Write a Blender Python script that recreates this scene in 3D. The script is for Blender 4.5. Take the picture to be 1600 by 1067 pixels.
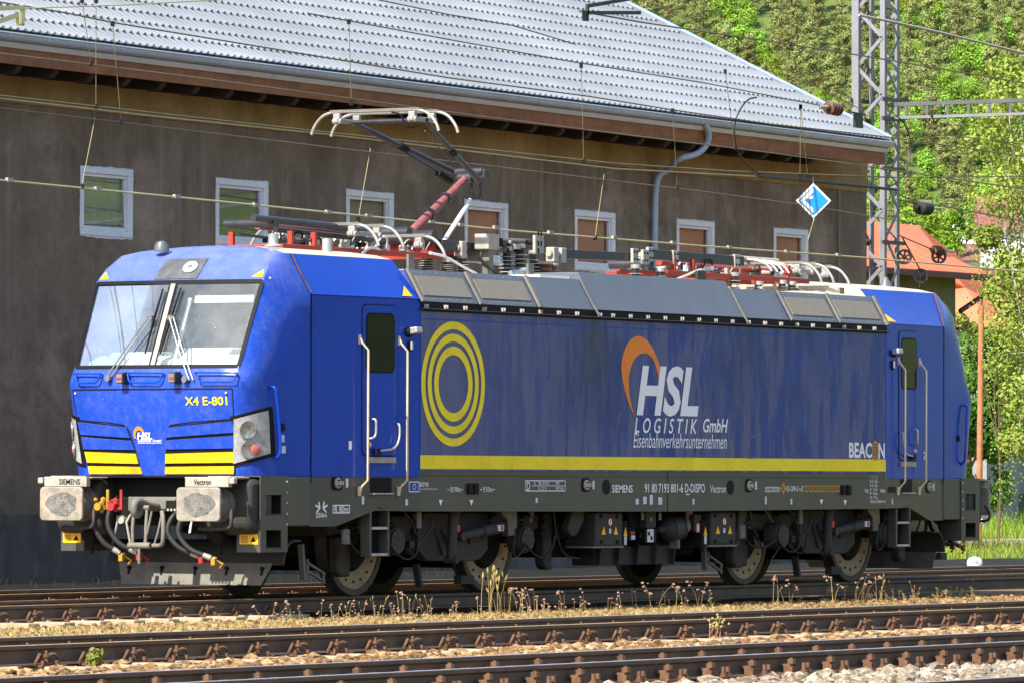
import bpy, bmesh, math, random
from mathutils import Vector, Matrix
for o in list(bpy.data.objects): bpy.data.objects.remove(o)
R = math.radians
scn = bpy.context.scene
COL = scn.collection
# ---------------------------------------------------------------- camera, sky, sun, exposure
CAM = Vector((-56.69355, -37.85823, 1.32033))
FW = Vector((0.8635733, 0.5037108, 0.0227279)); RT = Vector((0.5037966, -0.8638195, 0.0021987)); UP = Vector((-0.0207403, -0.0095515, 0.9997393))
FOC = 9588.947
cd = bpy.data.cameras.new('camera'); cam = bpy.data.objects.new('camera', cd); COL.objects.link(cam)
cam.matrix_world = Matrix(((RT.x, UP.x, -FW.x, CAM.x), (RT.y, UP.y, -FW.y, CAM.y), (RT.z, UP.z, -FW.z, CAM.z), (0, 0, 0, 1)))
cd.sensor_width = 36; cd.lens = FOC/1600*36; cd.clip_start = 1; cd.clip_end = 20000
scn.camera = cam
SUN = Vector((-0.69, 0.075, 0.72)).normalized()          # direction to the sun
wd = bpy.data.worlds.new('World'); scn.world = wd; wd.use_nodes = True
nt = wd.node_tree; bg = nt.nodes['Background']; sk = nt.nodes.new('ShaderNodeTexSky'); sk.sky_type = 'NISHITA'; sk.sun_disc = False
sk.sun_elevation = math.asin(SUN.z); sk.sun_rotation = math.atan2(SUN.x, SUN.y)
sk.air_density = 1.1; sk.dust_density = 1.2
nt.links.new(sk.outputs[0], bg.inputs[0]); bg.inputs[1].default_value = 0.122
sl = bpy.data.lights.new('sun', 'SUN'); so = bpy.data.objects.new('sun', sl); COL.objects.link(so)
sl.energy = 4.6; sl.angle = R(0.5); sl.color = (1, .92, .77)
so.rotation_euler = SUN.to_track_quat('Z', 'Y').to_euler(); so.location = (-60, 0, 80)
scn.view_settings.view_transform = 'Standard'; scn.view_settings.look = 'None'; scn.view_settings.gamma = 1
scn.view_settings.exposure = 1.25
scn.render.engine = 'CYCLES'; scn.render.resolution_x = 1024; scn.render.resolution_y = 682
scn.cycles.max_bounces = 8; scn.cycles.transparent_max_bounces = 24

def at(px, py, **k):                                       # photograph point -> world point on a known plane x=, y= or z=
    d = FW + RT*((px-800)/FOC) - UP*((py-533.5)/FOC)
    (a, v), = k.items(); i = 'xyz'.index(a)
    return CAM + d*((v-CAM[i])/d[i])
# ---------------------------------------------------------------- mesh helpers
class MB:
    def __init__(s): s.v = []; s.f = []; s.mi = []; s.cur = 0
    def add(s, vs, fs):
        b = len(s.v); s.v += [tuple(v) for v in vs]
        for f in fs: s.f.append([b+i for i in f]); s.mi.append(s.cur)
        return s
    def box(s, x0, x1, y0, y1, z0, z1):
        return s.add([(x0,y0,z0),(x1,y0,z0),(x1,y1,z0),(x0,y1,z0),(x0,y0,z1),(x1,y0,z1),(x1,y1,z1),(x0,y1,z1)],
                     [(0,3,2,1),(4,5,6,7),(0,1,5,4),(1,2,6,5),(2,3,7,6),(3,0,4,7)])
    def cyl(s, p, q, r, r2=None, n=10, cap=True):
        p = Vector(p); q = Vector(q); r2 = r if r2 is None else r2
        d = (q-p).normalized(); a = d.orthogonal().normalized(); b = d.cross(a)
        vs = []; 
        for c, rr in ((p, r), (q, r2)):
            for i in range(n):
                t = 2*math.pi*i/n; vs.append(c + a*(rr*math.cos(t)) + b*(rr*math.sin(t)))
        fs = [(i, (i+1) % n, n+(i+1) % n, n+i) for i in range(n)]
        if cap: fs += [tuple(range(n))[::-1], tuple(range(n, 2*n))]
        return s.add(vs, fs)
    def tube(s, pts, r, n=8, r2=None):
        pts = [Vector(p) for p in pts]; m = len(pts); vs = []; a = None
        for k, p in enumerate(pts):
            d = (pts[min(k+1, m-1)]-pts[max(k-1, 0)]).normalized()
            a = d.orthogonal().normalized() if a is None else (a-d*a.dot(d)).normalized()
            b = d.cross(a); rr = r if r2 is None else r+(r2-r)*k/(m-1)
            for i in range(n):
                t = 2*math.pi*i/n; vs.append(p+a*(rr*math.cos(t))+b*(rr*math.sin(t)))
        fs = [(k*n+i, k*n+(i+1) % n, (k+1)*n+(i+1) % n, (k+1)*n+i) for k in range(m-1) for i in range(n)]
        fs += [tuple(range(n))[::-1], tuple(range((m-1)*n, m*n))]
        return s.add(vs, fs)
    def prism(s, poly, ax, a, b):                           # poly in the two other axes (in xyz order), extruded a..b along ax
        n = len(poly)
        def P(u, w, t): return (t, u, w) if ax == 'x' else (u, t, w) if ax == 'y' else (u, w, t)
        vs = [P(u, w, a) for u, w in poly]+[P(u, w, b) for u, w in poly]
        return s.add(vs, [tuple(range(n))[::-1], tuple(range(n, 2*n))]+[(i, (i+1) % n, n+(i+1) % n, n+i) for i in range(n)])
    def lathe(s, prof, c, axis=(0,0,1), n=16, cap=True):              # prof: (radius, height along axis)
        c = Vector(c); d = Vector(axis).normalized(); a = d.orthogonal().normalized(); b = d.cross(a); m = len(prof)
        vs = [c+d*h+a*(r*math.cos(2*math.pi*i/n))+b*(r*math.sin(2*math.pi*i/n)) for r, h in prof for i in range(n)]
        fs = [(k*n+i, k*n+(i+1) % n, (k+1)*n+(i+1) % n, (k+1)*n+i) for k in range(m-1) for i in range(n)]
        if cap and prof[0][0] > 1e-6: fs.append(tuple(range(n))[::-1])
        if cap and prof[-1][0] > 1e-6: fs.append(tuple(range((m-1)*n, m*n)))
        return s.add(vs, fs)
    def bar(s, p, q, w, h, up=(0,0,1)):                     # rectangular bar from p to q, w across, h along up
        p = Vector(p); q = Vector(q); d = (q-p).normalized(); u = Vector(up); sd = d.cross(u)
        if sd.length < 1e-4: sd = d.orthogonal()
        sd.normalize(); u = sd.cross(d).normalized(); a = sd*(w/2); b = u*(h/2)
        return s.add([p-a-b, p+a-b, p+a+b, p-a+b, q-a-b, q+a-b, q+a+b, q-a+b],
                     [(3,2,1,0),(4,5,6,7),(0,1,5,4),(1,2,6,5),(2,3,7,6),(3,0,4,7)])
    def ico(s, c, r, sub=1, sq=(1,1,1)):
        bm = bmesh.new(); bmesh.ops.create_icosphere(bm, subdivisions=sub, radius=1)
        bm.verts.index_update()
        vs = [(c[0]+v.co.x*r*sq[0], c[1]+v.co.y*r*sq[1], c[2]+v.co.z*r*sq[2]) for v in bm.verts]
        fs = [[v.index for v in f.verts] for f in bm.faces]; bm.free()
        return s.add(vs, fs)
    def build(s, name, mt, parent=None, smooth=None, bevel=0, loc=None, fix=True, **props):
        me = bpy.data.meshes.new(name); me.from_pydata(s.v, [], s.f)
        for m in (mt if isinstance(mt, (list, tuple)) else [mt]): me.materials.append(m)
        if isinstance(mt, (list, tuple)): me.polygons.foreach_set('material_index', s.mi)
        if fix:
            bm = bmesh.new(); bm.from_mesh(me); bmesh.ops.recalc_face_normals(bm, faces=bm.faces); bm.to_mesh(me); bm.free()
        me.update()
        if smooth: 
            me.polygons.foreach_set('use_smooth', [True]*len(me.polygons)); me.set_sharp_from_angle(angle=R(smooth))
        o = link(name, me, parent, loc)
        if bevel:
            b = o.modifiers.new('bevel', 'BEVEL'); b.width = bevel; b.segments = 2; b.limit_method = 'ANGLE'; b.angle_limit = R(40)
        for k, v in props.items(): o[k] = v
        return o
def link(name, me, parent=None, loc=None):
    o = bpy.data.objects.new(name, me); COL.objects.link(o)
    if loc is not None: o.location = loc
    if parent is not None:
        o.parent = parent
        if parent.type == 'EMPTY' and not parent.get('local'): o.matrix_parent_inverse = Matrix.Translation(-parent.location)
    return o
def thing(name, label, cat, loc, group=None, local=False):
    o = bpy.data.objects.new(name, None); COL.objects.link(o); o.location = loc; o.empty_display_size = .3
    o['label'] = label; o['category'] = cat
    if group: o['group'] = group
    if local: o['local'] = True
    return o
def tag(o, label, cat, group=None):
    o['label'] = label; o['category'] = cat
    if group: o['group'] = group
    return o
def copytree(o, loc, rz=0, sc=1, label=None):
    c = o.copy(); COL.objects.link(c); c.location = loc; c.rotation_euler = (0, 0, rz); c.scale = (sc, sc, sc)
    if label: c['label'] = label
    for ch in o.children:
        k = ch.copy(); COL.objects.link(k); k.parent = c
    return c
# ---------------------------------------------------------------- materials
def mat(name, col, rough=.6, metal=0, var=.25, vs=3., col2=None, bump=0, bs=60, spec=.5, coat=0, vec=(1,1,1), grime=0, gcol=(.05,.04,.03), gs=1.3, detail=6, fine=.12):
    m = bpy.data.materials.new(name); m.use_nodes = True; t = m.node_tree; N = t.nodes.new; L = t.links.new
    b = t.nodes['Principled BSDF']; b.inputs['Roughness'].default_value = rough; b.inputs['Metallic'].default_value = metal
    b.inputs['Specular IOR Level'].default_value = spec; b.inputs['Coat Weight'].default_value = coat; b.inputs['Coat Roughness'].default_value = .08
    g = N('ShaderNodeNewGeometry'); mp = N('ShaderNodeMapping'); mp.inputs['Scale'].default_value = vec; L(g.outputs['Position'], mp.inputs[0])
    n = N('ShaderNodeTexNoise'); n.inputs['Scale'].default_value = vs; n.inputs['Detail'].default_value = detail; n.inputs['Roughness'].default_value = .65; L(mp.outputs[0], n.inputs[0])
    cr = N('ShaderNodeValToRGB'); e = cr.color_ramp.elements; e[0].position = .3; e[1].position = .72
    c2 = col2 or tuple(min(1, c*(1+var)) for c in col); c1 = col if col2 else tuple(c*(1-var) for c in col)
    e[0].color = (*c1, 1); e[1].color = (*c2, 1); L(n.outputs[0], cr.inputs[0]); out = cr.outputs[0]
    if fine:
        n2 = N('ShaderNodeTexNoise'); n2.inputs['Scale'].default_value = bs; n2.inputs['Detail'].default_value = 4; L(g.outputs['Position'], n2.inputs[0])
        mr = N('ShaderNodeMapRange'); mr.inputs[1].default_value = .3; mr.inputs[2].default_value = .7; mr.inputs[3].default_value = 1-fine; mr.inputs[4].default_value = 1+fine; L(n2.outputs[0], mr.inputs[0])
        mx = N('ShaderNodeMix'); mx.data_type = 'RGBA'; mx.blend_type = 'MULTIPLY'; mx.inputs[0].default_value = 1; L(out, mx.inputs[6]); L(mr.outputs[0], mx.inputs[7]); out = mx.outputs[2]
    if grime:
        n3 = N('ShaderNodeTexNoise'); n3.inputs['Scale'].default_value = gs; n3.inputs['Detail'].default_value = 8; n3.inputs['Roughness'].default_value = .7; L(g.outputs['Position'], n3.inputs[0])
        r3 = N('ShaderNodeMapRange'); r3.inputs[1].default_value = .45; r3.inputs[2].default_value = .75; r3.inputs[4].default_value = grime; L(n3.outputs[0], r3.inputs[0])
        mx = N('ShaderNodeMix'); mx.data_type = 'RGBA'; L(r3.outputs[0], mx.inputs[0]); L(out, mx.inputs[6]); mx.inputs[7].default_value = (*gcol, 1); out = mx.outputs[2]
    L(out, b.inputs['Base Color'])
    if bump:
        bn = N('ShaderNodeTexNoise'); bn.inputs['Scale'].default_value = bs; bn.inputs['Detail'].default_value = 5; L(g.outputs['Position'], bn.inputs[0])
        bp = N('ShaderNodeBump'); bp.inputs['Strength'].default_value = bump; bp.inputs['Distance'].default_value = .02; L(bn.outputs[0], bp.inputs['Height']); L(bp.outputs[0], b.inputs['Normal'])
    rr = N('ShaderNodeMapRange'); rr.inputs[3].default_value = max(.03, rough-.1); rr.inputs[4].default_value = min(1, rough+.12); L(n.outputs[0], rr.inputs[0]); L(rr.outputs[0], b.inputs['Roughness'])
    return m
def srgb(r, g, b):
    f = lambda c: c/12.92 if c <= .04045 else ((c+.055)/1.055)**2.4
    return (f(r/255), f(g/255), f(b/255))
M = {}
M['ground'] = mat('ground', (.11,.085,.045), .95, var=.4, vs=1.2, bump=.6, bs=30, col2=(.19,.145,.08))
M['gravel'] = mat('gravel', (.075,.045,.022), .95, vs=25, col2=(.23,.145,.068), bump=1, bs=45)
def stone_mat(name, c0, c1, c2):
    m = bpy.data.materials.new(name); m.use_nodes = True; t = m.node_tree; P = t.nodes['Principled BSDF']; P.inputs['Roughness'].default_value = .92; P.inputs['Specular IOR Level'].default_value = .2
    g = t.nodes.new('ShaderNodeNewGeometry'); v = t.nodes.new('ShaderNodeTexVoronoi'); v.inputs['Scale'].default_value = 15; t.links.new(g.outputs['Position'], v.inputs['Vector'])
    sx = t.nodes.new('ShaderNodeSeparateColor'); t.links.new(v.outputs['Color'], sx.inputs[0]); r = t.nodes.new('ShaderNodeValToRGB'); e = r.color_ramp.elements
    e[0].position = 0; e[0].color = (*c0, 1); e[1].position = 1; e[1].color = (*c2, 1); k = e.new(.55); k.color = (*c1, 1); t.links.new(sx.outputs[0], r.inputs[0])
    n = t.nodes.new('ShaderNodeTexNoise'); n.inputs['Scale'].default_value = 60; n.inputs['Detail'].default_value = 5; t.links.new(g.outputs['Position'], n.inputs['Vector']); mr = t.nodes.new('ShaderNodeMapRange'); mr.inputs[1].default_value = .3; mr.inputs[2].default_value = .7; mr.inputs[3].default_value = .6; mr.inputs[4].default_value = 1.3; t.links.new(n.outputs[0], mr.inputs[0])
    x = t.nodes.new('ShaderNodeMix'); x.data_type = 'RGBA'; x.blend_type = 'MULTIPLY'; x.inputs[0].default_value = 1; t.links.new(r.outputs[0], x.inputs[6]); t.links.new(mr.outputs[0], x.inputs[7]); t.links.new(x.outputs[2], P.inputs['Base Color']); return m
M['stone'] = stone_mat('stone', (.075,.042,.020), (.20,.115,.052), (.36,.245,.13))
M['stone_grey'] = stone_mat('stone_grey', (.10,.075,.05), (.22,.18,.135), (.36,.32,.265))
M['rail'] = mat('rail_steel', (.10,.064,.043), .7, var=.35, vs=4, bs=70, bump=.15)
M['railhead'] = mat('rail_running_surface', (.36,.37,.43), .38, metal=.5, var=.15, vs=6)
M['railhead_rusty'] = mat('rusty_rail_head', (.46,.31,.16), .6, var=.25, vs=8)
M['rust'] = mat('rust', (.125,.062,.033), .9, var=.45, vs=14, bump=.3, bs=120)
M['sleeper'] = mat('sleeper_concrete', (.30,.235,.155), .9, var=.3, vs=6, bump=.3)
# ================================================================ ground and tracks
rng = random.Random(7)
g = MB(); g.add([(-600,-600,-.30),(3000,-600,-.30),(3000,2600,-.30),(-600,2600,-.30)], [(0,1,2,3)])
g.build('ground', M['ground'], kind='structure')
def strip(name, y0, y1, z0, z1, mt, x0=-70, x1=190, nx=260, ny=10, amp=.03, seed=1):
    r = random.Random(seed); m = MB(); vs = []
    for i in range(nx+1):
        for j in range(ny+1):
            f = j/ny; edge = min(f, 1-f)*2
            vs.append((x0+(x1-x0)*i/nx, y0+(y1-y0)*f, z0+(z1-z0)*f+r.uniform(-amp, amp)*(.3+edge)))
    n = ny+1
    m.add(vs, [(i*n+j, (i+1)*n+j, (i+1)*n+j+1, i*n+j+1) for i in range(nx) for j in range(ny)])
    return m.build(name, mt, smooth=60, kind='structure')
strip('ballast_bed', -7.2, 7.6, -.235, -.235, M['gravel'], ny=24, seed=2)
strip('ballast_bed', -24, -7.2, -.255, -.25, M['gravel'], x0=-40, x1=60, nx=200, ny=26, seed=3)
strip('dirt_margin', 7.6, 9.3, -.22, -.02, M['ground'], x0=-30, x1=60, ny=5, seed=4)

RP = [(-.036,0),(-.033,.004),(.033,.004),(.036,0),(.036,-.026),(.010,-.042),(.008,-.128),(.062,-.146),(.066,-.158),(-.066,-.158),(-.062,-.146),(-.008,-.128),(-.010,-.042),(-.036,-.026)]
RP = [(a, b-.004) for a, b in RP]
def rail_mesh(name, L):
    me = MB(); n = len(RP); me.add([(x, a, b) for x in (0, L) for a, b in RP], [(i, (i+1) % n, n+(i+1) % n, n+i) for i in range(n)]+[tuple(range(n)), tuple(range(n, 2*n))])
    me.mi = [0]*len(me.f); me.mi[1] = 1
    return me
# fastenings: spring clip (two arched hooks and a bolt) and stiff clamp (ribbed plate, clamp and coach screws)
def clip_part():
    m = MB(); m.box(-.13, .13, -.13, .12, -.176, -.158)
    for sx in (-1, 1):
        pts = [(sx*(.035+.055*(1-math.cos(t))), -.075+.015*math.sin(t*2), -.135+.062*math.sin(t)) for t in [R(a) for a in range(0, 211, 30)]]
        m.tube(pts, .0125, 6)
    m.cyl((0,-.075,-.15), (0,-.075,-.07), .016, n=6); m.cyl((0,-.075,-.10), (0,-.075,-.075), .027, n=6); m.cyl((0,-.075,-.07),(0,-.075,-.045), .014, n=6)
    for sx in (-1, 1): m.cyl((sx*.10,-.11,-.16), (sx*.10,-.11,-.125), .018, n=6)
    return m.build('fastening_clip', M['rust'], smooth=40)
def clamp_part():
    m = MB(); m.box(-.16, .20, -.18, .12, -.176, -.150)
    m.box(-.055,.055,-.13,-.055,-.150,-.10); m.box(-.05,.05,-.11,-.03,-.10,-.082)
    m.cyl((0,-.095,-.10), (0,-.095,-.035), .017, n=6); m.cyl((0,-.095,-.08), (0,-.095,-.045), .034, n=6)
    for sx in (.10,.165):
        m.cyl((sx,-.15,-.15), (sx,-.15,-.125), .03, n=8); m.cyl((sx,-.15,-.125),(sx,-.15,-.075), .017, n=6)
    return m.build('fastening_clamp', M['rust'], smooth=40)
def sleeper_mb():
    m = MB(); pr = [(-.13,-.30),(.13,-.30),(.105,-.17),(-.105,-.17)]
    m.prism(pr, 'y', -1.28, 1.28)
    return m.build('sleeper', M['sleeper'], bevel=.015)
CL, CP, SP = clip_part(), clamp_part(), sleeper_mb()
for o in (CL, CP, SP): o['proto'] = 1
def track(yc, label, x0, x1, sp, fast, vis, sx0=0, z=0):
    t = thing('railway_track', label, 'track', (x0, yc, z), local=True)
    for s in (-1, 1):
        rm = rail_mesh('rail', x1-x0).build('rail', [M['rail'], M['railhead_rusty'] if s < 0 and yc > -10 else M['railhead']], t, fix=True)
        rm.location = (0, s*.7535, 0)
        # mirror so fastenings sit on both sides of the rail
    n = int((x1-x0)/sp); r = random.Random(int(yc*10))
    for i in range(n):
        xx = sx0+i*sp; X = x0+xx
        if not (vis[0] < X < vis[1]): continue
        s = SP.copy(); COL.objects.link(s); s.parent = t; s.location = (xx, 0, 0); s.rotation_euler = (0, 0, r.uniform(-.01, .01))
        for k in (-1, 1):
            for e in (1, -1):
                c = fast.copy(); COL.objects.link(c); c.parent = s; c.location = (r.uniform(-.012,.012), k*.7535, 0)
                if e < 0: c.scale = (1, -1, 1)
    return t
def vx(px, y): return at(px, 940, y=y).x
# visible x-range of each track
track(0, 'railway track carrying the blue locomotive', -30, 80, .665, CL, (vx(-60,-.75), vx(460,-.75)), .2)
track(3.8, 'rusty railway track between the locomotive and the dark building', -30, 120, .665, CL, (vx(-40,3.8), vx(420,3.8)))
track(-8.95, 'sunlit railway track just in front of the weeds', -40, 60, .63, CL, (vx(-80,-9), vx(1700,-9)), .1)
track(-14.98, 'railway track with bolted clamps along the bottom of the picture', -40, 40, .66, CP, (vx(-80,-15), vx(1700,-15)), .3)
track(-20.5, 'nearest railway track, a single rail end at bottom right corner', -40, 20, .66, CP, (-30, -12), .3)
for o in (CL, CP, SP): bpy.data.objects.remove(o)
# loose stones
def stones(name, y0, y1, n, x0, x1, mt, r0, r1, z0, seed, lump=0):
    r = random.Random(seed); m = MB()
    base = []
    for k in range(8):
        bm = bmesh.new(); bmesh.ops.create_icosphere(bm, subdivisions=1, radius=1)
        rr = random.Random(k+seed); vs = []
        for v in bm.verts:
            q = v.co.copy(); q.x *= 1.15; q.z *= .72
            vs.append(q*(1+rr.uniform(-.28, .28)))
        bm.verts.index_update(); fs = [[v.index for v in f.verts] for f in bm.faces]; bm.free(); base.append((vs, fs))
    for i in range(n):
        vs, fs = r.choice(base); s = r0+(r1-r0)*r.random()**2; a = r.uniform(0, 6.28); ca, sa = math.cos(a)*s, math.sin(a)*s
        X, Y = r.uniform(x0, x1), r.uniform(y0, y1); Z = z0+r.uniform(-.3, .5)*s
        m.add([(X+v.x*ca-v.y*sa, Y+v.x*sa+v.y*ca, Z+v.z*s) for v in vs], fs)
    return m.build(name, mt, fix=False, kind='stuff')
stones('ballast_stones', -5.6, -1.15, 16000, -9, 26, M['stone'], .016, .045, -.225, 11)
stones('ballast_stones', -5.6, -1.15, 5000, 26, 70, M['stone'], .025, .06, -.225, 17)
stones('ballast_stones', -13.9, -9.9, 13500, -24, 8, M['stone'], .025, .075, -.215, 12)
stones('ballast_stones', -8.2, -7.0, 1500, -18, 12, M['stone'], .025, .05, -.20, 16)
stones('ballast_stones', -19.6, -15.9, 9000, -28, -7, M['stone_grey'], .03, .085, -.20, 13)
stones('ballast_stones', 1.2, 7.6, 9000, -2, 34, M['stone'], .02, .055, -.22, 14)
# ================================================================ long dark building with metal tile roof
def streaky(name, a, b, c, extra=None):
    m = bpy.data.materials.new(name); m.use_nodes = True; t = m.node_tree; N = t.nodes.new; L = t.links.new; P = t.nodes['Principled BSDF']
    P.inputs['Roughness'].default_value = .92; P.inputs['Specular IOR Level'].default_value = .25
    g = N('ShaderNodeNewGeometry')
    def noise(scale, vec, det=8, ro=.65):
        mp = N('ShaderNodeMapping'); mp.inputs['Scale'].default_value = vec; L(g.outputs['Position'], mp.inputs[0])
        n = N('ShaderNodeTexNoise'); n.inputs['Scale'].default_value = scale; n.inputs['Detail'].default_value = det; n.inputs['Roughness'].default_value = ro; L(mp.outputs[0], n.inputs[0]); return n.outputs[0]
    def rng_(v, lo, hi, o0=0, o1=1):
        r = N('ShaderNodeMapRange'); r.inputs[1].default_value = lo; r.inputs[2].default_value = hi; r.inputs[3].default_value = o0; r.inputs[4].default_value = o1; L(v, r.inputs[0]); return r.outputs[0]
    def mix(f, x, y):
        k = N('ShaderNodeMix'); k.data_type = 'RGBA'; L(f, k.inputs[0])
        for q, s in ((x, 6), (y, 7)):
            if isinstance(q, tuple): k.inputs[s].default_value = (*q, 1)
            else: L(q, k.inputs[s])
        return k.outputs[2]
    o = mix(rng_(noise(.9, (1,1,.7)), .38, .68), a, b)
    o = mix(rng_(noise(2.0, (1.1,1,.5)), .52, .74, 0, .5), o, c)
    o = mix(rng_(noise(7, (1,1,.8), 10, .75), .35, .8, 0, .5), o, tuple(x*.55 for x in a))
    if extra: o = extra(N, L, g, noise, rng_, mix, o)
    L(o, P.inputs['Base Color'])
    bp = N('ShaderNodeBump'); bp.inputs['Strength'].default_value = .5; bp.inputs['Distance'].default_value = .03; L(noise(28, (1,1,1), 6), bp.inputs['Height']); L(bp.outputs[0], P.inputs['Normal'])
    return m
def wall_extra(N, L, g, noise, rng_, mix, o):
    o = mix(rng_(noise(.45, (1,1,1.3), 10, .72), .52, .66, 0, .75), o, (.33,.26,.205))
    o = mix(rng_(noise(1.7, (1,1,1), 10, .75), .55, .75, 0, .55), o, (.062,.048,.039))
    sp_ = N('ShaderNodeSeparateXYZ'); L(g.outputs['Position'], sp_.inputs[0]); k_ = N('ShaderNodeMath'); k_.operation = 'MULTIPLY'; L(rng_(sp_.outputs[2], 2.6, 4.6, 0, 1), k_.inputs[0]); L(rng_(noise(3.4, (1,1,.06), 5, .6), .54, .72, 0, .5), k_.inputs[1])
    o = mix(k_.outputs[0], o, (.30,.255,.21))
    return mix(rng_(noise(14, (1,1,1), 6, .8), .62, .74, 0, .35), o, (.33,.295,.265))
M['plaster_dark'] = streaky('dark_render_plaster', (.145,.107,.078), (.245,.186,.14), (.32,.255,.20), wall_extra)
M['plaster_band'] = streaky('ochre_plaster_band', (.24,.16,.065), (.40,.285,.135), (.15,.10,.05))
M['plinth'] = streaky('stained_plinth', (.075,.070,.068), (.14,.128,.115), (.28,.27,.265))
M['white_frame'] = mat('white_window_plastic', (.66,.69,.75), .45, var=.08, vs=3, grime=.35, gcol=(.42,.38,.34))
M['white_putty'] = mat('white_filler', (.60,.60,.63), .85, var=.15, vs=8, bump=.5, grime=.4, gcol=(.30,.26,.22))
M['roof_tile'] = mat('grey_metal_tile', (.215,.232,.262), .5, var=.18, vs=.35, spec=.6, fine=.05)
M['zinc'] = mat('zinc_gutter', (.33,.41,.52), .3, metal=.0, var=.15, vs=2)
M['zinc_light'] = mat('drip_edge', (.55,.62,.70), .3, metal=.0, var=.12, vs=2, grime=.12, gcol=(.5,.26,.05), gs=.35)
M['board'] = mat('brown_fascia_board', (.15,.050,.018), .7, vs=4, col2=(.32,.12,.04), vec=(.25,1,2.2), grime=.5, gcol=(.03,.014,.008), gs=3.5, bump=.2)
M['dark_wood'] = mat('dark_rafter', (.022,.014,.010), .8, var=.4)
def glassy(name, col, rough=.04):
    m = bpy.data.materials.new(name); m.use_nodes = True; P = m.node_tree.nodes['Principled BSDF']
    P.inputs['Base Color'].default_value = (*col, 1); P.inputs['Roughness'].default_value = rough; P.inputs['Specular IOR Level'].default_value = .9; P.inputs['Coat Weight'].default_value = .6
    return m
M['curtain'] = mat('pale_curtain', (.62,.60,.54), .9, var=.15, vs=3, vec=(6,6,.3))  # pale sheet behind glass; white sky reflection painted in the first window
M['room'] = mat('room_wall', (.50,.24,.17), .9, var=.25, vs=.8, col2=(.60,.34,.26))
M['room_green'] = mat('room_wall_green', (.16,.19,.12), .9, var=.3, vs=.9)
def pane_mat(name, tint, refl=.14, top=.45):
    m = bpy.data.materials.new(name); m.use_nodes = True; t = m.node_tree; N = t.nodes.new; L = t.links.new
    for n in list(t.nodes): 
        if n.type == 'BSDF_PRINCIPLED': t.nodes.remove(n)
    out = [n for n in t.nodes if n.type == 'OUTPUT_MATERIAL'][0]
    tr = N('ShaderNodeBsdfTransparent'); tr.inputs[0].default_value = (*tint, 1); gl = N('ShaderNodeBsdfGlossy'); gl.inputs['Roughness'].default_value = .015
    lw = N('ShaderNodeLayerWeight'); lw.inputs[0].default_value = .35; ma = N('ShaderNodeMapRange'); ma.inputs[3].default_value = refl; ma.inputs[4].default_value = top; L(lw.outputs['Fresnel'], ma.inputs[0])
    mx = N('ShaderNodeMixShader'); L(ma.outputs[0], mx.inputs[0]); L(tr.outputs[0], mx.inputs[1]); L(gl.outputs[0], mx.inputs[2]); L(mx.outputs[0], out.inputs[0])
    return m
M['pane'] = pane_mat('window_glass', (.80,.82,.80), .05)
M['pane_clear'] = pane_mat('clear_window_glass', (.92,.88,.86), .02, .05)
WY = 9.1; BX0 = -6; BX1 = 38.36; EY = 8.15; EZ = 7.18; PITCH = R(33)
bld = thing('railway_building', 'long dark plastered building with grey tiled roof behind the locomotive', 'building', (12.175, 9.1, 0))
bld.rotation_euler = (0, 0, R(3))
def bloc(px, py, off):                                   # photograph point -> building's own frame, off metres before the wall
    n = Vector((-math.sin(R(3)), math.cos(R(3)), 0)); d = FW + RT*((px-800)/FOC) - UP*((py-533.5)/FOC); o = Vector((12.175, 9.1, 0))
    p = CAM+d*((n.dot(o-CAM)-off)/n.dot(d))-o
    return Vector((12.175+p.x*math.cos(R(3))+p.y*math.sin(R(3)), 9.1-off, p.z))
WIN = [(a, b, 4.645, 5.575) for a, b in ((12.18,13.56),(15.85,17.33),(19.67,21.11),(23.4,24.82),(27.12,28.55),(30.81,32.24),(34.57,35.95))]
# wall: built as strips round the window openings, real reveals
w = MB(); xs = [BX0]+[v for a in WIN for v in a[:2]]+[BX1]
zb = 6.33; T = .32
def wq(x0, x1, z0, z1): w.add([(x0,WY,z0),(x1,WY,z0),(x1,WY,z1),(x0,WY,z1)], [(0,1,2,3)])
for i in range(0, len(xs), 2): wq(xs[i], xs[i+1], .86, zb)
for a in WIN:
    wq(a[0], a[1], .86, a[2]); wq(a[0], a[1], a[3], zb)
    x0, x1, z0, z1 = a; y = WY+.14
    w.add([(x0,WY,z0),(x1,WY,z0),(x1,WY,z1),(x0,WY,z1),(x0,y,z0),(x1,y,z0),(x1,y,z1),(x0,y,z1)], [(0,1,5,4),(1,2,6,5),(2,3,7,6),(3,0,4,7)])
w.add([(BX1,WY,-.1),(BX1,WY+11,-.1),(BX1,WY+11,7.2),(BX1,WY,7.2)], [(0,1,2,3)])
w.add([(BX0,WY,-.1),(BX0,WY+11,-.1),(BX0,WY+11,7.2),(BX0,WY,7.2)], [(3,2,1,0)])
w.add([(BX0,WY+11,-.1),(BX1,WY+11,-.1),(BX1,WY+11,7.2),(BX0,WY+11,7.2)], [(3,2,1,0)])
w.add([(BX0,WY+5,-.1),(BX1,WY+5,-.1),(BX1,WY+5,7.0),(BX0,WY+5,7.0)], [(3,2,1,0)])
wall = w.build('wall', M['plaster_dark'], bld, fix=False)
u = MB(); u.box(BX0, BX1+.02, WY-.035, WY+.2, zb, 7.15); u.build('upper_wall_band', M['plaster_band'], wall)
u = MB(); u.box(BX0, BX1+.02, WY-.05, WY+.2, -.12, .86); u.build('plinth', M['plinth'], wall)
u = MB(); u.box(37.17, BX1+.012, WY-.02, WY+.1, .86, zb); u.build('corner_pilaster', M['plaster_dark'], wall)
u = MB(); u.box(BX0, BX1+.03, WY-.085, WY-.05, -.14, .02); u.build('wall_foot_kerb', M['plinth'], wall)
M['room_grey'] = mat('room_wall_grey', (.28,.26,.21), .9, var=.3, vs=.9)
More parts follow.
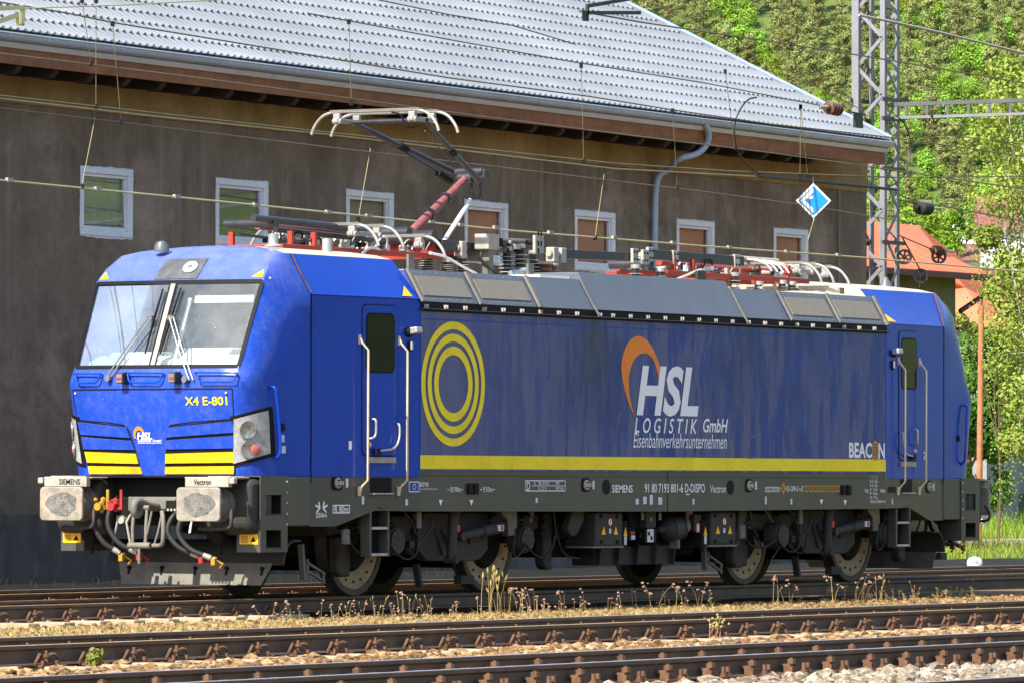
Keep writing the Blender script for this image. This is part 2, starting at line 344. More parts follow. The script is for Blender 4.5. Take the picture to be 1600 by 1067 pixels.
pane_reflection = [M['curtain'], M['room_green'], M['room_grey'], M['room'], M['room'], M['room'], M['room']]  # colours painted behind each window to imitate what its glass reflects
for i, (x0, x1, z0, z1) in enumerate(WIN):
    f = MB(); b = .085; y0, y1 = WY-.015, WY+.075; rr = random.Random(i)
    sill = .17 if i in (4,) else .12
    f.box(x0, x1, y0, y1, z0, z0+b); f.box(x0, x1, y0, y1, z1-b, z1); f.box(x0, x0+b, y0, y1, z0+b, z1-b); f.box(x1-b*1.5, x1, y0, y1, z0+b, z1-b)
    wf = f.build('window', M['white_frame'], bld, bevel=.008)
    s = MB(); c = .045; k = b+.0
    s.box(x0+k, x1-k*1.5, y1-.06, y1, z0+k, z0+k+c); s.box(x0+k, x1-k*1.5, y1-.06, y1, z1-k-c, z1-k); s.box(x0+k, x0+k+c, y1-.06, y1, z0+k+c, z1-k-c); s.box(x1-k*1.5-c, x1-k*1.5, y1-.06, y1, z0+k+c, z1-k-c)
    s.build('sash', M['white_frame'], wf, bevel=.006)
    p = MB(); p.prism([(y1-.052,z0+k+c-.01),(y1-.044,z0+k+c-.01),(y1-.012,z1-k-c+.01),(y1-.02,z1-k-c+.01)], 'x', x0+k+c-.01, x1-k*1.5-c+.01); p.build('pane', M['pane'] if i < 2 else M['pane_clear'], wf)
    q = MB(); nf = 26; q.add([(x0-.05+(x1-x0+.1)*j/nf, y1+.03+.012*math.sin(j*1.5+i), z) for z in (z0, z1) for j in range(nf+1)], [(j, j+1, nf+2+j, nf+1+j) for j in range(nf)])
    q.build('curtain', pane_reflection[i], wf, smooth=60)
    d = MB(); n = 22                                     # rough filler around the frame
    def edge(t):
        P = [(x0,z0),(x1,z0),(x1,z1),(x0,z1)]; k0 = int(t*4) % 4; ff = t*4-int(t*4); a, bb = P[k0], P[(k0+1) % 4]
        return a[0]+(bb[0]-a[0])*ff, a[1]+(bb[1]-a[1])*ff
    vs = []
    for j in range(n*4):
        ex, ez = edge(j/(n*4)); cx, cz = (x0+x1)/2, (z0+z1)/2; dx, dz = ex-cx, ez-cz; o = .012+.006*math.sin(j*.17+i)+rr.uniform(0,.012)*(rr.random() < .4)+(.018*abs(math.sin(j*.13+i*3)) if ez < z0+.02 else 0)
        vs += [(ex-dx*.02, WY-.006, ez-dz*.02), (ex+(o if dx > 0 else -o)*(abs(dx) > (x1-x0)/2-.01), WY-.006, ez+(o if dz > 0 else -o)*(abs(dz) > (z1-z0)/2-.01))]
    m4 = n*4; d.add(vs, [(2*j, 2*((j+1) % m4), 2*((j+1) % m4)+1, 2*j+1) for j in range(m4)])
    d.build('filler_edge', M['white_putty'], wf, fix=False)
# eaves
HX = 37.25
e = MB(); e.box(BX0, HX-.1, EY+.05, EY+.09, 6.735, 6.955); fas = e.build('fascia_board', M['board'], bld)
e = MB(); e.box(BX0, HX-.1, EY+.09, WY+.1, 6.96, 6.985); e.build('soffit', M['dark_wood'], bld)
for i in range(44):
    x = BX0+.4+i*.93
    if x > HX-.3: break
    e = MB(); e.prism([(EY+.12,6.70),(EY+.20,6.625),(EY+.34,6.625),(WY+.1,6.70),(WY+.1,6.95),(EY+.12,6.95)], 'x', x-.075, x+.075); e.build('rafter_end', M['dark_wood'], fas, bevel=.02)
e = MB(); e.prism([(EY-.03,7.005),(EY+.03,6.945),(EY+.045,6.965),(EY+.12,7.10),(EY+.09,7.10)], 'x', BX0, HX-.05); e.build('drip_edge', M['zinc_light'], bld)
GR = .088; GC = (EY-.04, EZ-.07)
gp = [(GC[0]+GR*math.cos(t), GC[1]+GR*math.sin(t)) for t in [R(180+a) for a in range(0, 181, 15)]]
gi = [(GC[0]+(GR-.01)*math.cos(t), GC[1]+(GR-.01)*math.sin(t)) for t in [R(360-a) for a in range(0, 181, 15)]]
e = MB(); e.prism(gp+gi, 'x', BX0, HX-.1); e.cyl((BX0,GC[0]-GR,GC[1]+.004),(HX-.1,GC[0]-GR,GC[1]+.004), .012, n=8)
# mitred return of the gutter round the hip end
c0 = [(HX-.1, a, b) for a, b in gp]; c1 = [(HX-.1+.09+(a-GC[0])*-1.0, a, b) for a, b in gp]
e.add([(x-.0, y, z) for x, y, z in c0]+[(x+.20, y+.6, z) for x, y, z in c0], [(i, i+1, len(gp)+i+1, len(gp)+i) for i in range(len(gp)-1)])
gut = e.build('gutter', M['zinc'], bld, smooth=50, fix=False)
for i in range(45):
    x = 9.6+i*.95-16.15
    if not (BX0 < x < HX-.2): continue
    e = MB(); pp = [(x, GC[0]+(GR+.006)*math.cos(R(178+a)), GC[1]+(GR+.006)*math.sin(R(178+a))) for a in range(0, 190, 15)]
    n = len(pp); e.add(pp+[(a+.028, b, c) for a, b, c in pp], [(j, j+1, n+j+1, n+j) for j in range(n-1)]); e.build('gutter_strap', M['zinc_light'], gut, fix=False)
# downpipe with swan neck
dx = 29.83; tp = bloc(1097, 196, .95)
pts = [(tp.x, EY-.04, 7.05),(tp.x+.1, EY-.05, 6.98),(tp.x+.22, EY-.02, 6.86),(tp.x+.26, EY+.05, 6.70),(tp.x+.12, EY+.16, 6.56),(tp.x-.25, EY+.32, 6.49),(dx+.30, WY-.20, 6.34),(dx+.08, WY-.11, 6.27),(dx+.03, WY-.09, 6.05),(dx, WY-.085, 5.8),(dx, WY-.085, 3),(dx, WY-.085, .2)]
def smoothp(pts, k=3):
    pts = [Vector(p) for p in pts]
    for _ in range(k):
        q = [pts[0]]
        for a, b in zip(pts, pts[1:]): q += [a*.75+b*.25, a*.25+b*.75]
        pts = q+[pts[-1]]
    return pts
e = MB(); e.tube(smoothp(pts, 2), .052, 12); e.build('downpipe', M['zinc'], bld, smooth=50)
# roof: courses of pressed tiles
ct, st = math.cos(PITCH), math.sin(PITCH); PER = .183; STEP = .35; NR = 26
roof = MB(); roof.add([(BX0,EY+.02,EZ-.03),(HX,EY+.02,EZ-.03),(HX-9*ct,EY+9*ct,EZ+9*st-.03),(BX0,EY+9*ct,EZ+9*st-.03)], [(0,1,2,3)])
roof.add([(HX,EY+.02,EZ-.03),(HX,EY+20*ct,EZ-.03),(HX-9*ct,EY+11,EZ+9*st-.03),(HX-9*ct,EY+9*ct,EZ+9*st-.03)], [(0,1,2,3)])
rf = roof.build('roof', M['roof_tile'], bld, fix=False)
def tile_course(k):
    s0, s1 = k*STEP, (k+1)*STEP+.03; x1 = HX-(s0+.12)*ct
    n = int((x1-BX0)/PER); SEG = 8; nx = n*SEG; vs = []
    for (s, b0, b1) in ((s1, .0, .012), (s0+.16, .004, .016), (s0+.03, .008, .034), (s0, .006, .038), (s0+.004, -.006, .008)):
        for i in range(nx+1):
            t = (i % SEG)/SEG; x = x1-PER*n+PER*i/SEG+.004*math.sin(k*2.1)
            h = math.sin(math.pi*t/.6)**1.6 if 0 < t < .6 else 0
            L = b0+b1*h; vs.append((x, EY+s*ct-L*st, EZ+s*st+L*ct))
    m = MB(); w_ = nx+1
    m.add(vs, [(r*w_+i, (r+1)*w_+i, (r+1)*w_+i+1, r*w_+i+1) for r in range(4) for i in range(nx)])
    return m.build('tile_course', M['roof_tile'], rf, smooth=45, fix=False)
for k in range(NR): tile_course(k)
e = MB(); e.tube([(HX+.02,EY,EZ+.02),(HX-9.1*ct,EY+9.1*ct,EZ+9.1*st+.03)], .05, 8); e.build('hip_cap', M['zinc'], rf, smooth=50)
rod = [Vector((HX-a*ct, EY+a*ct, EZ+a*st+.03)) for a in (.4,1.6,2.9,4.2,5.5,6.8)]
e = MB()
for p in rod: e.cyl(p, p+Vector((.03,0,.22)), .012, n=5)
e.tube([p+Vector((.03,0,.22)) for p in rod], .008, 5); e.build('lightning_conductor', M['rust'], rf)
# ================================================================ locomotive: materials
class NG:
    def __init__(s, name, rough=.4):
        s.m = bpy.data.materials.new(name); s.m.use_nodes = True; s.t = s.m.node_tree; s.P = s.t.nodes['Principled BSDF']; s.P.inputs['Roughness'].default_value = rough
        s.g = s.N('ShaderNodeNewGeometry'); s.pos = s.g.outputs['Position']
    def N(s, k): return s.t.nodes.new(k)
    def L(s, a, b): s.t.links.new(a, b)
    def noise(s, sc, vec=(1,1,1), det=6, ro=.6, src=None):
        mp = s.N('ShaderNodeMapping'); mp.inputs['Scale'].default_value = vec; s.L(src or s.pos, mp.inputs[0])
        n = s.N('ShaderNodeTexNoise'); n.inputs['Scale'].default_value = sc; n.inputs['Detail'].default_value = det; n.inputs['Roughness'].default_value = ro; s.L(mp.outputs[0], n.inputs[0]); return n.outputs[0]
    def rng(s, v, lo, hi, a=0, b=1):
        r = s.N('ShaderNodeMapRange'); r.inputs[1].default_value = lo; r.inputs[2].default_value = hi; r.inputs[3].default_value = a; r.inputs[4].default_value = b; s.L(v, r.inputs[0]); return r.outputs[0]
    def mix(s, f, x, y):
        k = s.N('ShaderNodeMix'); k.data_type = 'RGBA'
        for q, i in ((f, 0), (x, 6), (y, 7)):
            if isinstance(q, tuple): k.inputs[i].default_value = (*q, 1)
            elif isinstance(q, (int, float)): k.inputs[i].default_value = q
            else: s.L(q, k.inputs[i])
        return k.outputs[2]
    def op(s, o, a, b=0, clamp=False):
        k = s.N('ShaderNodeMath'); k.operation = o; k.use_clamp = clamp
        for q, i in ((a, 0), (b, 1)):
            if isinstance(q, (int, float)): k.inputs[i].default_value = q
            else: s.L(q, k.inputs[i])
        return k.outputs[0]
    def xyz(s):
        k = s.N('ShaderNodeSeparateXYZ'); s.L(s.pos, k.inputs[0]); return k.outputs
BLUE = (.000,.046,.42)
def blue_paint(name, dust_glare):
    n = NG(name, .22); P = n.P; P.inputs['Coat Weight'].default_value = .12; P.inputs['Coat Roughness'].default_value = .06; P.inputs['Specular IOR Level'].default_value = .22
    o = n.mix(n.rng(n.noise(1.2), .35, .7), tuple(c*.86 for c in BLUE), BLUE)
    d = n.rng(n.noise(9, (1,1,.8), 10, .75), .46, .75, dust_glare*.10, dust_glare*.55)
    o = n.mix(d, o, (.33,.33,.40))
    sp = n.op('MULTIPLY', n.rng(n.noise(70, det=2), .67, .72, 0, dust_glare*1.1), n.rng(n.noise(2.2, det=3), .4, .62, .1, 1))            # insect and grit specks
    o = n.mix(sp, o, (.6,.58,.55)); nz = n.N('ShaderNodeSeparateXYZ'); n.L(n.g.outputs['Normal'], nz.inputs[0]); o = n.mix(n.op('MULTIPLY', n.rng(nz.outputs[2], .25, .85, 0, dust_glare*1.0), n.rng(n.noise(5, det=8), .3, .65, .6, 1)), o, (.34,.37,.45)); n.L(o, P.inputs['Base Color']); n.L(n.rng(n.noise(3.5, (1,1,.8), 8, .7), .4, .7, .16, .34+dust_glare*.4), P.inputs['Roughness'])  # upward faces: settled dust with painted sky glare mixed into the colour
    return n.m
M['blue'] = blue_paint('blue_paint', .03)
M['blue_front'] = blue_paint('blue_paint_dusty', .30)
def panel_paint():
    n = NG('blue_film_side_panel', .3); P = n.P; P.inputs['Coat Weight'].default_value = .12; P.inputs['Coat Roughness'].default_value = .12; P.inputs['Specular IOR Level'].default_value = .3
    x, y, z = n.xyz()
    dust = n.op('MULTIPLY', n.rng(n.noise(1.1, (1,1,.6), 8, .65), .22, .54), n.rng(x, 4, 15.5, 1.0, .55))
    runs = n.rng(n.noise(3.2, (1.5,1,.28), 9, .68), .46, .56)           # clean runs where water has washed the film
    lowdust = n.rng(z, 1.5, 2.5, .35, 0)
    d = n.op('MULTIPLY', n.op('ADD', dust, lowdust, True), n.op('SUBTRACT', 1.0, n.op('MULTIPLY', runs, n.rng(x, 3.5, 9.5, .35, .95))), True)
    o = n.mix(n.rng(n.noise(2), .3, .7), (.003,.018,.18), (.004,.032,.29))
    o = n.mix(n.op('MULTIPLY', d, .95), o, (.088,.096,.205))
    o = n.mix(n.rng(n.noise(26, det=3), .62, .72, 0, .4), o, (.13,.13,.23))
    soot = None
    for cx, w in ((7.62, 1.0), (11.42, .45)):                              # soot fans below the roof joints
        dx = n.op('SUBTRACT', x, cx); dz = n.op('SUBTRACT', 3.42, z); ang = n.op('ARCTAN2', dx, dz); rad = n.op('SQRT', n.op('ADD', n.op('MULTIPLY', dx, dx), n.op('MULTIPLY', dz, dz)))
        cmb = n.N('ShaderNodeCombineXYZ'); n.L(n.op('MULTIPLY', ang, 9.0), cmb.inputs[0]); n.L(n.op('MULTIPLY', rad, .5), cmb.inputs[1]); cmb.inputs[2].default_value = cx
        st = n.rng(n.noise(2.6, (1,1,1), 5, .7, cmb.outputs[0]), .36, .64, .25, 1)
        fall = n.op('MULTIPLY', n.rng(rad, .1, 1.75, 1, 0), n.rng(n.op('ABSOLUTE', ang), .25, 1.25, 1, .0))
        k = n.op('MULTIPLY', n.op('MULTIPLY', st, fall), w); soot = k if soot is None else n.op('MAXIMUM', soot, k)
    o = n.mix(n.op('MULTIPLY', soot, 1.15, True), o, (.012,.012,.022))
    n.L(o, P.inputs['Base Color']); n.L(n.rng(d, 0, 1, .14, .42), P.inputs['Roughness'])
    bp = n.N('ShaderNodeBump'); bp.inputs['Strength'].default_value = .12; bp.inputs['Distance'].default_value = .01; n.L(n.noise(2.4, (1,1,.5), 3), bp.inputs['Height']); n.L(bp.outputs[0], P.inputs['Normal'])
    return n.m
M['panel'] = panel_paint()
M['yellow'] = mat('yellow_film', srgb(238,214,10), .35, var=.08, vs=2, grime=.35, gcol=srgb(170,140,20), gs=2.5, vec=(1,1,.4), fine=.05)
M['yellow_dirty'] = mat('yellow_louvre_paint', srgb(222,172,0), .5, var=.15, vs=5, grime=.75, gcol=srgb(120,85,5), gs=5, bump=.1)
M['white_print'] = mat('white_print', (.82,.82,.84), .5, var=.06, vs=6, grime=.2, gcol=(.4,.4,.48), gs=3)
M['orange_print'] = mat('orange_print', srgb(232,128,20), .5, var=.15, vs=4, vec=(3,1,1), grime=.3, gcol=srgb(150,80,20), gs=6)
M['gold_print'] = mat('gold_print', srgb(190,140,40), .5, var=.1)
M['red_print'] = mat('red_print', srgb(190,30,25), .5, var=.1)
M['warn'] = mat('warning_yellow', srgb(245,185,10), .45, var=.08)
M['black_print'] = mat('black_print', (.01,.01,.012), .6, var=.2, spec=.15)
M['skirt'] = mat('skirt_grey_paint', (.045,.045,.040), .45, var=.2, vs=1.2, vec=(1,1,.6), grime=.35, gcol=(.105,.095,.055), gs=1.6, coat=.15, fine=.08)
M['under'] = mat('underframe_grey', (.030,.030,.030), .62, spec=.3, var=.3, vs=3, grime=.4, gcol=(.065,.052,.036), gs=3, bump=.08)
M['under_lit'] = mat('dusty_light_grey', (.13,.125,.112), .7, var=.25, vs=4, grime=.35, gcol=(.25,.20,.14), gs=4)
M['black'] = mat('black_rubber', (.008,.008,.009), .6, var=.3, spec=.12)
M['dark'] = mat('dark_machinery', (.009,.0085,.008), .75, var=.4, vs=5, spec=.15)
M['roofgrey'] = mat('roof_panel_grey', (.085,.098,.122), .42, var=.1, vs=1.5, grime=.15, gcol=(.2,.2,.2))
M['roof_dust'] = mat('dusty_roof_top', (.40,.365,.30), .85, var=.18, vs=2.5, grime=.4, gcol=(.22,.19,.15))
M['lamp_panel'] = mat('lamp_panel_grey', (.07,.075,.08), .4, var=.2, vs=9, grime=.4, gcol=(.2,.2,.2), gs=8)
M['grille'] = mat('louvre_mesh', (.20,.185,.155), .75, var=.15, vs=30, bump=.6, bs=220)
M['wiper_grey'] = mat('wiper_grey', (.16,.16,.17), .4, metal=.3, var=.2); M['strip_grey'] = mat('collector_grey', (.27,.265,.26), .5, metal=.2, var=.2, vs=6)
M['alu'] = mat('dull_aluminium', (.42,.42,.41), .4, metal=.5, var=.2, vs=8)
M['steel'] = mat('bare_steel', (.42,.40,.36), .35, metal=.6, var=.2, vs=9)
M['rail_gold'] = mat('handrail_steel', (.55,.47,.33), .35, metal=.35, var=.15, vs=9)
M['red_frame'] = mat('red_oxide_frame', srgb(150,44,28), .6, var=.2, vs=5, grime=.3, gcol=srgb(110,30,20), gs=6)
M['pink_arm'] = mat('faded_red_arm', srgb(128,74,76), .6, var=.3, vs=6, grime=.5, gcol=srgb(60,30,34), gs=8)
M['darktube'] = mat('dark_tube', (.035,.035,.045), .4, metal=.3, var=.3, vs=5)
M['insul'] = mat('brown_glaze', (.030,.026,.025), .35, var=.2)
M['insul_rim'] = mat('grey_shed', (.40,.39,.36), .6, var=.2)
M['copper'] = mat('brown_ceramic', (.11,.045,.03), .35, var=.2)
M['white_cable'] = mat('white_cable', (.70,.72,.80), .4, var=.1)
M['wheel_tread'] = mat('wheel_tyre', (.045,.038,.033), .5, metal=.3, var=.25, vs=5)
M['wheel_disc'] = mat('dusty_wheel_disc', (.33,.245,.135), .75, var=.25, vs=6, grime=.6, gcol=(.13,.09,.05), gs=5)
M['buffer_face'] = mat('greasy_buffer_face', (.27,.245,.21), .55, metal=.2, var=.35, vs=7, grime=.25, gcol=(.55,.36,.16), gs=2.5)
M['grease'] = mat('dark_grease', (.045,.043,.042), .6, vs=18, col2=(.20,.19,.18), bump=.6, bs=60, var=.4)
M['plate'] = mat('light_grey_plate', (.31,.29,.255), .6, var=.2, vs=6, grime=.3, gcol=(.3,.25,.18), gs=5)
M['hose'] = mat('hose_rubber', (.013,.013,.014), .6, var=.2)
M['red_tap'] = mat('red_tap', srgb(150,26,20), .55, var=.35, vs=9, grime=.65, gcol=(.10,.03,.02), gs=14)
M['yel_tap'] = mat('yellow_tap', srgb(165,125,25), .55, var=.35, vs=9, grime=.65, gcol=(.14,.09,.02), gs=14)
M['cab_light'] = mat('cab_trim_pale', (.62,.66,.68), .7, var=.06, vs=2)
M['cab_wall'] = mat('cab_back_wall', (.26,.33,.38), .7, var=.15, vs=1.5)
M['eu'] = mat('flag_blue', srgb(20,60,160), .5, var=.05)
M['sticker'] = mat('sticker_white', (.55,.58,.66), .5, var=.15, vs=30)
M['lens'] = glassy('lamp_lens', (.55,.56,.56), .12); M['reflector'] = mat('lamp_reflector', (.42,.42,.42), .3, metal=.6, vs=18, col2=(.12,.12,.12))
M['red_lens'] = mat('red_lamp', srgb(150,60,55), .3, vs=70, col2=srgb(190,120,110)); M['lamp_house'] = mat('lamp_housing', (.30,.31,.32), .18, var=.3, vs=9, coat=.6)
M['black_glass'] = glassy('dark_side_glass', (.006,.007,.009), .03); _p = M['black_glass'].node_tree.nodes['Principled BSDF']; _p.inputs['Specular IOR Level'].default_value = .25; _p.inputs['Coat Weight'].default_value = 0
def windscreen_mat():
    n = NG('dusty_windscreen', .1); t = n.t; out = [k for k in t.nodes if k.type == 'OUTPUT_MATERIAL'][0]
    tr = n.N('ShaderNodeBsdfTransparent'); tr.inputs[0].default_value = (.80,.88,.90,1)
    gl = n.N('ShaderNodeBsdfGlossy'); gl.inputs['Roughness'].default_value = .03
    lw = n.N('ShaderNodeLayerWeight'); lw.inputs[0].default_value = .3; f = n.rng(lw.outputs['Fresnel'], 0, 1, .10, .8)
    a = n.N('ShaderNodeMixShader'); n.L(f, a.inputs[0]); n.L(tr.outputs[0], a.inputs[1]); n.L(gl.outputs[0], a.inputs[2])
    df = n.N('ShaderNodeBsdfDiffuse'); df.inputs[0].default_value = (.62,.66,.68,1)
    dust = n.op('ADD', n.rng(n.noise(2.2, det=8), .35, .8, .03, .16), n.rng(n.noise(60, det=2), .69, .73, 0, .6), True)
    b = n.N('ShaderNodeMixShader'); n.L(dust, b.inputs[0]); n.L(a.outputs[0], b.inputs[1]); n.L(df.outputs[0], b.inputs[2]); n.L(b.outputs[0], out.inputs[0])
    t.nodes.remove(n.P); return n.m
M['windscreen'] = windscreen_mat()

# ================================================================ locomotive: body
LOCO = thing('electric_locomotive', 'blue electric locomotive with yellow stripe and raised pantograph', 'locomotive', (9.49, 0, 0))
XC = 9.49
def wside(x):
    d = abs(x-XC); return 1.49-.0855*max(0, d-5.92)
def SD(x, z, off=0): return Vector((x, -wside(x)-off, z))
b = MB(); b.prism([(-1.49,1.44),(1.49,1.44),(1.49,3.36),(1.27,3.74),(-1.27,3.74),(-1.49,3.36)], 'x', 3.57, 15.41)
body = b.build('car_body', M['panel'], LOCO)
# cab surface: rows z, front x at centre, half width of front, crease x, crease y, corner roundness
ROWS = [(1.37,.32,.98,.86,1.258,.85),(1.46,.31,1.0,.86,1.258,.85),(2.0,.235,1.05,.80,1.252,.85),(2.33,.19,1.07,.74,1.248,.9),(2.42,.20,1.08,.62,1.238,.95),(2.50,.225,1.085,.66,1.241,.8),(2.578,.26,1.085,.71,1.246,.65),
 (2.68,.307,1.09,.79,1.252,.55),(3.0,.453,1.10,.95,1.266,.45),(3.23,.558,1.11,1.15,1.283,.4),(3.40,.636,1.115,1.44,1.308,.35),(3.54,.70,1.12,1.43,1.245,.45),(3.70,.86,1.09,1.40,1.172,.55),(3.81,1.0,1.02,1.37,1.122,.65),(3.86,1.07,.97,1.36,1.10,.7),(3.91,1.22,.80,1.42,.90,.6),(3.955,1.45,.45,1.58,.52,.5),(3.975,1.62,.12,1.68,.14,.5)]
def rowat(z):
    for a, c in zip(ROWS, ROWS[1:]):
        if a[0] <= z <= c[0]:
            f = (z-a[0])/(c[0]-a[0]); return [p+(q-p)*f for p, q in zip(a, c)]
    return list(ROWS[0] if z < ROWS[0][0] else ROWS[-1])
def SF(u_, z, off=0):                                       # u 0 centre .. 1 front edge .. 2 crease (y>0 side)
    def raw(u_, z):
        _, xf, Yg, xk, yk, rd = rowat(z); s = 1 if u_ >= 0 else -1; u = abs(u_)
        if u <= 1: y = Yg*u; return Vector((xf+.10*(y/1.1)**2, s*y, z))
        t = u-1; gx = xf+.10*(Yg/1.1)**2; mx, my = (gx+xk)/2, (Yg+yk)/2; cx, cy = gx+.10*(xk-gx), yk; cx, cy = mx*(1-rd)+cx*rd, my*(1-rd)+cy*rd
        return Vector(((1-t)**2*gx+2*t*(1-t)*cx+t*t*xk, s*((1-t)**2*Yg+2*t*(1-t)*cy+t*t*yk), z))
    p = raw(u_, z)
    if off:
        a = raw(u_+.01, z)-raw(u_-.01, z); c = raw(u_, z+.01)-raw(u_, z-.01); n = a.cross(c)
        if n.x > 0 : n = -n
        p = p+n.normalized()*off
    return p
def FY(y, z, off=.004): return SF(y/rowat(z)[2], z, off)
def cab_mesh():
    us = [-2+i*.2 for i in range(5)]+[-1+i*.2 for i in range(11)]+[1.2+i*.2 for i in range(5)]
    rows = []
    for r in ROWS:
        z = r[0]; lst = []
        k = 0 if z <= 3.40 else min(1, (z-3.40)/.46); 
        yt = {3.91:.90, 3.955:.52, 3.975:.14}.get(z, 1.10)
        w1 = 1.313*(1-k)+yt*k; w2 = 1.49*(1-k)+yt*k; xm = max(1.5, r[3]+.06)
        for s in (-1, 1):
            e = [(3.57, s*w2, z), (xm, s*w1, z)]
            if s < 0: lst += e
            else: tail = e[::-1]
        lst += [tuple(SF(u, z)) for u in us]+tail; rows.append(lst)
    m = MB(); n = len(rows[0]); m.v = [p for r in rows for p in r]
    for i in range(len(rows)-1):
        z0, z1 = ROWS[i][0], ROWS[i+1][0]
        for j in range(n-1):
            uj = us[j-2] if 2 <= j < 2+len(us) else None
            if z0 >= 2.577 and z1 <= 3.541 and 7 <= j < 17: continue   # windscreen opening
            m.f.append((i*n+j, i*n+j+1, (i+1)*n+j+1, (i+1)*n+j)); m.mi.append(1 if z0 >= 3.86 and (j < 3 or j > n-5) else 0 if j <= 1 or j >= n-3 else 2)
    t = (len(rows)-1)*n; m.f.append(tuple(range(t, t+n))); m.mi.append(1)
    m.f.append(tuple(i*n for i in range(len(rows)))+tuple(i*n+n-1 for i in reversed(range(len(rows))))); m.mi.append(1)   # rear wall of the cab
    return m
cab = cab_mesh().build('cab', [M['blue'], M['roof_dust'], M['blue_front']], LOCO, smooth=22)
def mirror_x(o, name=None):                                  # the other end: the same part turned end for end
    c = o.copy(); c.data = o.data.copy(); COL.objects.link(c); me = c.data
    for v in me.vertices: v.co.x = 2*XC-v.co.x
    bm = bmesh.new(); bm.from_mesh(me); bmesh.ops.reverse_faces(bm, faces=bm.faces); bm.to_mesh(me); bm.free()
    return c
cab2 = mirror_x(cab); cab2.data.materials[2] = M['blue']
def both(o):
    return o, mirror_x(o)
# ---- windscreen, seals, interior
for s in (-1, 1):
    m = MB(); nu, nz = 8, 8; vs = []
    for i in range(nz+1):
        z = 2.60+(3.52-2.60)*i/nz
        for j in range(nu+1): vs.append(SF(s*(.035+(.975-.035)*j/nu), z, -.012))
    m.add(vs, [(i*(nu+1)+j, i*(nu+1)+j+1, (i+1)*(nu+1)+j+1, (i+1)*(nu+1)+j) for i in range(nz) for j in range(nu)])
    m.build('windscreen', M['windscreen'], LOCO, smooth=60, fix=False)
def ribbon(pts, w, name, mt, parent, off=.004, smooth=None):  # strip along a polyline given as (u,z) on the cab surface, w in metres
    m = MB(); P = [SF(u, z, off) for u, z in pts]; vs = []
    for k, p in enumerate(P):
        d = (P[min(k+1, len(P)-1)]-P[max(k-1, 0)]).normalized(); u, z = pts[k]
        n = (SF(u, z, off+.05)-SF(u, z, off)).normalized(); sd = d.cross(n).normalized()*(w/2); vs += [p-sd, p+sd]
    m.add(vs, [(2*k, 2*k+1, 2*k+3, 2*k+2) for k in range(len(P)-1)]); return m.build(name, mt, parent, smooth=smooth, fix=False)
def lin(a, c, n): return [(a[0]+(c[0]-a[0])*i/n, a[1]+(c[1]-a[1])*i/n) for i in range(n+1)]
ring = lin((-.99,2.585),(.99,2.585),14)+lin((.995,2.6),(.99,3.52),10)+lin((.98,3.535),(-.98,3.535),14)+lin((-.99,3.52),(-.995,2.6),10)
ribbon(ring+ring[:1], .045, 'windscreen_seal', M['black'], LOCO, .004)
ribbon(lin((0,2.58),(0,3.54),10), .075, 'windscreen_post', M['plate'], LOCO, .003)
for s in (-1, 1): ribbon(lin((s*.036,2.6),(s*.036,3.53),10), .022, 'windscreen_seal', M['black'], LOCO, .005)
m = MB(); m.box(.75, 2.35, -1.1, 1.1, 1.9, 1.93); m.box(2.33, 2.36, -1.2, 1.2, 1.9, 3.7); m.build('cab_interior', M['cab_wall'], LOCO)
m = MB()
for s in (-1, 1): m.box(1.15, 2.33, s*1.16, s*1.18, 1.9, 3.5)
m.box(.9, 2.33, -1.15, 1.15, 3.56, 3.58); m.build('cab_lining', M['cab_light'], LOCO)
m = MB(); m.prism([(.42,2.50),(.50,2.66),(.70,2.72),(1.05,2.64),(1.15,2.2),(.8,1.95)], 'y', -1.02, 1.02); dash = m.build('driving_desk', M['cab_light'], LOCO, bevel=.03)
m = MB(); m.prism([(.55,2.66),(.75,2.80),(1.0,2.80),(1.05,2.62)], 'y', -.75, -.1); m.prism([(.55,2.66),(.72,2.76),(1.0,2.76),(1.05,2.62)], 'y', .2, .85); m.build('instrument_hood', M['cab_light'], dash, bevel=.02)
m = MB(); m.bar((.50,-.13,2.62),(.80,-.16,3.35), .045, .03); m.build('desk_post', M['white_frame'], LOCO)
m = MB(); m.prism([(.78,3.30),(.80,3.38),(.82,3.38),(.80,3.30)], 'y', -1.0, -.22); m.build('sun_blind', M['white_frame'], LOCO)
m = MB(); m.box(1.5,1.95,-.75,-.25,2.1,2.25); m.box(1.85,1.98,-.75,-.25,2.25,2.95); m.box(1.88,1.97,-.62,-.38,2.97,3.17); m.build('driver_seat', M['dark'], LOCO, bevel=.04)
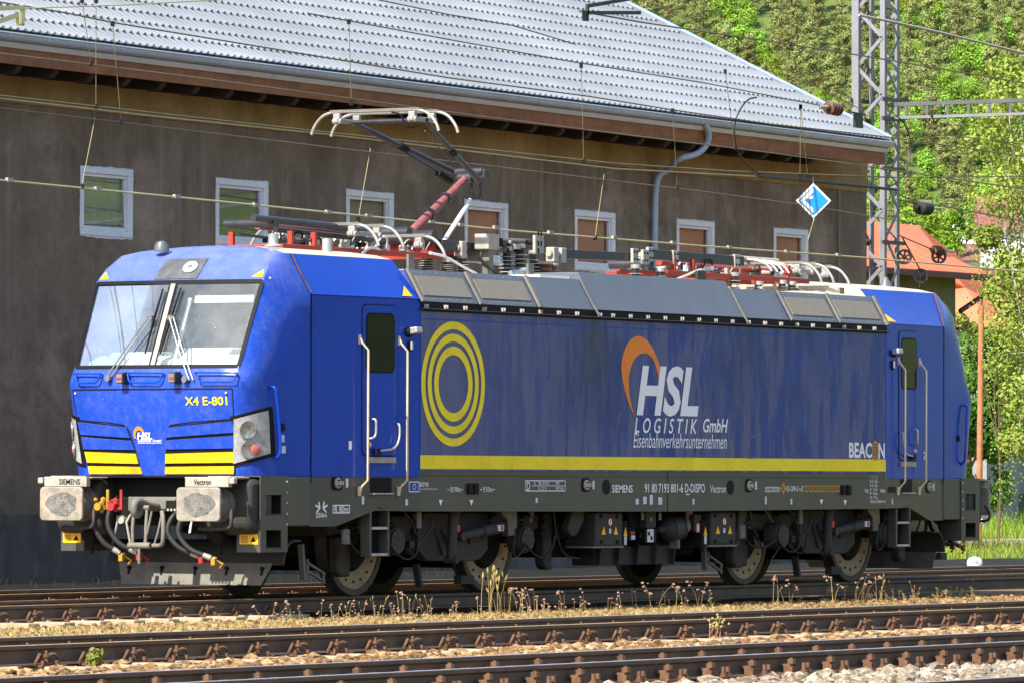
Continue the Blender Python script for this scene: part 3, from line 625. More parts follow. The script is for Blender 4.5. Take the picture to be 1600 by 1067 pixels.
# ---- head lamp in the roof brow
def patch(quad, n1, n2, off, name, mt, parent, thick=0, smooth=60):   # quad of (u,z): bl, br, tr, tl
    m = MB(); vs = []
    for i in range(n2+1):
        for j in range(n1+1):
            a, c = j/n1, i/n2; u = (quad[0][0]*(1-a)+quad[1][0]*a)*(1-c)+(quad[3][0]*(1-a)+quad[2][0]*a)*c; z = (quad[0][1]*(1-a)+quad[1][1]*a)*(1-c)+(quad[3][1]*(1-a)+quad[2][1]*a)*c
            vs.append(SF(u, z, off))
    w = n1+1; m.add(vs, [(i*w+j, i*w+j+1, (i+1)*w+j+1, (i+1)*w+j) for i in range(n2) for j in range(n1)])
    if thick:
        k = len(vs); idx = list(range(w))+[i*w+n1 for i in range(1, n2+1)]+[n2*w+j for j in range(n1-1, -1, -1)]+[i*w for i in range(n2-1, 0, -1)]
        vs2 = []
        for q in idx:
            i, j = divmod(q, w); a, c = j/n1, i/n2; u = (quad[0][0]*(1-a)+quad[1][0]*a)*(1-c)+(quad[3][0]*(1-a)+quad[2][0]*a)*c; z = (quad[0][1]*(1-a)+quad[1][1]*a)*(1-c)+(quad[3][1]*(1-a)+quad[2][1]*a)*c
            vs2.append(SF(u, z, off-thick))
        b0 = len(m.v); m.v += [tuple(p) for p in vs2]; L_ = len(idx)
        for t in range(L_): m.f.append((idx[t], idx[(t+1) % L_], b0+(t+1) % L_, b0+t)); m.mi.append(0)
    return m.build(name, mt, parent, smooth=smooth, fix=bool(thick))
def U(y, z): return y/rowat(z)[2]
q = [(U(.285,3.565),3.565),(U(-.285,3.565),3.565),(U(-.27,3.80),3.80),(U(.27,3.80),3.80)]
hl = patch(q, 6, 4, .010, 'roof_lamp_panel', M['lamp_panel'], LOCO, .02)
p = SF(U(-.13,3.69), 3.69, .016); nrm = (SF(U(-.13,3.69), 3.69, .1)-p).normalized()
m = MB(); m.lathe([(.088,0),(.088,.012),(.055,.014)], p, nrm, 20); m.build('lamp_ring', M['white_print'], hl, smooth=40)
m = MB(); m.lathe([(.05,.006),(.03,.016),(0,.018)], p, nrm, 16); m.build('lamp_lens', M['reflector'], hl, smooth=40)
m = MB(); m.lathe([(.09,0),(.085,.05),(.06,.10),(0,.12)], (1.08,.42,3.90), (0,0,1), 16); m.build('roof_antenna', M['roofgrey'], LOCO, smooth=40)
for s, y in ((1,1.09),(-1,-1.09)):
    m = MB(); m.add([FY(y-s*.13,3.58,.006),FY(y,3.58,.006),FY(y-s*.03,3.665,.006)], [(0,1,2)]); m.build('warning_triangle', M['warn'], LOCO, fix=False)
# ---- nose door panel, louvres
def zp(zx, zy): return at(40+zx*.3186, 600+zy*.3186, x=.33)            # points read off the nose enlargement
def ZP(zx, zy): 
    p = zp(zx, zy); return (U(p.y, p.z), p.z)
m0 = ribbon(lin(ZP(235,28), ZP(1026,22), 20), .016, 'panel_gap', M['black'], LOCO, .003)
ribbon(lin(ZP(235,28), ZP(255,170), 6)+lin(ZP(258,185), ZP(305,440), 8), .014, 'panel_gap', M['black'], LOCO, .003)
ribbon(lin(ZP(1026,22), ZP(1022,180), 6)+lin(ZP(1022,195), ZP(1012,440), 8), .014, 'panel_gap', M['black'], LOCO, .003)
ribbon(lin(ZP(195,452), ZP(1290,452), 24), .02, 'panel_gap', M['black'], LOCO, .002)
for pts in ([(262,176),(420,188),(500,200),(522,222),(545,300),(575,440)], [(1020,170),(830,186),(730,200),(712,222),(702,300),(690,440)]):
    pp = []
    for a, c in zip(pts, pts[1:]): pp += lin(ZP(*a), ZP(*c), 4)
    ribbon(pp, .012, 'panel_gap', M['black'], LOCO, .004)
LV = [([(272,245),(530,262),(515,212),(262,185)],'blue_front'),([(283,317),(548,320),(535,277),(275,257)],'blue_front'),([(298,382),(562,388),(553,340),(287,330)],'yellow_dirty'),([(305,438),(578,438),(570,404),(300,400)],'yellow_dirty'),
      ([(708,260),(1020,235),(1020,180),(718,212)],'blue_front'),([(702,318),(1016,312),(1018,252),(706,274)],'blue_front'),([(695,386),(1012,382),(1015,330),(700,340)],'yellow_dirty'),([(690,438),(1010,438),(1012,400),(694,404)],'yellow_dirty')]
patch([ZP(303,440),ZP(577,440),ZP(515,206),ZP(262,178)], 8, 8, .006, 'louvre_recess', M['black'], LOCO)
patch([ZP(691,440),ZP(1011,440),ZP(1021,172),ZP(716,206)], 8, 8, .006, 'louvre_recess', M['black'], LOCO)
for qd, mm in LV: patch([ZP(*k) for k in qd], 8, 2, .022, 'louvre', M[mm], LOCO, .02, smooth=30)
for zx, zy in ((257,45),(998,42)):
    p = SF(*ZP(zx, zy), .004); m = MB(); m.lathe([(.014,0),(.014,.01),(0,.012)], p, (-1,0,.1), 10); m.build('panel_lock', M['alu'], LOCO, smooth=40)
# ---- head and tail lamps on the corners
for s in (-1, 1):
    us = lambda u: s*u
    bz = patch([(us(.955),1.47),(us(2.0),1.60),(us(2.0),2.145),(us(.955),2.03)], 10, 6, .012, 'lamp_bezel', M['black'], LOCO, .03)
    gl_ = patch([(us(1.0),1.51),(us(1.86),1.625),(us(1.88),2.10),(us(1.0),2.0)], 10, 6, .020, 'lamp_glass', M['lamp_house'], bz)
    for (u, z, r, mm) in ((1.34,1.885,.10,'reflector'),(1.36,1.67,.10,'reflector'),(1.50,1.665,.062,'red_lens')):
        p = SF(us(u), z, .022); nn = (SF(us(u), z, .1)-p).normalized()
        m = MB(); m.lathe([(r,0),(r*.98,.012),(r*.6,.004 if mm == 'reflector' else .02),(0,-.002 if mm == 'reflector' else .022)], p+nn*(.004 if mm == 'red_lens' else 0), nn, 18); m.build('lamp_reflector' if mm == 'reflector' else 'tail_lamp', M[mm], bz, smooth=30)
# ---- ledge below the windscreen: grab bars, marker lamps, wipers
for za, zb_ in ((265,428),(575,780),(950,1168)):
    y0 = at(40+za*.2812, 340+885*.2812, x=.25).y; y1 = at(40+zb_*.2812, 340+885*.2812, x=.25).y
    m = MB(); m.tube([FY(y0,2.50,.05), FY(y1,2.495,.05)], .010, 6); m.tube([FY(y0-.03,2.49,.05),FY(y0-.06,2.42,.05),FY(y0-.1,2.405,.05),FY(y1+.06,2.405,.05),FY(y1+.02,2.42,.05),FY(y1,2.49,.05)], .010, 6)
    for y in (y0, y1): m.cyl(FY(y,2.495,0), FY(y,2.495,.055), .010, n=6)
    m.build('grab_bar', M['blue'], LOCO, smooth=50)
for zx in (515, 805):
    p = at(40+zx*.2812, 340+892*.2812, x=.16); y = p.y-.06
    m = MB(); m.prism([(.10,2.40),(.22,2.40),(.22,2.53),(.09,2.52)], 'y', y-.045, y+.045); k = m.build('marker_lamp', M['darktube'], LOCO, bevel=.01)
    m = MB(); m.box(.085,.095, y-.035, y+.035, 2.41, 2.505); k2 = m.build('marker_lamp_face', M['under_lit'], k); m = MB(); m.box(.080,.086, y-.03, y+.03, 2.44, 2.465); m.build('marker_lamp_lens', M['red_print'], k)
def zw(zx, zy, off): 
    p = at(40+zx*.2812, 340+zy*.2812, x=.40); p = at(40+zx*.2812, 340+zy*.2812, x=FY(p.y, p.z, off).x); return FY(p.y, p.z, off)
for arms, blade, pv in (([(447,900),(690,572)],[(762,405),(665,760)],(470,895)), ([(905,905),(806,568)],[(862,400),(748,760)],(890,900))):
    m = MB()
    for d in (0, 1):
        a = zw(arms[0][0]+(22 if d else 0), arms[0][1], .03); c = zw(arms[1][0]+(14 if d else -8), arms[1][1], .07); m.tube([a, a*.5+c*.5+Vector((-.02,0,0)), c], .0095, 6)
    a = zw(*arms[1], .06); m.box(a.x-.02, a.x+.03, a.y-.035, a.y+.035, a.z-.025, a.z+.025)
    p = zw(*pv, .02); m.cyl(p+Vector((.03,0,0)), p+Vector((-.05,0,.0)), .035, n=10)
    wp = m.build('wiper', M['wiper_grey'], LOCO, smooth=40)
    m = MB(); a = zw(*blade[0], .035); c = zw(*blade[1], .035); m.tube([a, (a+c)/2+Vector((-.02,0,0)), c], .010, 5); m.bar(zw(*blade[0], .02), zw(*blade[1], .02), .008, .02, (-1,0,0)); m.build('wiper_blade', M['black'], wp)
# ---- side handrail on the nose, coupling socket and small marks
pA = at(424, 606, y=-1.28); m = MB(); m.tube(smoothp([(.78,-1.24,2.36),(.76,-1.30,2.36),(.78,-1.31,2.30),(.86,-1.325,1.72),(.85,-1.31,1.60),(.84,-1.25,1.56)], 2), .017, 8); both(m.build('nose_handrail', M['blue'], LOCO, smooth=50))
p = at(441, 667, y=-1.268); m = MB(); m.lathe([(.045,0),(.045,.012),(.03,.016),(.012,.02),(0,.02)], p, (-.1,-1,0), 14); both(m.build('socket_cap', M['black'], LOCO, smooth=40))
# ================================================================ locomotive: sides
def spatch(x0, x1, z0, z1, off, name, mt, parent, thick=.0, rad=0, bev=0, mirror=False):   # slab lying on the near side
    c = []
    if rad:
        for cx, cz, a0 in ((x1-rad,z0+rad,270),(x1-rad,z1-rad,0),(x0+rad,z1-rad,90),(x0+rad,z0+rad,180)):
            c += [(cx+rad*math.cos(R(a0+a)), cz+rad*math.sin(R(a0+a))) for a in range(0, 91, 18)]
    else: c = [(x0,z0),(x1,z0),(x1,z1),(x0,z1)]
    m = MB(); n = len(c)
    if thick:
        m.add([SD(x, z, off) for x, z in c]+[SD(x, z, off-thick) for x, z in c], [tuple(range(n)), tuple(range(n, 2*n))[::-1]]+[(i, n+i, n+(i+1) % n, (i+1) % n) for i in range(n)])
    else: m.add([SD(x, z, off) for x, z in c], [tuple(range(n))])
    o = m.build(name, mt, parent, bevel=bev, fix=bool(thick))
    return o
def frame(x0, x1, z0, z1, w, off, name, mt, parent):
    m = MB()
    for a, b_, c, d in ((x0,x1,z0,z0+w),(x0,x1,z1-w,z1),(x0,x0+w,z0+w,z1-w),(x1-w,x1,z0+w,z1-w)): m.add([SD(a,c,off),SD(b_,c,off),SD(b_,d,off),SD(a,d,off)], [(0,1,2,3)])
    return m.build(name, mt, parent, fix=False)
def px_side(px, py, y=-1.49): p = at(px, py, y=y); return p.x, p.z
spatch(3.57, 15.40, 1.462, 1.618, .004, 'yellow_stripe', M['yellow'], LOCO)
m = MB(); m.box(3.58, 12.6, -1.496, -1.485, 3.175, 3.187); m.build('panel_seam', M['blue'], LOCO)
for x in (3.575, 15.405): m = MB(); m.box(x-.012, x+.012, -1.4935, -1.46, 1.46, 3.33); m.build('panel_edge', M['blue'], LOCO)
# cab seams, doors and handrails at both ends
def xm(x, end): return x if end == 0 else 2*XC-x
for end in (0, 1):
    X = lambda x: xm(x, end)
    def rect(x0, x1): a, c = X(x0), X(x1); return (min(a, c), max(a, c))
    a, c = rect(1.485, 1.51); spatch(a, c, 1.30, 3.42, .004, 'cab_seam', M['black'], LOCO)
    m = MB(); P = [(X(1.50),-1.316,3.42),(X(1.44),-1.22,3.62),(X(1.40),-1.115,3.855)]; m.tube(P, .009, 6); m.build('cab_seam', M['rust'], LOCO)
    m = MB(); m.tube([SD(X(1.5),3.405,.004), SD(X(3.55),3.405,.004)], .010, 6); m.build('roof_seam', M['blue'], LOCO)
    a, c = rect(2.455, 3.125); 
    door = spatch(a-.012, c+.012, 1.60, 3.32, .004, 'cab_door', M['black'], LOCO, rad=.08)
    spatch(a, c, 1.612, 3.308, .010, 'door_leaf', M['blue'], door, .008, rad=.07, bev=.003)
    a, c = rect(2.53, 3.04); spatch(a-.02, c+.02, 2.545, 3.225, .013, 'window_seal', M['black'], door, .004, rad=.08); spatch(a, c, 2.565, 3.205, .015, 'door_window', M['black_glass'], door, .003, rad=.065)
    a, c = rect(2.56, 3.07); st = spatch(a, c, 1.525, 1.59, .03, 'door_sill', M['plate'], LOCO, .03, bev=.004)
    m = MB(); x = X(2.62); m.tube(smoothp([SD(x,2.02,.015),SD(x,2.02,.07),SD(x,1.95,.075),SD(x,1.83,.07),SD(X(2.57),1.80,.05),SD(X(2.56),1.80,.01)], 2), .014, 8); m.lathe([(.035,0),(.03,.02),(0,.025)], SD(X(2.57),1.73,.01), (0,-1,0), 12); m.build('door_handle', M['alu'], door, smooth=50)
    m = MB(); m.tube(smoothp([SD(X(3.09),1.97,.02),SD(X(3.09),1.97,.06),SD(X(3.09),1.80,.06),SD(X(3.0),1.68,.06),SD(X(2.72),1.665,.06),SD(X(2.70),1.66,.01)], 2), .013, 8); m.build('door_pull', M['alu'], door, smooth=50); 
    m = MB(); q = SD(X(2.70),1.655,.03); m.box(q.x-.05,q.x+.05,q.y-.03,q.y+.03,1.62,1.69); m.build('pull_bracket', M['black'], door)
    for x in (2.40, 3.15):
        x = X(x); m = MB(); m.tube([SD(x,2.93,.02),SD(x,2.885,.035),SD(x+.035,2.80,.095),SD(x+.035,1.33,.095),SD(x-.0,1.25,.03),SD(x-.0,1.20,.02)], .0145, 8)
        h = m.build('door_handrail', M['rail_gold'], LOCO, smooth=50); m = MB(); 
        for z0 in (2.86, 1.15): q = SD(x, z0); m.box(x-.022, x+.022, q.y-.02, q.y+.01, z0, z0+.11)
        m.build('handrail_flange', M['rail_gold'], h, bevel=.006)
    # side marker camera / lamp
    x = X(3.33); q = SD(x, 3.02); m = MB(); m.lathe([(.055,0),(.06,.02),(.05,.04),(0,.045)], q, (0,-1,0), 12); k = m.build('rear_camera', M['black'], LOCO, smooth=40)
    m = MB(); q = SD(X(3.36), 3.04); m.prism([(q.y-.13,q.z-.03),(q.y-.03,q.z-.05),(q.y,q.z+.03),(q.y-.12,q.z+.04)], 'x', q.x-.05, q.x+.09); m.build('camera_hood', M['alu'], k, bevel=.015)
    m = MB(); q = SD(X(3.36), 2.86); m.box(q.x-.04,q.x+.04,q.y-.03,q.y+.01,q.z-.06,q.z+.06); k = m.build('step_lamp', M['black'], LOCO, bevel=.02); m = MB(); m.box(q.x-.022,q.x+.022,q.y-.036,q.y-.03,q.z-.04,q.z+.05); m.build('step_lamp_lens', M['white_print'], k, bevel=.004)
    # warning triangle on the cab roof edge
    x = X(3.40); m = MB(); P = [(X(3.44),3.43),(X(3.22),3.43),(X(3.42),3.55)] ; m.add([Vector((a, -1.475+(c-3.4)*.85-.012, c)) for a, c in P], [(0,1,2)]); m.build('warning_triangle', M['warn'], LOCO, fix=False)
# ---- skirt
SKZ = 1.46
def skirt_poly():
    L_ = [(1.50,1.46),(1.50,.81),(1.98,.81),(2.72,.985),(XC,.955)]
    return L_
m = MB(); lo = [(1.50,.81),(1.98,.81),(2.72,.985),(3.57,.975),(9.482,.955)]; lo += [(2*XC-x, z) for x, z in reversed(lo)]
vs = []
for x, z in lo: vs += [SD(x, z, -.012), SD(x, 1.46, -.012)]
m.add(vs, [(2*i, 2*i+2, 2*i+3, 2*i+1) for i in range(len(lo)-1)])
vs = []
for x, z in lo: vs += [(x, wside(x), z), (x, wside(x), 1.46)]
m.add(vs, [(2*i, 2*i+1, 2*i+3, 2*i+2) for i in range(len(lo)-1)])
vs = []
for x, z in lo: vs += [SD(x, z, -.012), (x, wside(x), z)]
m.add(vs, [(2*i, 2*i+1, 2*i+3, 2*i+2) for i in range(len(lo)-1)])
m.add([SD(1.5,.81,-.012),SD(1.5,1.46,-.012),(1.5,1.31,1.46),(1.5,1.31,.81)], [(0,1,2,3)]); m.add([SD(17.48,.81,-.012),SD(17.48,1.46,-.012),(17.48,1.31,1.46),(17.48,1.31,.81)], [(3,2,1,0)])
skirt = m.build('skirt', M['skirt'], LOCO, fix=False)
m = MB(); m.box(9.478, 9.49, -1.4815, -1.475, .95, 1.46); m.build('skirt_joint', M['black'], skirt)
m = MB(); m.tube([SD(2.8,1.015,-.006), SD(16.2,1.005,-.006)], .012, 6); m.build('skirt_bead', M['skirt'], skirt)
m = MB(); m.tube([SD(3.58,1.385,-.010), SD(15.4,1.375,-.010)], .007, 6); m.build('skirt_bead', M['skirt'], skirt)
def sk(px, py): return px_side(px, py, -1.478)
for pxc, pyc in ((527,754),(915,757),(1170,758),(1451,760)):
    y = -1.35 if pxc < 600 or pxc > 1400 else -1.478; p = at(pxc, pyc, y=y); x, z = p.x, p.z; w = .105
    o = spatch(x-w, x+w, z-.085, z+.085, -.006, 'lifting_socket', M['black'], LOCO, .004, rad=.06)
    m = MB(); m.lathe([(.062,0),(.062,.02),(.044,.025),(.044,0)], SD(x,z,-.004), (0,-1,0), 16, False); m.build('socket_ring', M['plate'], o, smooth=40)
    spatch(x-.05, x+.085, z-.022, z+.022, .022, 'socket_bar', M['plate'], o, .01)
    spatch(x+.16, x+.21, z-.05, z+.05, -.007, 'sticker', M['sticker'], LOCO)
for pxc, pyc in ((947,760),(1141,761)):
    x, z = sk(pxc, pyc); spatch(x-.095, x+.095, z-.09, z+.09, -.007, 'lifting_hole', M['black'], LOCO, .004, rad=.088)
for pxc, pyc in ((733,763),(742,763),(1316,765),(1325,765)):
    x, z = sk(pxc, pyc); spatch(x-.05, x+.05, z-.065, z+.065, .02, 'rubber_stop', M['black'], LOCO, .03, bev=.01)
for end in (0, 1):
    a, c = sorted((xm(2.63, end), xm(3.03, end)))
    o = spatch(a, c, 1.185, 1.36, -.004, 'step_recess', M['black'], LOCO, .004, rad=.03); 
    m = MB(); q = SD((a+c)/2, 1.185); m.box(a-.01, c+.01, q.y-.04, q.y+.04, 1.17, 1.185); m.build('step_tread', M['alu'], o)
# small stickers and triangles along the skirt
for pxc, pyc, w, h in ((567,781,.05,.09),(627,784,.05,.07),(838,781,.05,.06),(995,783,.08,.07),(1007,781,.09,.09),(1017,780,.08,.12),(1031,782,.10,.09),(1083,783,.05,.07),(1196,781,.05,.10),(1236,783,.05,.07),(1396,783,.05,.07)):
    y = -1.39 if pxc < 640 else -1.478; p = at(pxc, pyc, y=y); spatch(p.x-w/2, p.x+w/2, p.z-h/2, p.z+h/2, -.007, 'sticker', M['sticker'], LOCO)
for pxc, pyc in ((688,785),(736,785),(1283,784),(1320,785)):
    x, z = sk(pxc, pyc); m = MB(); m.add([SD(x-.045,z+.035,-.007),SD(x+.045,z+.035,-.007),SD(x,z-.035,-.007)], [(2,1,0)]); m.build('jacking_mark', M['white_print'], LOCO, fix=False)
# ---- lettering
def text(s, bold=.0, shear=0):
    c = bpy.data.curves.new('t', 'FONT'); c.body = s; c.offset = bold; c.shear = shear; c.resolution_u = 3; c.fill_mode = 'FRONT'
    o = bpy.data.objects.new('t', c); COL.objects.link(o); dg = bpy.context.evaluated_depsgraph_get(); me = bpy.data.meshes.new_from_object(o.evaluated_get(dg))
    bpy.data.objects.remove(o); bpy.data.curves.remove(c)
    xs = [v.co.x for v in me.vertices]; ys = [v.co.y for v in me.vertices]; x0, x1, y0, y1 = min(xs), max(xs), min(ys), max(ys)
    for v in me.vertices: v.co.x = (v.co.x-x0)/(x1-x0); v.co.y = (v.co.y-y0)/(y1-y0); v.co.z = 0
    return me
def put(me, f, name, mt, parent=None):
    for v in me.vertices: v.co = f(v.co.x, v.co.y)
    me.materials.clear(); me.materials.append(mt); me.name = name; return link(name, me, parent or LOCO)
def stext(s, pa, pb, mt, off=.005, y=-1.49, bold=0, shear=0, name='lettering'):       # px corners: left-bottom, right-top
    a = at(*pa, y=y); c = at(*pb, y=y); return put(text(s, bold, shear), lambda u, v: SD(a.x+(c.x-a.x)*u, a.z+(c.z-a.z)*v, off), name, mt)
W = M['white_print']; M['chalk'] = mat('faint_chalk', (.09,.10,.22), .8, var=.3, vs=30)
def spoly(pts, off, name, mt, parent=None):
    m = MB(); m.add([SD(*px_side(*p), off) for p in pts], [tuple(range(len(pts)))]); return m.build(name, mt, parent or LOCO, fix=False)
Z5 = lambda L_: [(800+a*.3, 380+c*.3) for a, c in L_]
o_ = Z5([(640,905),(600,820),(575,720),(567,650),(575,580),(600,515),(640,482),(670,482),(710,510),(745,570),(770,640),(782,720),(778,800),(762,885)])
i_ = Z5([(640,905),(617,830),(605,750),(608,680),(625,620),(655,580),(685,570),(710,575),(735,605),(752,650),(766,720),(764,800),(758,888)])
n = 40
def resample(P, n):
    P = smoothp([(x, y, 0) for x, y in P], 2); D = [0]
    for a, c in zip(P, P[1:]): D.append(D[-1]+(c-a).length)
    out = []; k = 0
    for i in range(n+1):
        t = D[-1]*i/n
        while k < len(D)-2 and D[k+1] < t: k += 1
        f = (t-D[k])/max(1e-6, D[k+1]-D[k]); q = P[k].lerp(P[k+1], f); out.append((q.x, q.y))
    return out
A_, B_ = resample(o_, n), resample(i_, n)
m = MB(); m.add([SD(*px_side(*p), .0035) for p in A_]+[SD(*px_side(*p), .0035) for p in B_], [(i, i+1, n+2+i, n+1+i) for i in range(n)]); m.build('logo_arc', M['orange_print'], LOCO, fix=False)
stext('HSL', (994,649), (1091,573), W, .006, bold=.035, shear=.22, name='logo_letters'); stext('L O G I S T I K', (991,676), (1089,654), W, bold=.012, shear=.25, name='logo_text'); stext('GmbH', (1098,675), (1137,654), W, bold=.018, shear=.25, name='logo_text'); stext('Eisenbahnverkehrsunternehmen', (989,699), (1135,678), W, bold=.0, shear=.25, name='logo_text')
def ann(cx, cz, r0, r1, off, name, mt, n=64, sz=1.0, parent=None):
    m = MB(); m.add([SD(cx+r*math.cos(2*math.pi*i/n), cz+sz*r*math.sin(2*math.pi*i/n), off) for r in (r0, r1) for i in range(n)], [(i, (i+1) % n, n+(i+1) % n, n+i) for i in range(n)]); return m.build(name, mt, parent or LOCO, fix=False)
for r0, r1 in ((.63,.72),(.49,.577),(.335,.434)): ann(4.305, 2.443, r0, r1, .005, 'logo_ring', M['yellow'])
stext('BEAC', (1326,715), (1362,691), W, bold=.03, name='logo_letters'); stext('N', (1372,716), (1382,692), W, bold=.03, name='logo_letters')
p = at(1367, 704, y=-1.49)
for r0, r1 in ((.075,.10),(.045,.062),(.012,.030)): ann(p.x, p.z, r0, r1, .005, 'logo_ring', M['gold_print'], 32, 1.35)
S_ = -1.478; so_ = -.008
stext('SIEMENS', (956,769), (988,757), W, so_, S_, .012); stext('91 80 7193 801-6 D-DISPO', (1007,769), (1101,755), W, so_, S_, .01); stext('Vectron', (1109,769), (1134,757), W, so_, S_)
p = at(1074.5, 771, y=S_); m = MB(); m.box(p.x-.045, p.x+.045, -1.4715-.012, -1.4715, p.z-.012, p.z); m.build('underline', W, LOCO)
stext('18.98m', (703,768), (720,760), W, so_, S_); stext('9.50m', (754,768), (769,760), W, so_, S_)
for a, c in ((699,701),(721,723),(750,752.5),(770,772.5)): stext('-', (a,765), (c,763.5), W, so_, S_)
stext('ERTMS', (655,760), (669,753), W, so_, S_, .01); stext('European Rail Traffic Management System', (655,765), (684,762), W, so_, S_); 
x, z = sk(647.5, 760); spatch(x-.10, x+.10, z-.06, z+.06, -.008, 'flag_border', W, LOCO); fl = spatch(x-.09, x+.09, z-.05, z+.05, -.006, 'flag_plate', M['eu'], LOCO); ann(x, z, .026, .034, -.004, 'flag_stars', M['yellow'], 12)
a = at(820, 767, y=S_); c = at(883, 750, y=S_); frame(a.x, c.x, a.z, c.z, .010, so_, 'route_table', W, LOCO); frame(a.x+.16, c.x-.01, (a.z+c.z)/2-.003, (a.z+c.z)/2+.003, .003, so_, 'route_table', W, LOCO)
stext('D', (822.5,765.5), (828,752), W, so_, S_, .01); stext('A    BK SR RO', (834,757), (858,752), W, so_, S_); stext('PL C2  B', (841,765), (853,760), W, so_, S_); stext('MET', (868,757), (874,752.5), W, so_, S_); stext('MET-MA', (868,765), (880,760), W, so_, S_)
a = at(1195, 768, y=S_); c = at(1218, 760, y=S_); spatch(a.x, c.x, a.z, c.z, so_, 'inspection_plate', M['sticker'], LOCO); stext('REV MINDEN 18.06.20', (1196,767), (1217,761), M['black_print'], -.006, S_)
p = at(1223.5, 762.5, y=S_); m = MB(); m.add([SD(p.x-.07,p.z,so_),SD(p.x,p.z-.085,so_),SD(p.x+.07,p.z,so_),SD(p.x,p.z+.085,so_)], [(0,1,2,3)]); m.build('route_diamond', M['gold_print'], LOCO, fix=False); stext('R', (1222,766.5), (1225,759), M['black_print'], -.006, S_)
stext('KE-GPR-E mZ', (1228,767), (1255,759), W, so_, S_)
for k in range(8):
    a = at(1257+k*7, 768, y=S_); c = at(1262.6+k*7, 758, y=S_); frame(a.x, c.x, a.z, c.z, .012, so_, 'country_mark', M['gold_print'], LOCO); stext(['D','A','CZ','SK','H','PL','RO','BG'][k], (1258.4+k*7,766), (1261.3+k*7,760.4), M['gold_print'], so_, S_)
for k, s in enumerate(('R+E 150t','R+E 130t','P+E 129t','R 133t','P 93t','G 72t','45t/58kN')):
    stext(s, (1359,748+k*6.2), (1371 if k < 6 else 1383,743.6+k*6.2), W, so_, S_)
stext('90t', (1351,769.5), (1357,763.5), W, so_, S_); stext('98t', (1375,769), (1383,763.5), W, so_, S_)
a = at(1385, 769, y=-1.45); c = at(1399, 760, y=-1.45); spatch(a.x, c.x, a.z, c.z, so_, 'number_plate', M['black_print'], LOCO)
yb = -1.38; a = at(524.5, 801.5, y=yb); c = at(548, 788, y=yb); frame(a.x, c.x, a.z, c.z, .012, so_, 'radius_box', W, LOCO); stext('R 80m', (527,799.5), (546,790), W, so_, yb, .01); stext('250m', (501,808), (516.5,800.5), W, so_, yb, .01)
p = at(509, 793, y=yb); m = MB()
for sx in (-1, 1):
    for dx, dz in ((.11,.03),(.09,-.05),(.05,.07)): m.bar(SD(p.x+sx*.03,p.z,so_), SD(p.x+sx*dx,p.z+dz,so_), .02, .004, (0,1,0))
m.build('hump_mark', W, LOCO)
stext('1', (543.8,702), (548.2,688.5), W, .006, -1.37, .02); stext('2', (1441.5,717), (1446,705), W, .006, -1.37, .02)
stext('Z', (1168,716), (1180,680), M['chalk'], .004, -1.49, -.012, .3, 'chalk_mark'); stext('2', (950,704), (961,675), M['chalk'], .004, -1.49, -.012, .2, 'chalk_mark')
# front lettering
def ftext(s, za, zb_, mt, bold=0, off=.008, shear=0, name='lettering'):
    a, c = zp(*za), zp(*zb_); return put(text(s, bold, shear), lambda u, v: FY(a.y+(c.y-a.y)*u, a.z+(c.z-a.z)*v, off), name, mt)
ftext('X4 E-801', (808,103), (1000,60), M['yellow'], .010); ftext('HSL', (565,270), (640,235), W, .03, .012, .2, 'logo_letters'); ftext('LOGISTIK GmbH', (568,282), (684,270), W, .01, .012, .2, 'logo_text'); ftext('Eisenbahnverkehrsunternehmen', (568,290), (684,283), W, 0, .012, .2, 'logo_text')
m = MB(); n = 24; c0 = zp(575,246); vs = []
for i in range(n+1):
    t = R(-60+i*11.2); 
    for rr, ey in ((.085,0),(.058,-.012)): vs.append(FY(c0.y-(.075 if rr > .07 else .052)*math.cos(t)+ey*.4, c0.z+rr*math.sin(t)*1.05+ey, .010))
m.add(vs, [(2*i, 2*i+1, 2*i+3, 2*i+2) for i in range(n)]); m.build('logo_arc', M['orange_print'], LOCO, fix=False)
for zx, zy in ((1257,266),(1262,320)): p = at(40+zx*.3186, 600+zy*.3186, y=-1.268); spatch(p.x-.04, p.x+.04, p.z-.04, p.z+.04, .006, 'sticker', M['sticker'], LOCO)
# ---- roof shoulder: sloping panels above the sides
def sh(x, t, off=0): return Vector((x, -1.49+.22*t-off*.87, 3.36+.38*t+off*.5))       # t 0 lower edge .. 1 upper edge
def shpanel(x0, x1, t0, t1, off, name, mt, thick=.02, parent=LOCO, bev=.004, far=False):
    m = MB(); P = [sh(x0,t0,off),sh(x1,t0,off),sh(x1,t1,off),sh(x0,t1,off)]; Q = [sh(x0,t0,off-thick),sh(x1,t0,off-thick),sh(x1,t1,off-thick),sh(x0,t1,off-thick)]
    m.add(P+Q, [(0,1,2,3),(7,6,5,4),(0,4,5,1),(1,5,6,2),(2,6,7,3),(3,7,4,0)]); return m.build(name, mt, parent, bevel=bev)
grilles = ((3.60,4.86),(4.92,6.24),(12.74,14.02),(14.08,15.38))
for x0, x1 in grilles:
    o = shpanel(x0, x1, .02, 1.0, .020, 'roof_grille', M['roofgrey']); shpanel(x0+.09, x1-.09, .20, .80, .030, 'grille_mesh', M['grille'], .012, o, 0)
    for k in range(7):
        for t in (.10, .90): p = sh(x0+.12+(x1-x0-.24)*k/6, t, .022); m = MB(); m.ico(p, .010, 1); m.build('bolt', M['under_lit'], o)
for x in (3.58, 4.89, 6.27, 12.70, 14.05, 15.40):
    m = MB(); m.bar(sh(x,-.02,.040), sh(x,.99,.040), .07, .03, (0,-.87,.5)); m.build('grille_divider', M['alu'] if 0 else M['under_lit'], LOCO, bevel=.008)
for x0, x1, t1 in ((6.32,7.58,1.0),(11.45,12.66,1.0)): shpanel(x0, x1, .02, t1, .020, 'roof_panel', M['roofgrey'])
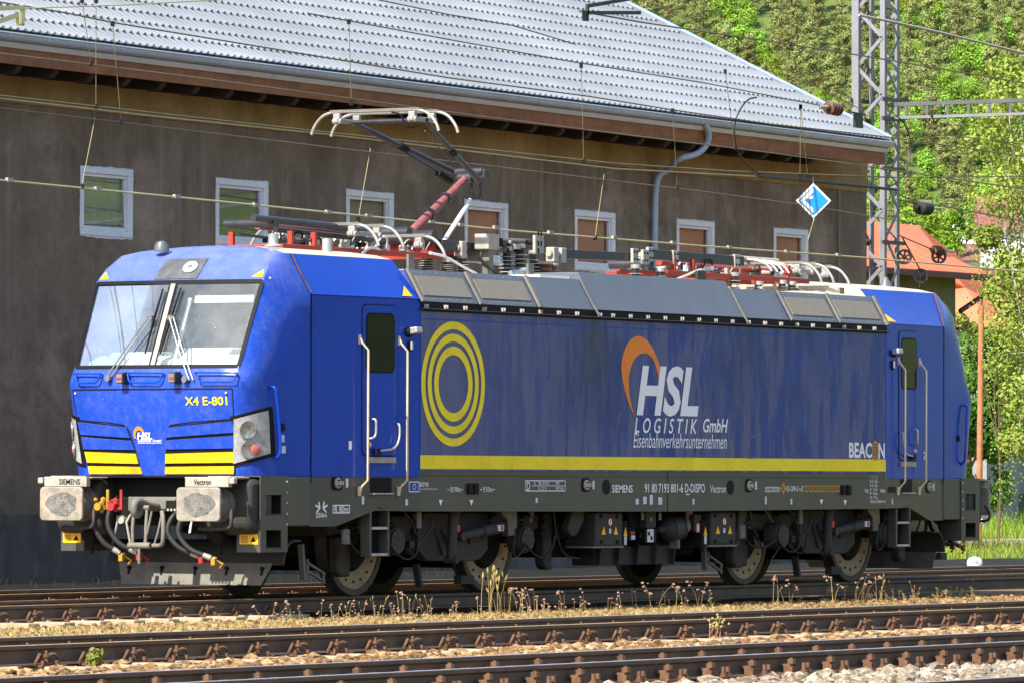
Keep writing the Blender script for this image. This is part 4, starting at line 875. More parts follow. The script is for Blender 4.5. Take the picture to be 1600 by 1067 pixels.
m = MB(); P = [sh(7.64,.02,.03),sh(11.40,.02,.03),sh(11.40,1.22,.03),sh(7.64,1.22,.03)]; m.add(P+[Vector((p.x,-.6,p.z-.0)) if i > 1 else Vector((p.x,p.y+.05,p.z)) for i, p in enumerate(P)], [(0,1,2,3),(3,2,6,7),(0,3,7,4),(1,5,6,2)]); m.build('roof_hood', M['roofgrey'], LOCO, bevel=.006)
m = MB(); m.box(6.9, 7.62, -1.15, .2, 3.745, 3.79); m.build('white_deck_plate', M['white_frame'], LOCO)
m = MB(); m.prism([(-1.505,3.265),(-1.535,3.28),(-1.535,3.292),(-1.505,3.30),(-1.500,3.372),(-1.46,3.37),(-1.485,3.27)], 'x', 3.57, 15.41); gt = m.build('roof_gutter', M['black'], LOCO)
m = MB(); m.tube([(3.57,-1.533,3.292),(15.41,-1.533,3.292)], .006, 5); m.build('gutter_lip', M['darktube'], gt)
for k in range(27):
    x = 3.66+k*.437
    if abs(x-7.62) < .1 or abs(x-11.42) < .1: x += .12
    m = MB(); m.box(x-.030,x-.022,-1.532,-1.50,3.302,3.345); m.box(x+.022,x+.030,-1.532,-1.50,3.302,3.345); m.box(x-.022,x+.022,-1.532,-1.50,3.300,3.308); m.ico((x,-1.52,3.322), .011, 1); m.build('gutter_clip', M['plate'], gt)
for x in (7.62, 11.43): m = MB(); m.bar(sh(x,-.16,.035), sh(x,1.05,.035), .03, .012, (0,-.87,.5)); m.build('roof_joint', M['under_lit'], LOCO)
m = MB(); m.box(3.6, 15.38, -1.25, 1.25, 3.735, 3.75); m.build('roof_deck', M['roof_dust'], LOCO)
for s_, y0, y1, txt in ((1, 1.02, .74, 'SIEMENS'), (-1, -.77, -1.0, 'Vectron')):
    put(text(txt, .012), lambda u, v: Vector((-.0645, y0+(y1-y0)*u, 1.275+.062*v)), 'lettering', M['black_print'])
# ================================================================ locomotive: ends
def mirror_tree(o):
    c = mirror_x(o)
    for ch in list(o.children):
        k = mirror_x(ch); k.parent = c; k.matrix_parent_inverse = ch.matrix_parent_inverse.copy()
    return c
def rrect(y0, y1, z0, z1, r, n=5):
    c = []
    for cy, cz, a0 in ((y1-r,z0+r,270),(y1-r,z1-r,0),(y0+r,z1-r,90),(y0+r,z0+r,180)): c += [(cy+r*math.cos(R(a0+90*i/n)), cz+r*math.sin(R(a0+90*i/n))) for i in range(n+1)]
    return c
ends = []
for s in (1, -1):
    yc = .91*s; m = MB(); m.prism(rrect(yc-.285,yc+.285,.872,1.248,.05), 'x', -.19, -.15); bf = m.build('buffer', M['buffer_face'], LOCO, bevel=.01, smooth=30)
    m = MB(); cr = random.Random(3); pts = []
    for i in range(40):
        t = 2*math.pi*i/40; k = .95+.06*math.sin(3*t+s)+.04*math.sin(7*t+s*2)+cr.uniform(-.03,.03); pts.append((yc+.215*k*math.cos(t)-.01, 1.06+.135*k*math.sin(t)))
    m.prism(pts, 'x', -.1935, -.189); m.build('grease_mark', M['grease'], bf)
    m = MB(); m.cyl((-.15,yc,1.06),(.02,yc,1.06), .10, n=20); m.cyl((.0,yc,1.06),(.22,yc,1.06), .15, .165, n=24); m.cyl((.20,yc,1.06),(.30,yc,1.06), .20, n=24); m.build('buffer_barrel', M['under_lit'], bf, smooth=40)
    ends.append(bf)
    m = MB(); ya, yb = sorted((s*.655, s*1.225)); m.box(-.06, .02, ya, yb, 1.25, 1.362); m.box(.02, .34, ya-.02, yb+.06, 1.345, 1.36); pl = m.build('step_plate', M['plate'], LOCO, bevel=.008); ends.append(pl)
    m = MB(); ya, yb = sorted((s*1.235, s*1.305)); m.box(-.075, 0, ya, yb, 1.285, 1.352); m.build('plate_end_block', M['plate'], pl, bevel=.012)
    m = MB(); 
    for k in range(8): m.box(.03+k*.035, .045+k*.035, min(s*.9,s*1.2), max(s*.9,s*1.2), 1.362, 1.372)
    m.build('tread_ribs', M['alu'], pl)
    # curved housing behind the buffer
    m = MB(); ya, yb = sorted((s*.70, s*1.30)); m.prism([(.26,1.26),(.26,.80),(.34,.74),(.48,.72),(.60,.76),(.75,.9),(.75,1.34),(.30,1.34)], 'y', ya, yb); ends.append(m.build('buffer_housing', M['under'], LOCO, bevel=.06, smooth=50))
    # step tower on the corner, with two foot openings
    y0 = s*1.33; yi = s*1.02; m = MB(); x0, x1 = .43, .99; hol = ((.55,.86,.585,.775),(.55,.86,.955,1.165))
    zs = [.53,.585,.775,.955,1.165,1.375]; t = .012*s
    def pan(a, b_, c, d):
        ya, yb = sorted((y0, y0-t)); m.box(a, b_, ya, yb, c, d)
    pan(x0, .55, .53, 1.375); pan(.86, x1, .53, 1.375)
    for a, c in ((.53,.585),(.775,.955),(1.165,1.375)): pan(.55, .86, a, c)
    ya, yb = sorted((y0-t, yi)); m.box(x0, x0+.012, ya, yb, .53, .88); m.box(x0+.012, x1-.012, yi-.006, yi+.006, .53, 1.375); m.box(x1-.012, x1, ya, yb, .53, 1.375); m.box(x0+.012, x1-.012, ya, yb, .53, .542); m.box(x0+.012, x1-.012, ya, yb, .775, .787); m.box(x0+.012, x1-.012, ya, yb, 1.363, 1.375)
    tw = m.build('step_tower', M['skirt'], LOCO); ends.append(tw)
    for a, b_, c, d in hol:
        q = MB(); ya, yb = sorted((y0+.004*s, y0-.03*s)); q.box(a-.015, b_+.015, ya, yb, c-.012, c); q.build('foot_rung', M['under'], tw)
    for k in range(5):
        q = MB(); q.ico((.965, y0+.004*s, 1.31-k*.118), .016, 1); q.build('bolt', M['alu'], tw)
    q = MB(); ya, yb = sorted((s*1.06, s*1.30)); q.box(.424, .430, ya, yb, .62, .73); lb = q.build('voltage_label', M['warn'], tw)
    q = MB(); q.box(.421, .424, ya+.13, ya+.22, .635, .715); q.build('label_print', M['gold_print'], tw)
    q = MB(); yy = ya+.06; q.add([(.422,yy-.035,.645),(.422,yy+.035,.645),(.422,yy,.71)], [(0,1,2)]); q.build('label_triangle', M['black_print'], tw, fix=False)
    m = MB(); ya, yb = sorted((s*1.315, s*.9)); m.box(.99, 1.495, ya, yb, .82, 1.365); ends.append(m.build('corner_box', M['skirt'], LOCO, bevel=.012))
    # jumper socket hanging beside the tower
    m = MB(); m.box(.30,.42,s*.86-.06,s*.86+.06,.60,.76); m.cyl((.36,s*.86,.60),(.36,s*.86,.50), .02, n=8); m.lathe([(.07,0),(.085,.03),(.06,.06),(0,.07)], (.30,s*.86,.70), (-1,0,-.3), 12); ends.append(m.build('jumper_socket', M['dark'], LOCO, bevel=.01, smooth=40))
    # grab rail under the buffer
    m = MB(); m.tube(smoothp([(.02,s*.91-.30,1.0),(-.04,s*.91-.34,.92),(-.04,s*.91-.34,.82),(-.04,s*.91-.28,.79),(-.04,s*.91+.10,.79),(.1,s*.91+.12,.80)], 2), .02, 8); ends.append(m.build('shunter_grip', M['under'], LOCO, smooth=50))
m = MB(); m.box(.55, .80, -1.02, 1.02, .84, 1.34); ends.append(m.build('buffer_beam', M['dark'], LOCO, bevel=.02))
m = MB(); m.box(.42, .56, -.30, .42, .98, 1.14); m.box(.40,.43,-.22,.34,1.0,1.12); ends.append(m.build('coupler_bracket', M['under_lit'], LOCO, bevel=.01))
# draw hook and screw coupling
hk = at(233, 783, x=.1); m = MB(); m.tube(smoothp([(.55,.02,1.03),(.2,.02,1.03),(.02,.02,1.10),(-.06,.02,1.06),(-.06,.02,.96),(.02,.02,.93),(.08,.02,.97)], 2), .055, 10, .035); ends.append(m.build('draw_hook', M['under_lit'], LOCO, smooth=50))
m = MB()
for d in (-.085, .085): m.tube([(.08,d+.02,1.02),(.05,d*1.05+.02,.80),(.05,d+.02,.60)], .020, 8)
m.cyl((.05,-.13,.60),(.05,.16,.60), .035, n=10); m.cyl((.08,-.10,1.02),(.08,.14,1.02), .03, n=10)
for d in (-.03, -.17): m.tube([(.06,d,.60),(.05,d-.06,.75),(.06,d-.11,.98)], .014, 6)
m.tube([(.05,.02,.60),(.05,.02,.40)], .018, 8); m.tube(smoothp([(.05,-.28,.98),(.02,-.32,.9),(.02,-.32,.66),(.05,-.28,.60),(.05,-.16,.60)], 2), .026, 8); ends.append(m.build('screw_coupling', M['under_lit'], LOCO, smooth=50))
m = MB(); m.box(.30, .42, -.48, -.16, 1.0, 1.10); m.build('uic_socket', M['black'], LOCO, bevel=.01)
m = MB()
for k in range(6): m.box(.285, .30, -.44+k*.045, -.415+k*.045, .985, 1.01)
m.build('socket_pins', M['plate'], LOCO)
# brake hoses with taps
def hose(y, y2, zt, col, drop, flip):
    m = MB(); a = Vector((.16, y, zt)); P = smoothp([a+Vector((.1,0,.04)), a+Vector((-.08,0,0)), a+Vector((-.13,-.00+flip*.05,-.12)), a+Vector((-.14,flip*.04,-drop*.55)), a+Vector((-.10,(y2-y)*.4,-drop*.88)), a+Vector((-.04,y2-y,-drop))], 3)
    m.tube(P, .029, 10); h = m.build('brake_hose', M['hose'], LOCO, smooth=60)
    e = P[-1]; d = (P[-1]-P[-4]).normalized(); m = MB(); m.cyl(e, e+d*.09, .032, n=10); m.build('hose_ferrule', M['alu'], h, smooth=40)
    m = MB(); m.ico(e+d*.13, .034, 2, (1,1.2,.9)); m.box(e.x-.03, e.x+.02, e.y+d.y*.17-.025, e.y+d.y*.17+.025, e.z+d.z*.17-.05, e.z+d.z*.17+.02); m.tube([e+d*.12, e+d*.2+Vector((0,-.04,-.03)), e+d*.17+Vector((0,-.02,-.09))], .014, 6); m.build('hose_coupling', col, h, smooth=40)
    ends.append(h); return h
h1 = hose(.56,.42,1.06,M['yel_tap'],.50,1); h2 = hose(.38,.20,1.06,M['red_tap'],.50,1); h3 = hose(-.42,-.62,.95,M['red_tap'],.43,1); h4 = hose(-.56,-.78,.95,M['yel_tap'],.45,1)
for y, mm in ((.60,'yel_tap'),(.42,'red_tap')):
    m = MB(); r = random.Random(int(y*100))
    for k in range(14): m.ico((.10+r.uniform(-.05,.06), y-.04+r.uniform(-.07,.07), 1.05+r.uniform(-.07,.07)), r.uniform(.022,.04), 1)
    m.box(.06,.085, y-.16, y-.13, 1.0, 1.22); m.cyl((.0,y-.05,1.03),(.18,y-.05,1.03), .045, n=10); ends.append(m.build('air_tap', M[mm], LOCO, smooth=40))
m = MB(); m.tube([(.2,.36,.94),(.12,.36,.86),(.12,.40,.70)], .012, 6); m.tube([(.2,.24,.94),(.12,.24,.86),(.14,.20,.62)], .012, 6); m.box(.13,.2,.28,.38,.84,.93); m.cyl((.1,.30,.88),(.2,.30,.88), .04, n=10); m.build('tap_linkage', M['plate'], LOCO)
m = MB(); m.tube([(.2,-.42,.92),(.12,-.44,.74)], .012, 6); m.tube([(.2,-.58,.92),(.12,-.60,.74)], .012, 6); m.build('tap_linkage', M['white_print'], LOCO)
# snow plough: curved shield and bolted lower blade
m = MB(); prof = [(1.52,.66),(1.36,.66),(1.26,.62),(1.20,.55),(1.17,.47),(1.16,.38),(1.18,.38),(1.20,.47),(1.23,.54),(1.28,.60),(1.37,.64),(1.52,.64)]
m.prism(prof, 'y', -1.17, 1.17); pw = m.build('snow_plough', M['under'], LOCO, smooth=40); ends.append(pw)
m = MB(); vs = []
for off in (0, .02):
    for y, z, x in ((-.93,.155,1.06),(.93,.155,1.06),(1.03,.40,1.145),(-1.03,.40,1.145)): vs.append((x+off, y, z))
m.add(vs, [(0,1,2,3),(7,6,5,4),(0,4,5,1),(1,5,6,2),(2,6,7,3),(3,7,4,0)]); m.build('plough_blade', M['under_lit'], pw)
for y in (-.92,-.45,-.03,.42,.86):
    m = MB(); m.cyl((1.13,y,.335),(1.09,y,.345), .022, n=8); m.bar((1.10,y,.32),(1.085,y,.265), .022, .01, (-1,0,0)); m.build('blade_bolt', M['black'], pw)
m = MB()
for k in range(5): m.tube(smoothp([(.5,-.95+k*.06,1.2),(.3,-.9+k*.08,1.0),(.45,-.85+k*.05,.75)], 2), .014, 6)
m.build('jumper_cables', M['black'], LOCO)
for o in ends: mirror_tree(o)
# ================================================================ running gear
def wheel(x, s):
    y = -.815 if s < 0 else .815; d = 1 if s < 0 else -1
    m = MB(); m.lathe([(.545,0),(.615,0),(.622,.01),(.625,.09),(.632,.105),(.655,.115),(.655,.135),(.62,.14),(.54,.14),(.545,0)], (x, y, .625), (0, d, 0), 56, False); w = m.build('wheel', M['wheel_tread'], LOCO, smooth=40)
    m = MB(); m.lathe([(.555,.015),(.53,.012),(.50,.020),(.42,.022),(.385,.030),(.36,.05),(.34,.05)], (x, y, .625), (0, d, 0), 56, False); dc = m.build('wheel_disc', M['wheel_disc'], w, smooth=50)
    m = MB(); m.lathe([(.345,.05),(.30,.0),(.12,-.02),(0,-.02)], (x, y, .625), (0, d, 0), 24); m.lathe([(.54,.13),(.3,.12),(0,.12)], (x, y, .625), (0, d, 0), 32); m.build('wheel_hub', M['dark'], w)
    for k in range(18):
        t = 2*math.pi*(k+.5)/18; m = MB(); m.cyl((x+.46*math.cos(t), y+d*.012, .625+.46*math.sin(t)), (x+.46*math.cos(t), y+d*.024, .625+.46*math.sin(t)), .017, n=8); m.build('disc_bolt', M['black'], w)
for xw in (3.24, 6.24, 12.74, 15.74):
    wheel(xw, -1); wheel(xw, 1); m = MB(); m.cyl((xw,-.7,.625),(xw,.7,.625), .10, n=12); m.cyl((xw,-.35,.625),(xw,.45,.625), .34, n=20); m.build('axle', M['dark'], LOCO)
def A(px, py, y): return at(px, py, y=y)
for off in (0, 9.5):
    O = Vector((off, 0, 0)); UB = M['under']
    def T(m): m.v = [(a+off, b_, c) for a, b_, c in m.v]; return m
    m = MB(); 
    for s in (-1, 1): m.prism([(2.35,.92),(2.35,.72),(3.7,.70),(4.2,.46),(4.35,.42),(5.15,.42),(5.3,.46),(5.6,.70),(7.1,.70),(7.1,.92)], 'y', s*1.02, s*.94)
    m.box(4.2, 5.3, -.95, .95, .5, .85); m.box(2.4, 2.6, -.95, .95, .7, .9); m.box(6.9,7.1,-.95,.95,.7,.9)
    bg = T(m).build('bogie_frame', UB, LOCO, bevel=.02)
    p = A(619, 845, -1.22); q = A(822, 842, -1.22)
    for c in (p, q):
        m = MB(); m.lathe([(.17,-.18),(.17,-.02),(.16,0),(.145,.005),(.145,.03),(0,.035)], c, (0,-1,0), 18); m.cyl(c+Vector((0,.10,0)), c+Vector((.25,.15,.0)), .08, n=10); T(m).build('axle_box_cover', UB, bg, smooth=40)
        for k in range(8): t = k*math.pi/4; m = MB(); m.ico((c.x+.125*math.cos(t), c.y-.03, c.z+.125*math.sin(t)), .012, 1); T(m).build('cover_bolt', M['under_lit'], bg)
    # primary springs
    for xx in (2.85, 3.62, 5.85, 6.62):
        m = MB(); P = [(xx+.085*math.cos(t), -1.0+.085*math.sin(t), .70+.032*t/6.283*2) for t in [k*math.pi/6 for k in range(0, 44)]]; m.tube(P, .02, 6); T(m).build('coil_spring', UB, bg, smooth=50)
    # dampers
    a, c = A(709, 800, -1.30), A(705, 874, -1.30); m = MB(); m.cyl(a, a.lerp(c,.45), .062, n=14); m.cyl(a.lerp(c,.42), c, .055, n=14); m.cyl(a+Vector((0,.08,.03)), a+Vector((0,-.08,.03)), .045, n=10); m.cyl(c+Vector((0,.08,0)), c+Vector((0,-.08,0)), .045, n=10); T(m).build('vertical_damper', UB, bg, smooth=40)
    m = MB(); k = a.lerp(c,.32); m.box(k.x-.0,k.x+.055,k.y-.063,k.y-.05,k.z-.05,k.z+.03); T(m).build('damper_label', M['red_print'], bg)
    a, c = A(722, 836, -1.28), A(786, 822, -1.28); m = MB(); m.cyl(a, a.lerp(c,.5), .062, n=14); m.cyl(a.lerp(c,.46), a.lerp(c,.93), .075, n=14); m.cyl(a.lerp(c,.9), c.lerp(a,-.12), .03, n=8); m.cyl(a.lerp(c,-.08)+Vector((0,.07,0)), a.lerp(c,-.08)+Vector((0,-.07,0)), .055, n=10); T(m).build('yaw_damper', M['under'], bg, smooth=40)
    k = a.lerp(c,.80); m = MB(); m.box(k.x-.06,k.x+.06,k.y-.085,k.y-.06,k.z-.03,k.z+.04); T(m).build('damper_label', M['sticker'], bg); m = MB(); m.box(k.x-.01,k.x+.045,k.y-.088,k.y-.084,k.z-.025,k.z+.035); T(m).build('damper_label', M['red_print'], bg)
    m = MB(); P = [A(x, y, -1.3) for x, y in ((778,794),(803,794),(800,806),(800,836),(790,837),(789,812),(780,803))]; m.prism([(p.x, p.z) for p in P], 'y', -1.34, -1.24); T(m).build('damper_bracket', M['skirt'], bg, bevel=.01)
    # traction link plate
    P = [A(x, y, -1.12) for x, y in ((664,800),(762,800),(763,858),(750,873),(742,876),(668,876),(655,860),(655,830))]; m = MB(); m.prism([(p.x, p.z) for p in P], 'y', -1.12, -1.0); T(m).build('bogie_side_plate', UB, bg, bevel=.015)
    for (x0, y0), (x1, y1) in (((690,826),(706,866)),((680,826),(692,866))): m = MB(); m.bar(A(x0,y0,-1.13), A(x1,y1,-1.13), .03, .03); T(m).build('plate_rib', UB, bg)
    # brake caliper covers in front of the wheels
    for x0, x1, y0, y1, yy in ((526,546,838,901,-.98),(848,861,800,890,-.98)): 
        a, c = A(x0,y1,yy), A(x1,y0,yy); m = MB(); m.prism([(a.x,a.z+.06),(a.x+.08,a.z),(c.x,a.z),(c.x,c.z),(a.x,c.z)], 'y', yy-.02, yy+.12); T(m).build('brake_cover', M['under'], bg, bevel=.03)
    # sand pipe and rail guard bracket
    m = MB(); a, c = A(479,878,-.95), A(507,896,-.95)
    for d in (0, -.09): m.bar(a+Vector((0,0,d)), c+Vector((0,0,d)), .03, .025)
    m.bar(a+Vector((.02,0,.04)), a+Vector((.02,0,-.13)), .03, .03); m.bar(c+Vector((-.02,0,.02)), c+Vector((-.02,0,-.11)), .03, .03); m.bar(A(470,850,-.95), A(474,905,-.95), .06, .05); T(m).build('sand_pipe_bracket', M['under_lit'], bg)
    m = MB(); m.bar(A(715,905,-.9), A(735,905,-.9), .1, .1); T(m).build('magnetic_brake', UB, bg); m = MB(); m.bar(A(650,880,-.9), A(655,915,-.9), .08, .05); T(m).build('brake_hanger', UB, bg)
    # cables
    for P in ([(540,822),(546,845),(556,862),(573,867),(592,862),(606,852)], [(609,848),(620,866),(636,875),(650,868),(654,850),(653,825),(655,810)], [(672,800),(676,816),(668,834),(655,848)], [(800,800),(806,830),(801,860),(805,872),(815,862),(822,848)], [(822,850),(836,868),(850,872),(862,860),(868,835)], [(632,800),(644,815),(650,835)]):
        m = MB(); m.tube(smoothp([A(x, y, -1.27) for x, y in P], 2), .013, 6); T(m).build('cable', M['hose'], bg, smooth=60)
    for x0, x1, y0, y1 in ((651,657,798,825),(801,806,798,825),(535,545,826,850)):
        a, c = A(x0,y1,-1.27), A(x1,y0,-1.27); m = MB(); m.box(a.x, c.x, -1.29, -1.25, a.z, c.z); T(m).build('junction_box', M['under_lit'], bg, bevel=.01)
    for xw in (3.24, 6.24): m = MB(); m.prism([(xw-.60,.98),(xw-.56,.74),(xw-.30,.60),(xw+.30,.58),(xw+.56,.70),(xw+.60,.98)], 'y', -.92, -.86); T(m).build('wheel_cover', M['dark'], bg, bevel=.02)
    rr = random.Random(31)
    for k in range(44):
        x = rr.uniform(2.45, 7.05); z = rr.uniform(.50, .93); y = rr.uniform(-1.16, -.97); s = rr.uniform(.025,.075); m = MB(); q = rr.random()
        if q < .35: m.box(x-s, x+s, y-s*.5, y+s*.5, z-s*.8, z+s*.8)
        elif q < .6: m.cyl((x,y-.05,z), (x,y+.05,z), s*.8, n=10)
        elif q < .8: m.tube(smoothp([(x,y,.96),(x+rr.uniform(-.1,.1),y-.03,z),(x+rr.uniform(-.3,.3),y,z-.12)], 2), .012, 6)
        else: m.bar((x,y,z), (x+rr.uniform(-.3,.3),y,z+rr.uniform(-.2,.2)), .03, .03)
        T(m).build('brake_fitting', rr.choice([UB, UB, M['dark'], M['dark'], M['under_lit'], M['hose']]), bg, smooth=40)
    # dark mass of motors and brake gear behind
    m = MB(); m.box(2.5, 7.0, -.62, .62, .45, .95); m.box(3.6,5.9,-.9,.9,.55,.93); T(m).build('traction_motor', M['dark'], bg, bevel=.05)
# under-door ladders
for end in (0, 1):
    x0, x1 = sorted((xm(2.66,end), xm(3.05,end))); y = -1.36; m = MB()
    m.box(x0-.02, x0+.02, y-.03, y+.10, .46, 1.05); ld = m.build('ladder', M['skirt'], LOCO, bevel=.006); m = MB(); m.box(x1-.02, x1+.02, y-.03, y+.10, .46, 1.05); m.build('ladder_side', M['skirt'], ld, bevel=.006)
    for z in (.47, .77): m = MB(); m.box(x0+.02, x1-.02, y-.03, y+.12, z, z+.03); m.build('ladder_rung', M['alu'], ld, bevel=.004)
    m = MB(); m.box(x0+.02, x1-.02, y+.10, y+.11, .47, 1.0); m.build('ladder_back', M['dark'], ld)
# equipment between the bogies
def eq(px0, py0, px1, py1, y, dep, name, mt, bev=.012, parent=LOCO):
    a, c = A(px0,py1,y), A(px1,py0,y); m = MB(); m.box(a.x, c.x, y, y+dep, a.z, c.z); return m.build(name, mt, parent, bevel=bev)
def decal(px, py, w, h, y, mt, name, parent=LOCO):
    p = A(px, py, y); m = MB(); m.box(p.x-w/2, p.x+w/2, y-.004, y, p.z-h/2, p.z+h/2); return m.build(name, mt, parent)
def tri(px, py, w, h, y, mt, name, parent=LOCO):
    p = A(px, py, y); m = MB(); m.prism([(p.x-w/2,p.z-h/2),(p.x+w/2,p.z-h/2),(p.x,p.z+h/2)], 'y', y-.004, y); return m.build(name, mt, parent)
m = MB(); m.box(7.5, 11.7, -1.0, 1.0, .62, .95); m.box(7.6,11.4,-.8,.8,.40,.62); m.build('transformer_tank', M['dark'], LOCO, bevel=.03)
a, c = A(929,883,-1.02), A(1050,848,-1.02); m = MB(); m.box(a.x, c.x, -1.02, -.7, a.z, c.z-.02); tt = m.build('transformer_tray', M['under'], LOCO, bevel=.01)
for k in range(5): x = a.x+(c.x-a.x)*(.02+.24*k); m = MB(); m.prism([(-1.07,a.z),(-1.02,a.z),(-1.02,c.z),(-1.10,c.z)], 'x', x-.012, x+.012); m.build('tray_rib', M['under'], tt)
for p0, p1 in (((931,800),(973,853)),((1111,799),(1150,851))):
    bx = eq(*p0, *p1, -1.36, .45, 'converter_box', M['under'], .02); cx = (p0[0]+p1[0])/2
    for dx in (-13, 12):
        for dy in (6, 46): p = A(cx+dx, p0[1]+dy, -1.36); m = MB(); m.cyl((p.x,-1.36,p.z),(p.x,-1.375,p.z), .025, n=8); m.build('cover_bolt', M['black'], bx)
    for dx in (-9, 10): tri(cx+dx, p0[1]+28, .10, .10, -1.362, M['warn'], 'warning_triangle', bx)
    p = A(cx+1, p0[1]+15, -1.362); m = MB(); m.cyl((p.x,-1.362,p.z),(p.x,-1.366,p.z), .05, n=16); m.build('prohibition_disc', M['red_print'], bx); m = MB(); m.cyl((p.x,-1.366,p.z),(p.x,-1.369,p.z), .038, n=16); m.build('prohibition_disc', W, bx); m = MB(); m.bar((p.x-.02,-1.37,p.z-.02),(p.x+.015,-1.37,p.z+.025), .012, .003, (0,1,0)); m.build('prohibition_figure', M['black_print'], bx)
    decal(cx+1, p0[1]+29, .05, .06, -1.362, M['sticker'], 'sticker', bx)
    eq(p0[0]-3, p1[1]-1, p1[0]+2, p1[1]+3, -1.38, .4, 'box_flange', M['under_lit'], .004, bx)
    sb = eq(p1[0] if p0[0] < 1000 else p0[0]-14, p0[1]+13, p1[0]+8 if p0[0] < 1000 else p0[0]-4, p1[1]+2, -1.33, .3, 'terminal_box', M['dark'], .01); sx = p1[0]+4 if p0[0] < 1000 else p0[0]-9
    tri(sx, p0[1]+30, .09, .11, -1.332, M['warn'], 'warning_triangle', sb); decal(sx, p0[1]+44, .06, .10, -1.332, M['sticker'], 'sticker', sb)
P = [A(x, y, -1.25) for x, y in ((892,796),(911,796),(909,815),(898,836),(890,838),(884,826))]; m = MB(); m.prism([(p.x, p.z) for p in P], 'y', -1.28, -1.18); m.build('hanger_bracket', M['under'], LOCO, bevel=.02)
P = [A(x, y, -1.25) for x, y in ((1152,796),(1166,796),(1163,812),(1155,828),(1150,832))]; m = MB(); m.prism([(p.x, p.z) for p in P], 'y', -1.28, -1.18); m.build('hanger_bracket', M['under'], LOCO, bevel=.02)
eq(1150,825,1169,884,-.98,.12,'brake_cover',M['under'],.03)
k = eq(1010,796,1025,824,-1.30,.2,'control_unit',M['under'],.008); m = MB()
decal(1017,811,.025,.05,-1.302,mat('green_lamp',(.1,.5,.08),.4),'indicator',k)
for px in (1004,1031): decal(px,806,.07,.09,-1.29,M['grille'],'gauge_plate',k)
k = eq(1008,826,1026,848,-1.28,.25,'pressure_switch_box',M['black'],.008); decal(1016,836,.16,.16,-1.282,M['sticker'],'valve_plate',k); decal(1014,833,.045,.045,-1.287,M['black_print'],'valve_mark',k); decal(1018,840,.045,.045,-1.287,M['black_print'],'valve_mark',k)
eq(983,797,1000,822,-1.2,.2,'relay_box',M['dark'],.01); k = eq(982,822,994,845,-1.22,.15,'air_valve',M['dark'],.02); decal(988,832,.10,.04,-1.225,M['red_print'],'valve_band',k); decal(989,839,.10,.05,-1.225,M['sticker'],'sticker',k)
a, c = A(1042,826,-1.22), A(1072,824,-1.22); m = MB(); m.lathe([(.03,-.22),(.05,-.10),(.09,-.08),(.14,0),(.145,.05),(.145,.28),(.13,.33),(.09,.36),(.05,.42)], a, (c-a), 24); cm = m.build('air_compressor', M['under'], LOCO, smooth=40)

for h_ in (.02, .25): m = MB(); m.lathe([(.15,h_),(.155,h_),(.155,h_+.03),(.15,h_+.03)], a, (c-a), 24); m.build('compressor_ring', M['darktube'], cm, smooth=40)
m = MB(); m.tube(smoothp([A(1076,796,-1.2),A(1077,812,-1.2),A(1074,824,-1.2),A(1066,830,-1.2)], 2), .05, 10); m.build('intake_pipe', M['plate'], LOCO, smooth=60); m = MB(); m.bar(A(1054,842,-1.22), A(1054,856,-1.22), .12, .06); m.build('compressor_foot', M['under_lit'], cm)
k = eq(1085,803,1096,830,-1.3,.2,'fuse_box',M['under'],.008); decal(1090.5,824,.10,.12,-1.302,M['red_print'],'red_label',k); decal(1090.5,824,.05,.09,-1.306,M['sticker'],'label_print',k)
m = MB(); m.box(1.6, 17.4, -1.3, 1.3, .99, 1.44); m.build('underframe', M['dark'], LOCO)
for pts in ([(865,796),(868,830),(880,868),(905,872)], [(1000,800),(1004,822),(1000,840)], [(1170,800),(1176,826),(1190,850),(1192,868)], [(1222,840),(1216,858),(1206,872)], [(1232,850),(1246,866),(1258,860),(1262,830)]):
    m = MB(); m.tube(smoothp([A(x, y, -1.22) for x, y in pts], 2), .012, 6); m.build('cable', M['hose'], LOCO, smooth=60)
# ================================================================ locomotive: roof equipment
def E(px, py, y=-.35): return at(px, py, y=y)
def insulator(px, py0, py1, y=-.35, r=.085, n=5, mt='insul', name='insulator'):
    a = E(px, py1, y); c = E(px, py0, y); a = Vector((c.x, y, 3.745)); h = c.z-a.z; prof = [(r*.5,0)]; rim = []
    m = MB()
    for k in range(n):
        z = h*(.12+.76*k/n); prof += [(r*.5,z),(r,z+h*.03),(r*.95,z+h*.05),(r*.5,z+h*.09)]
    prof += [(r*.55,h*.9),(r*.55,h)]; m.lathe(prof, a, (0,0,1), 14); o = m.build(name, M[mt], LOCO, smooth=40)
    for k in range(n): z = h*(.12+.76*k/n); m = MB(); m.lathe([(r*.9,z+h*.052),(r*1.01,z+h*.04),(r*1.01,z+h*.025)], a, (0,0,1), 14, False); m.build('shed_rim', M['insul_rim'], o, smooth=60)
    m = MB(); m.cyl(a+Vector((0,0,h)), a+Vector((0,0,h+.05)), r*.7, n=10); m.build('insulator_cap', M['alu'], o, smooth=40); return c+Vector((0,0,.05))
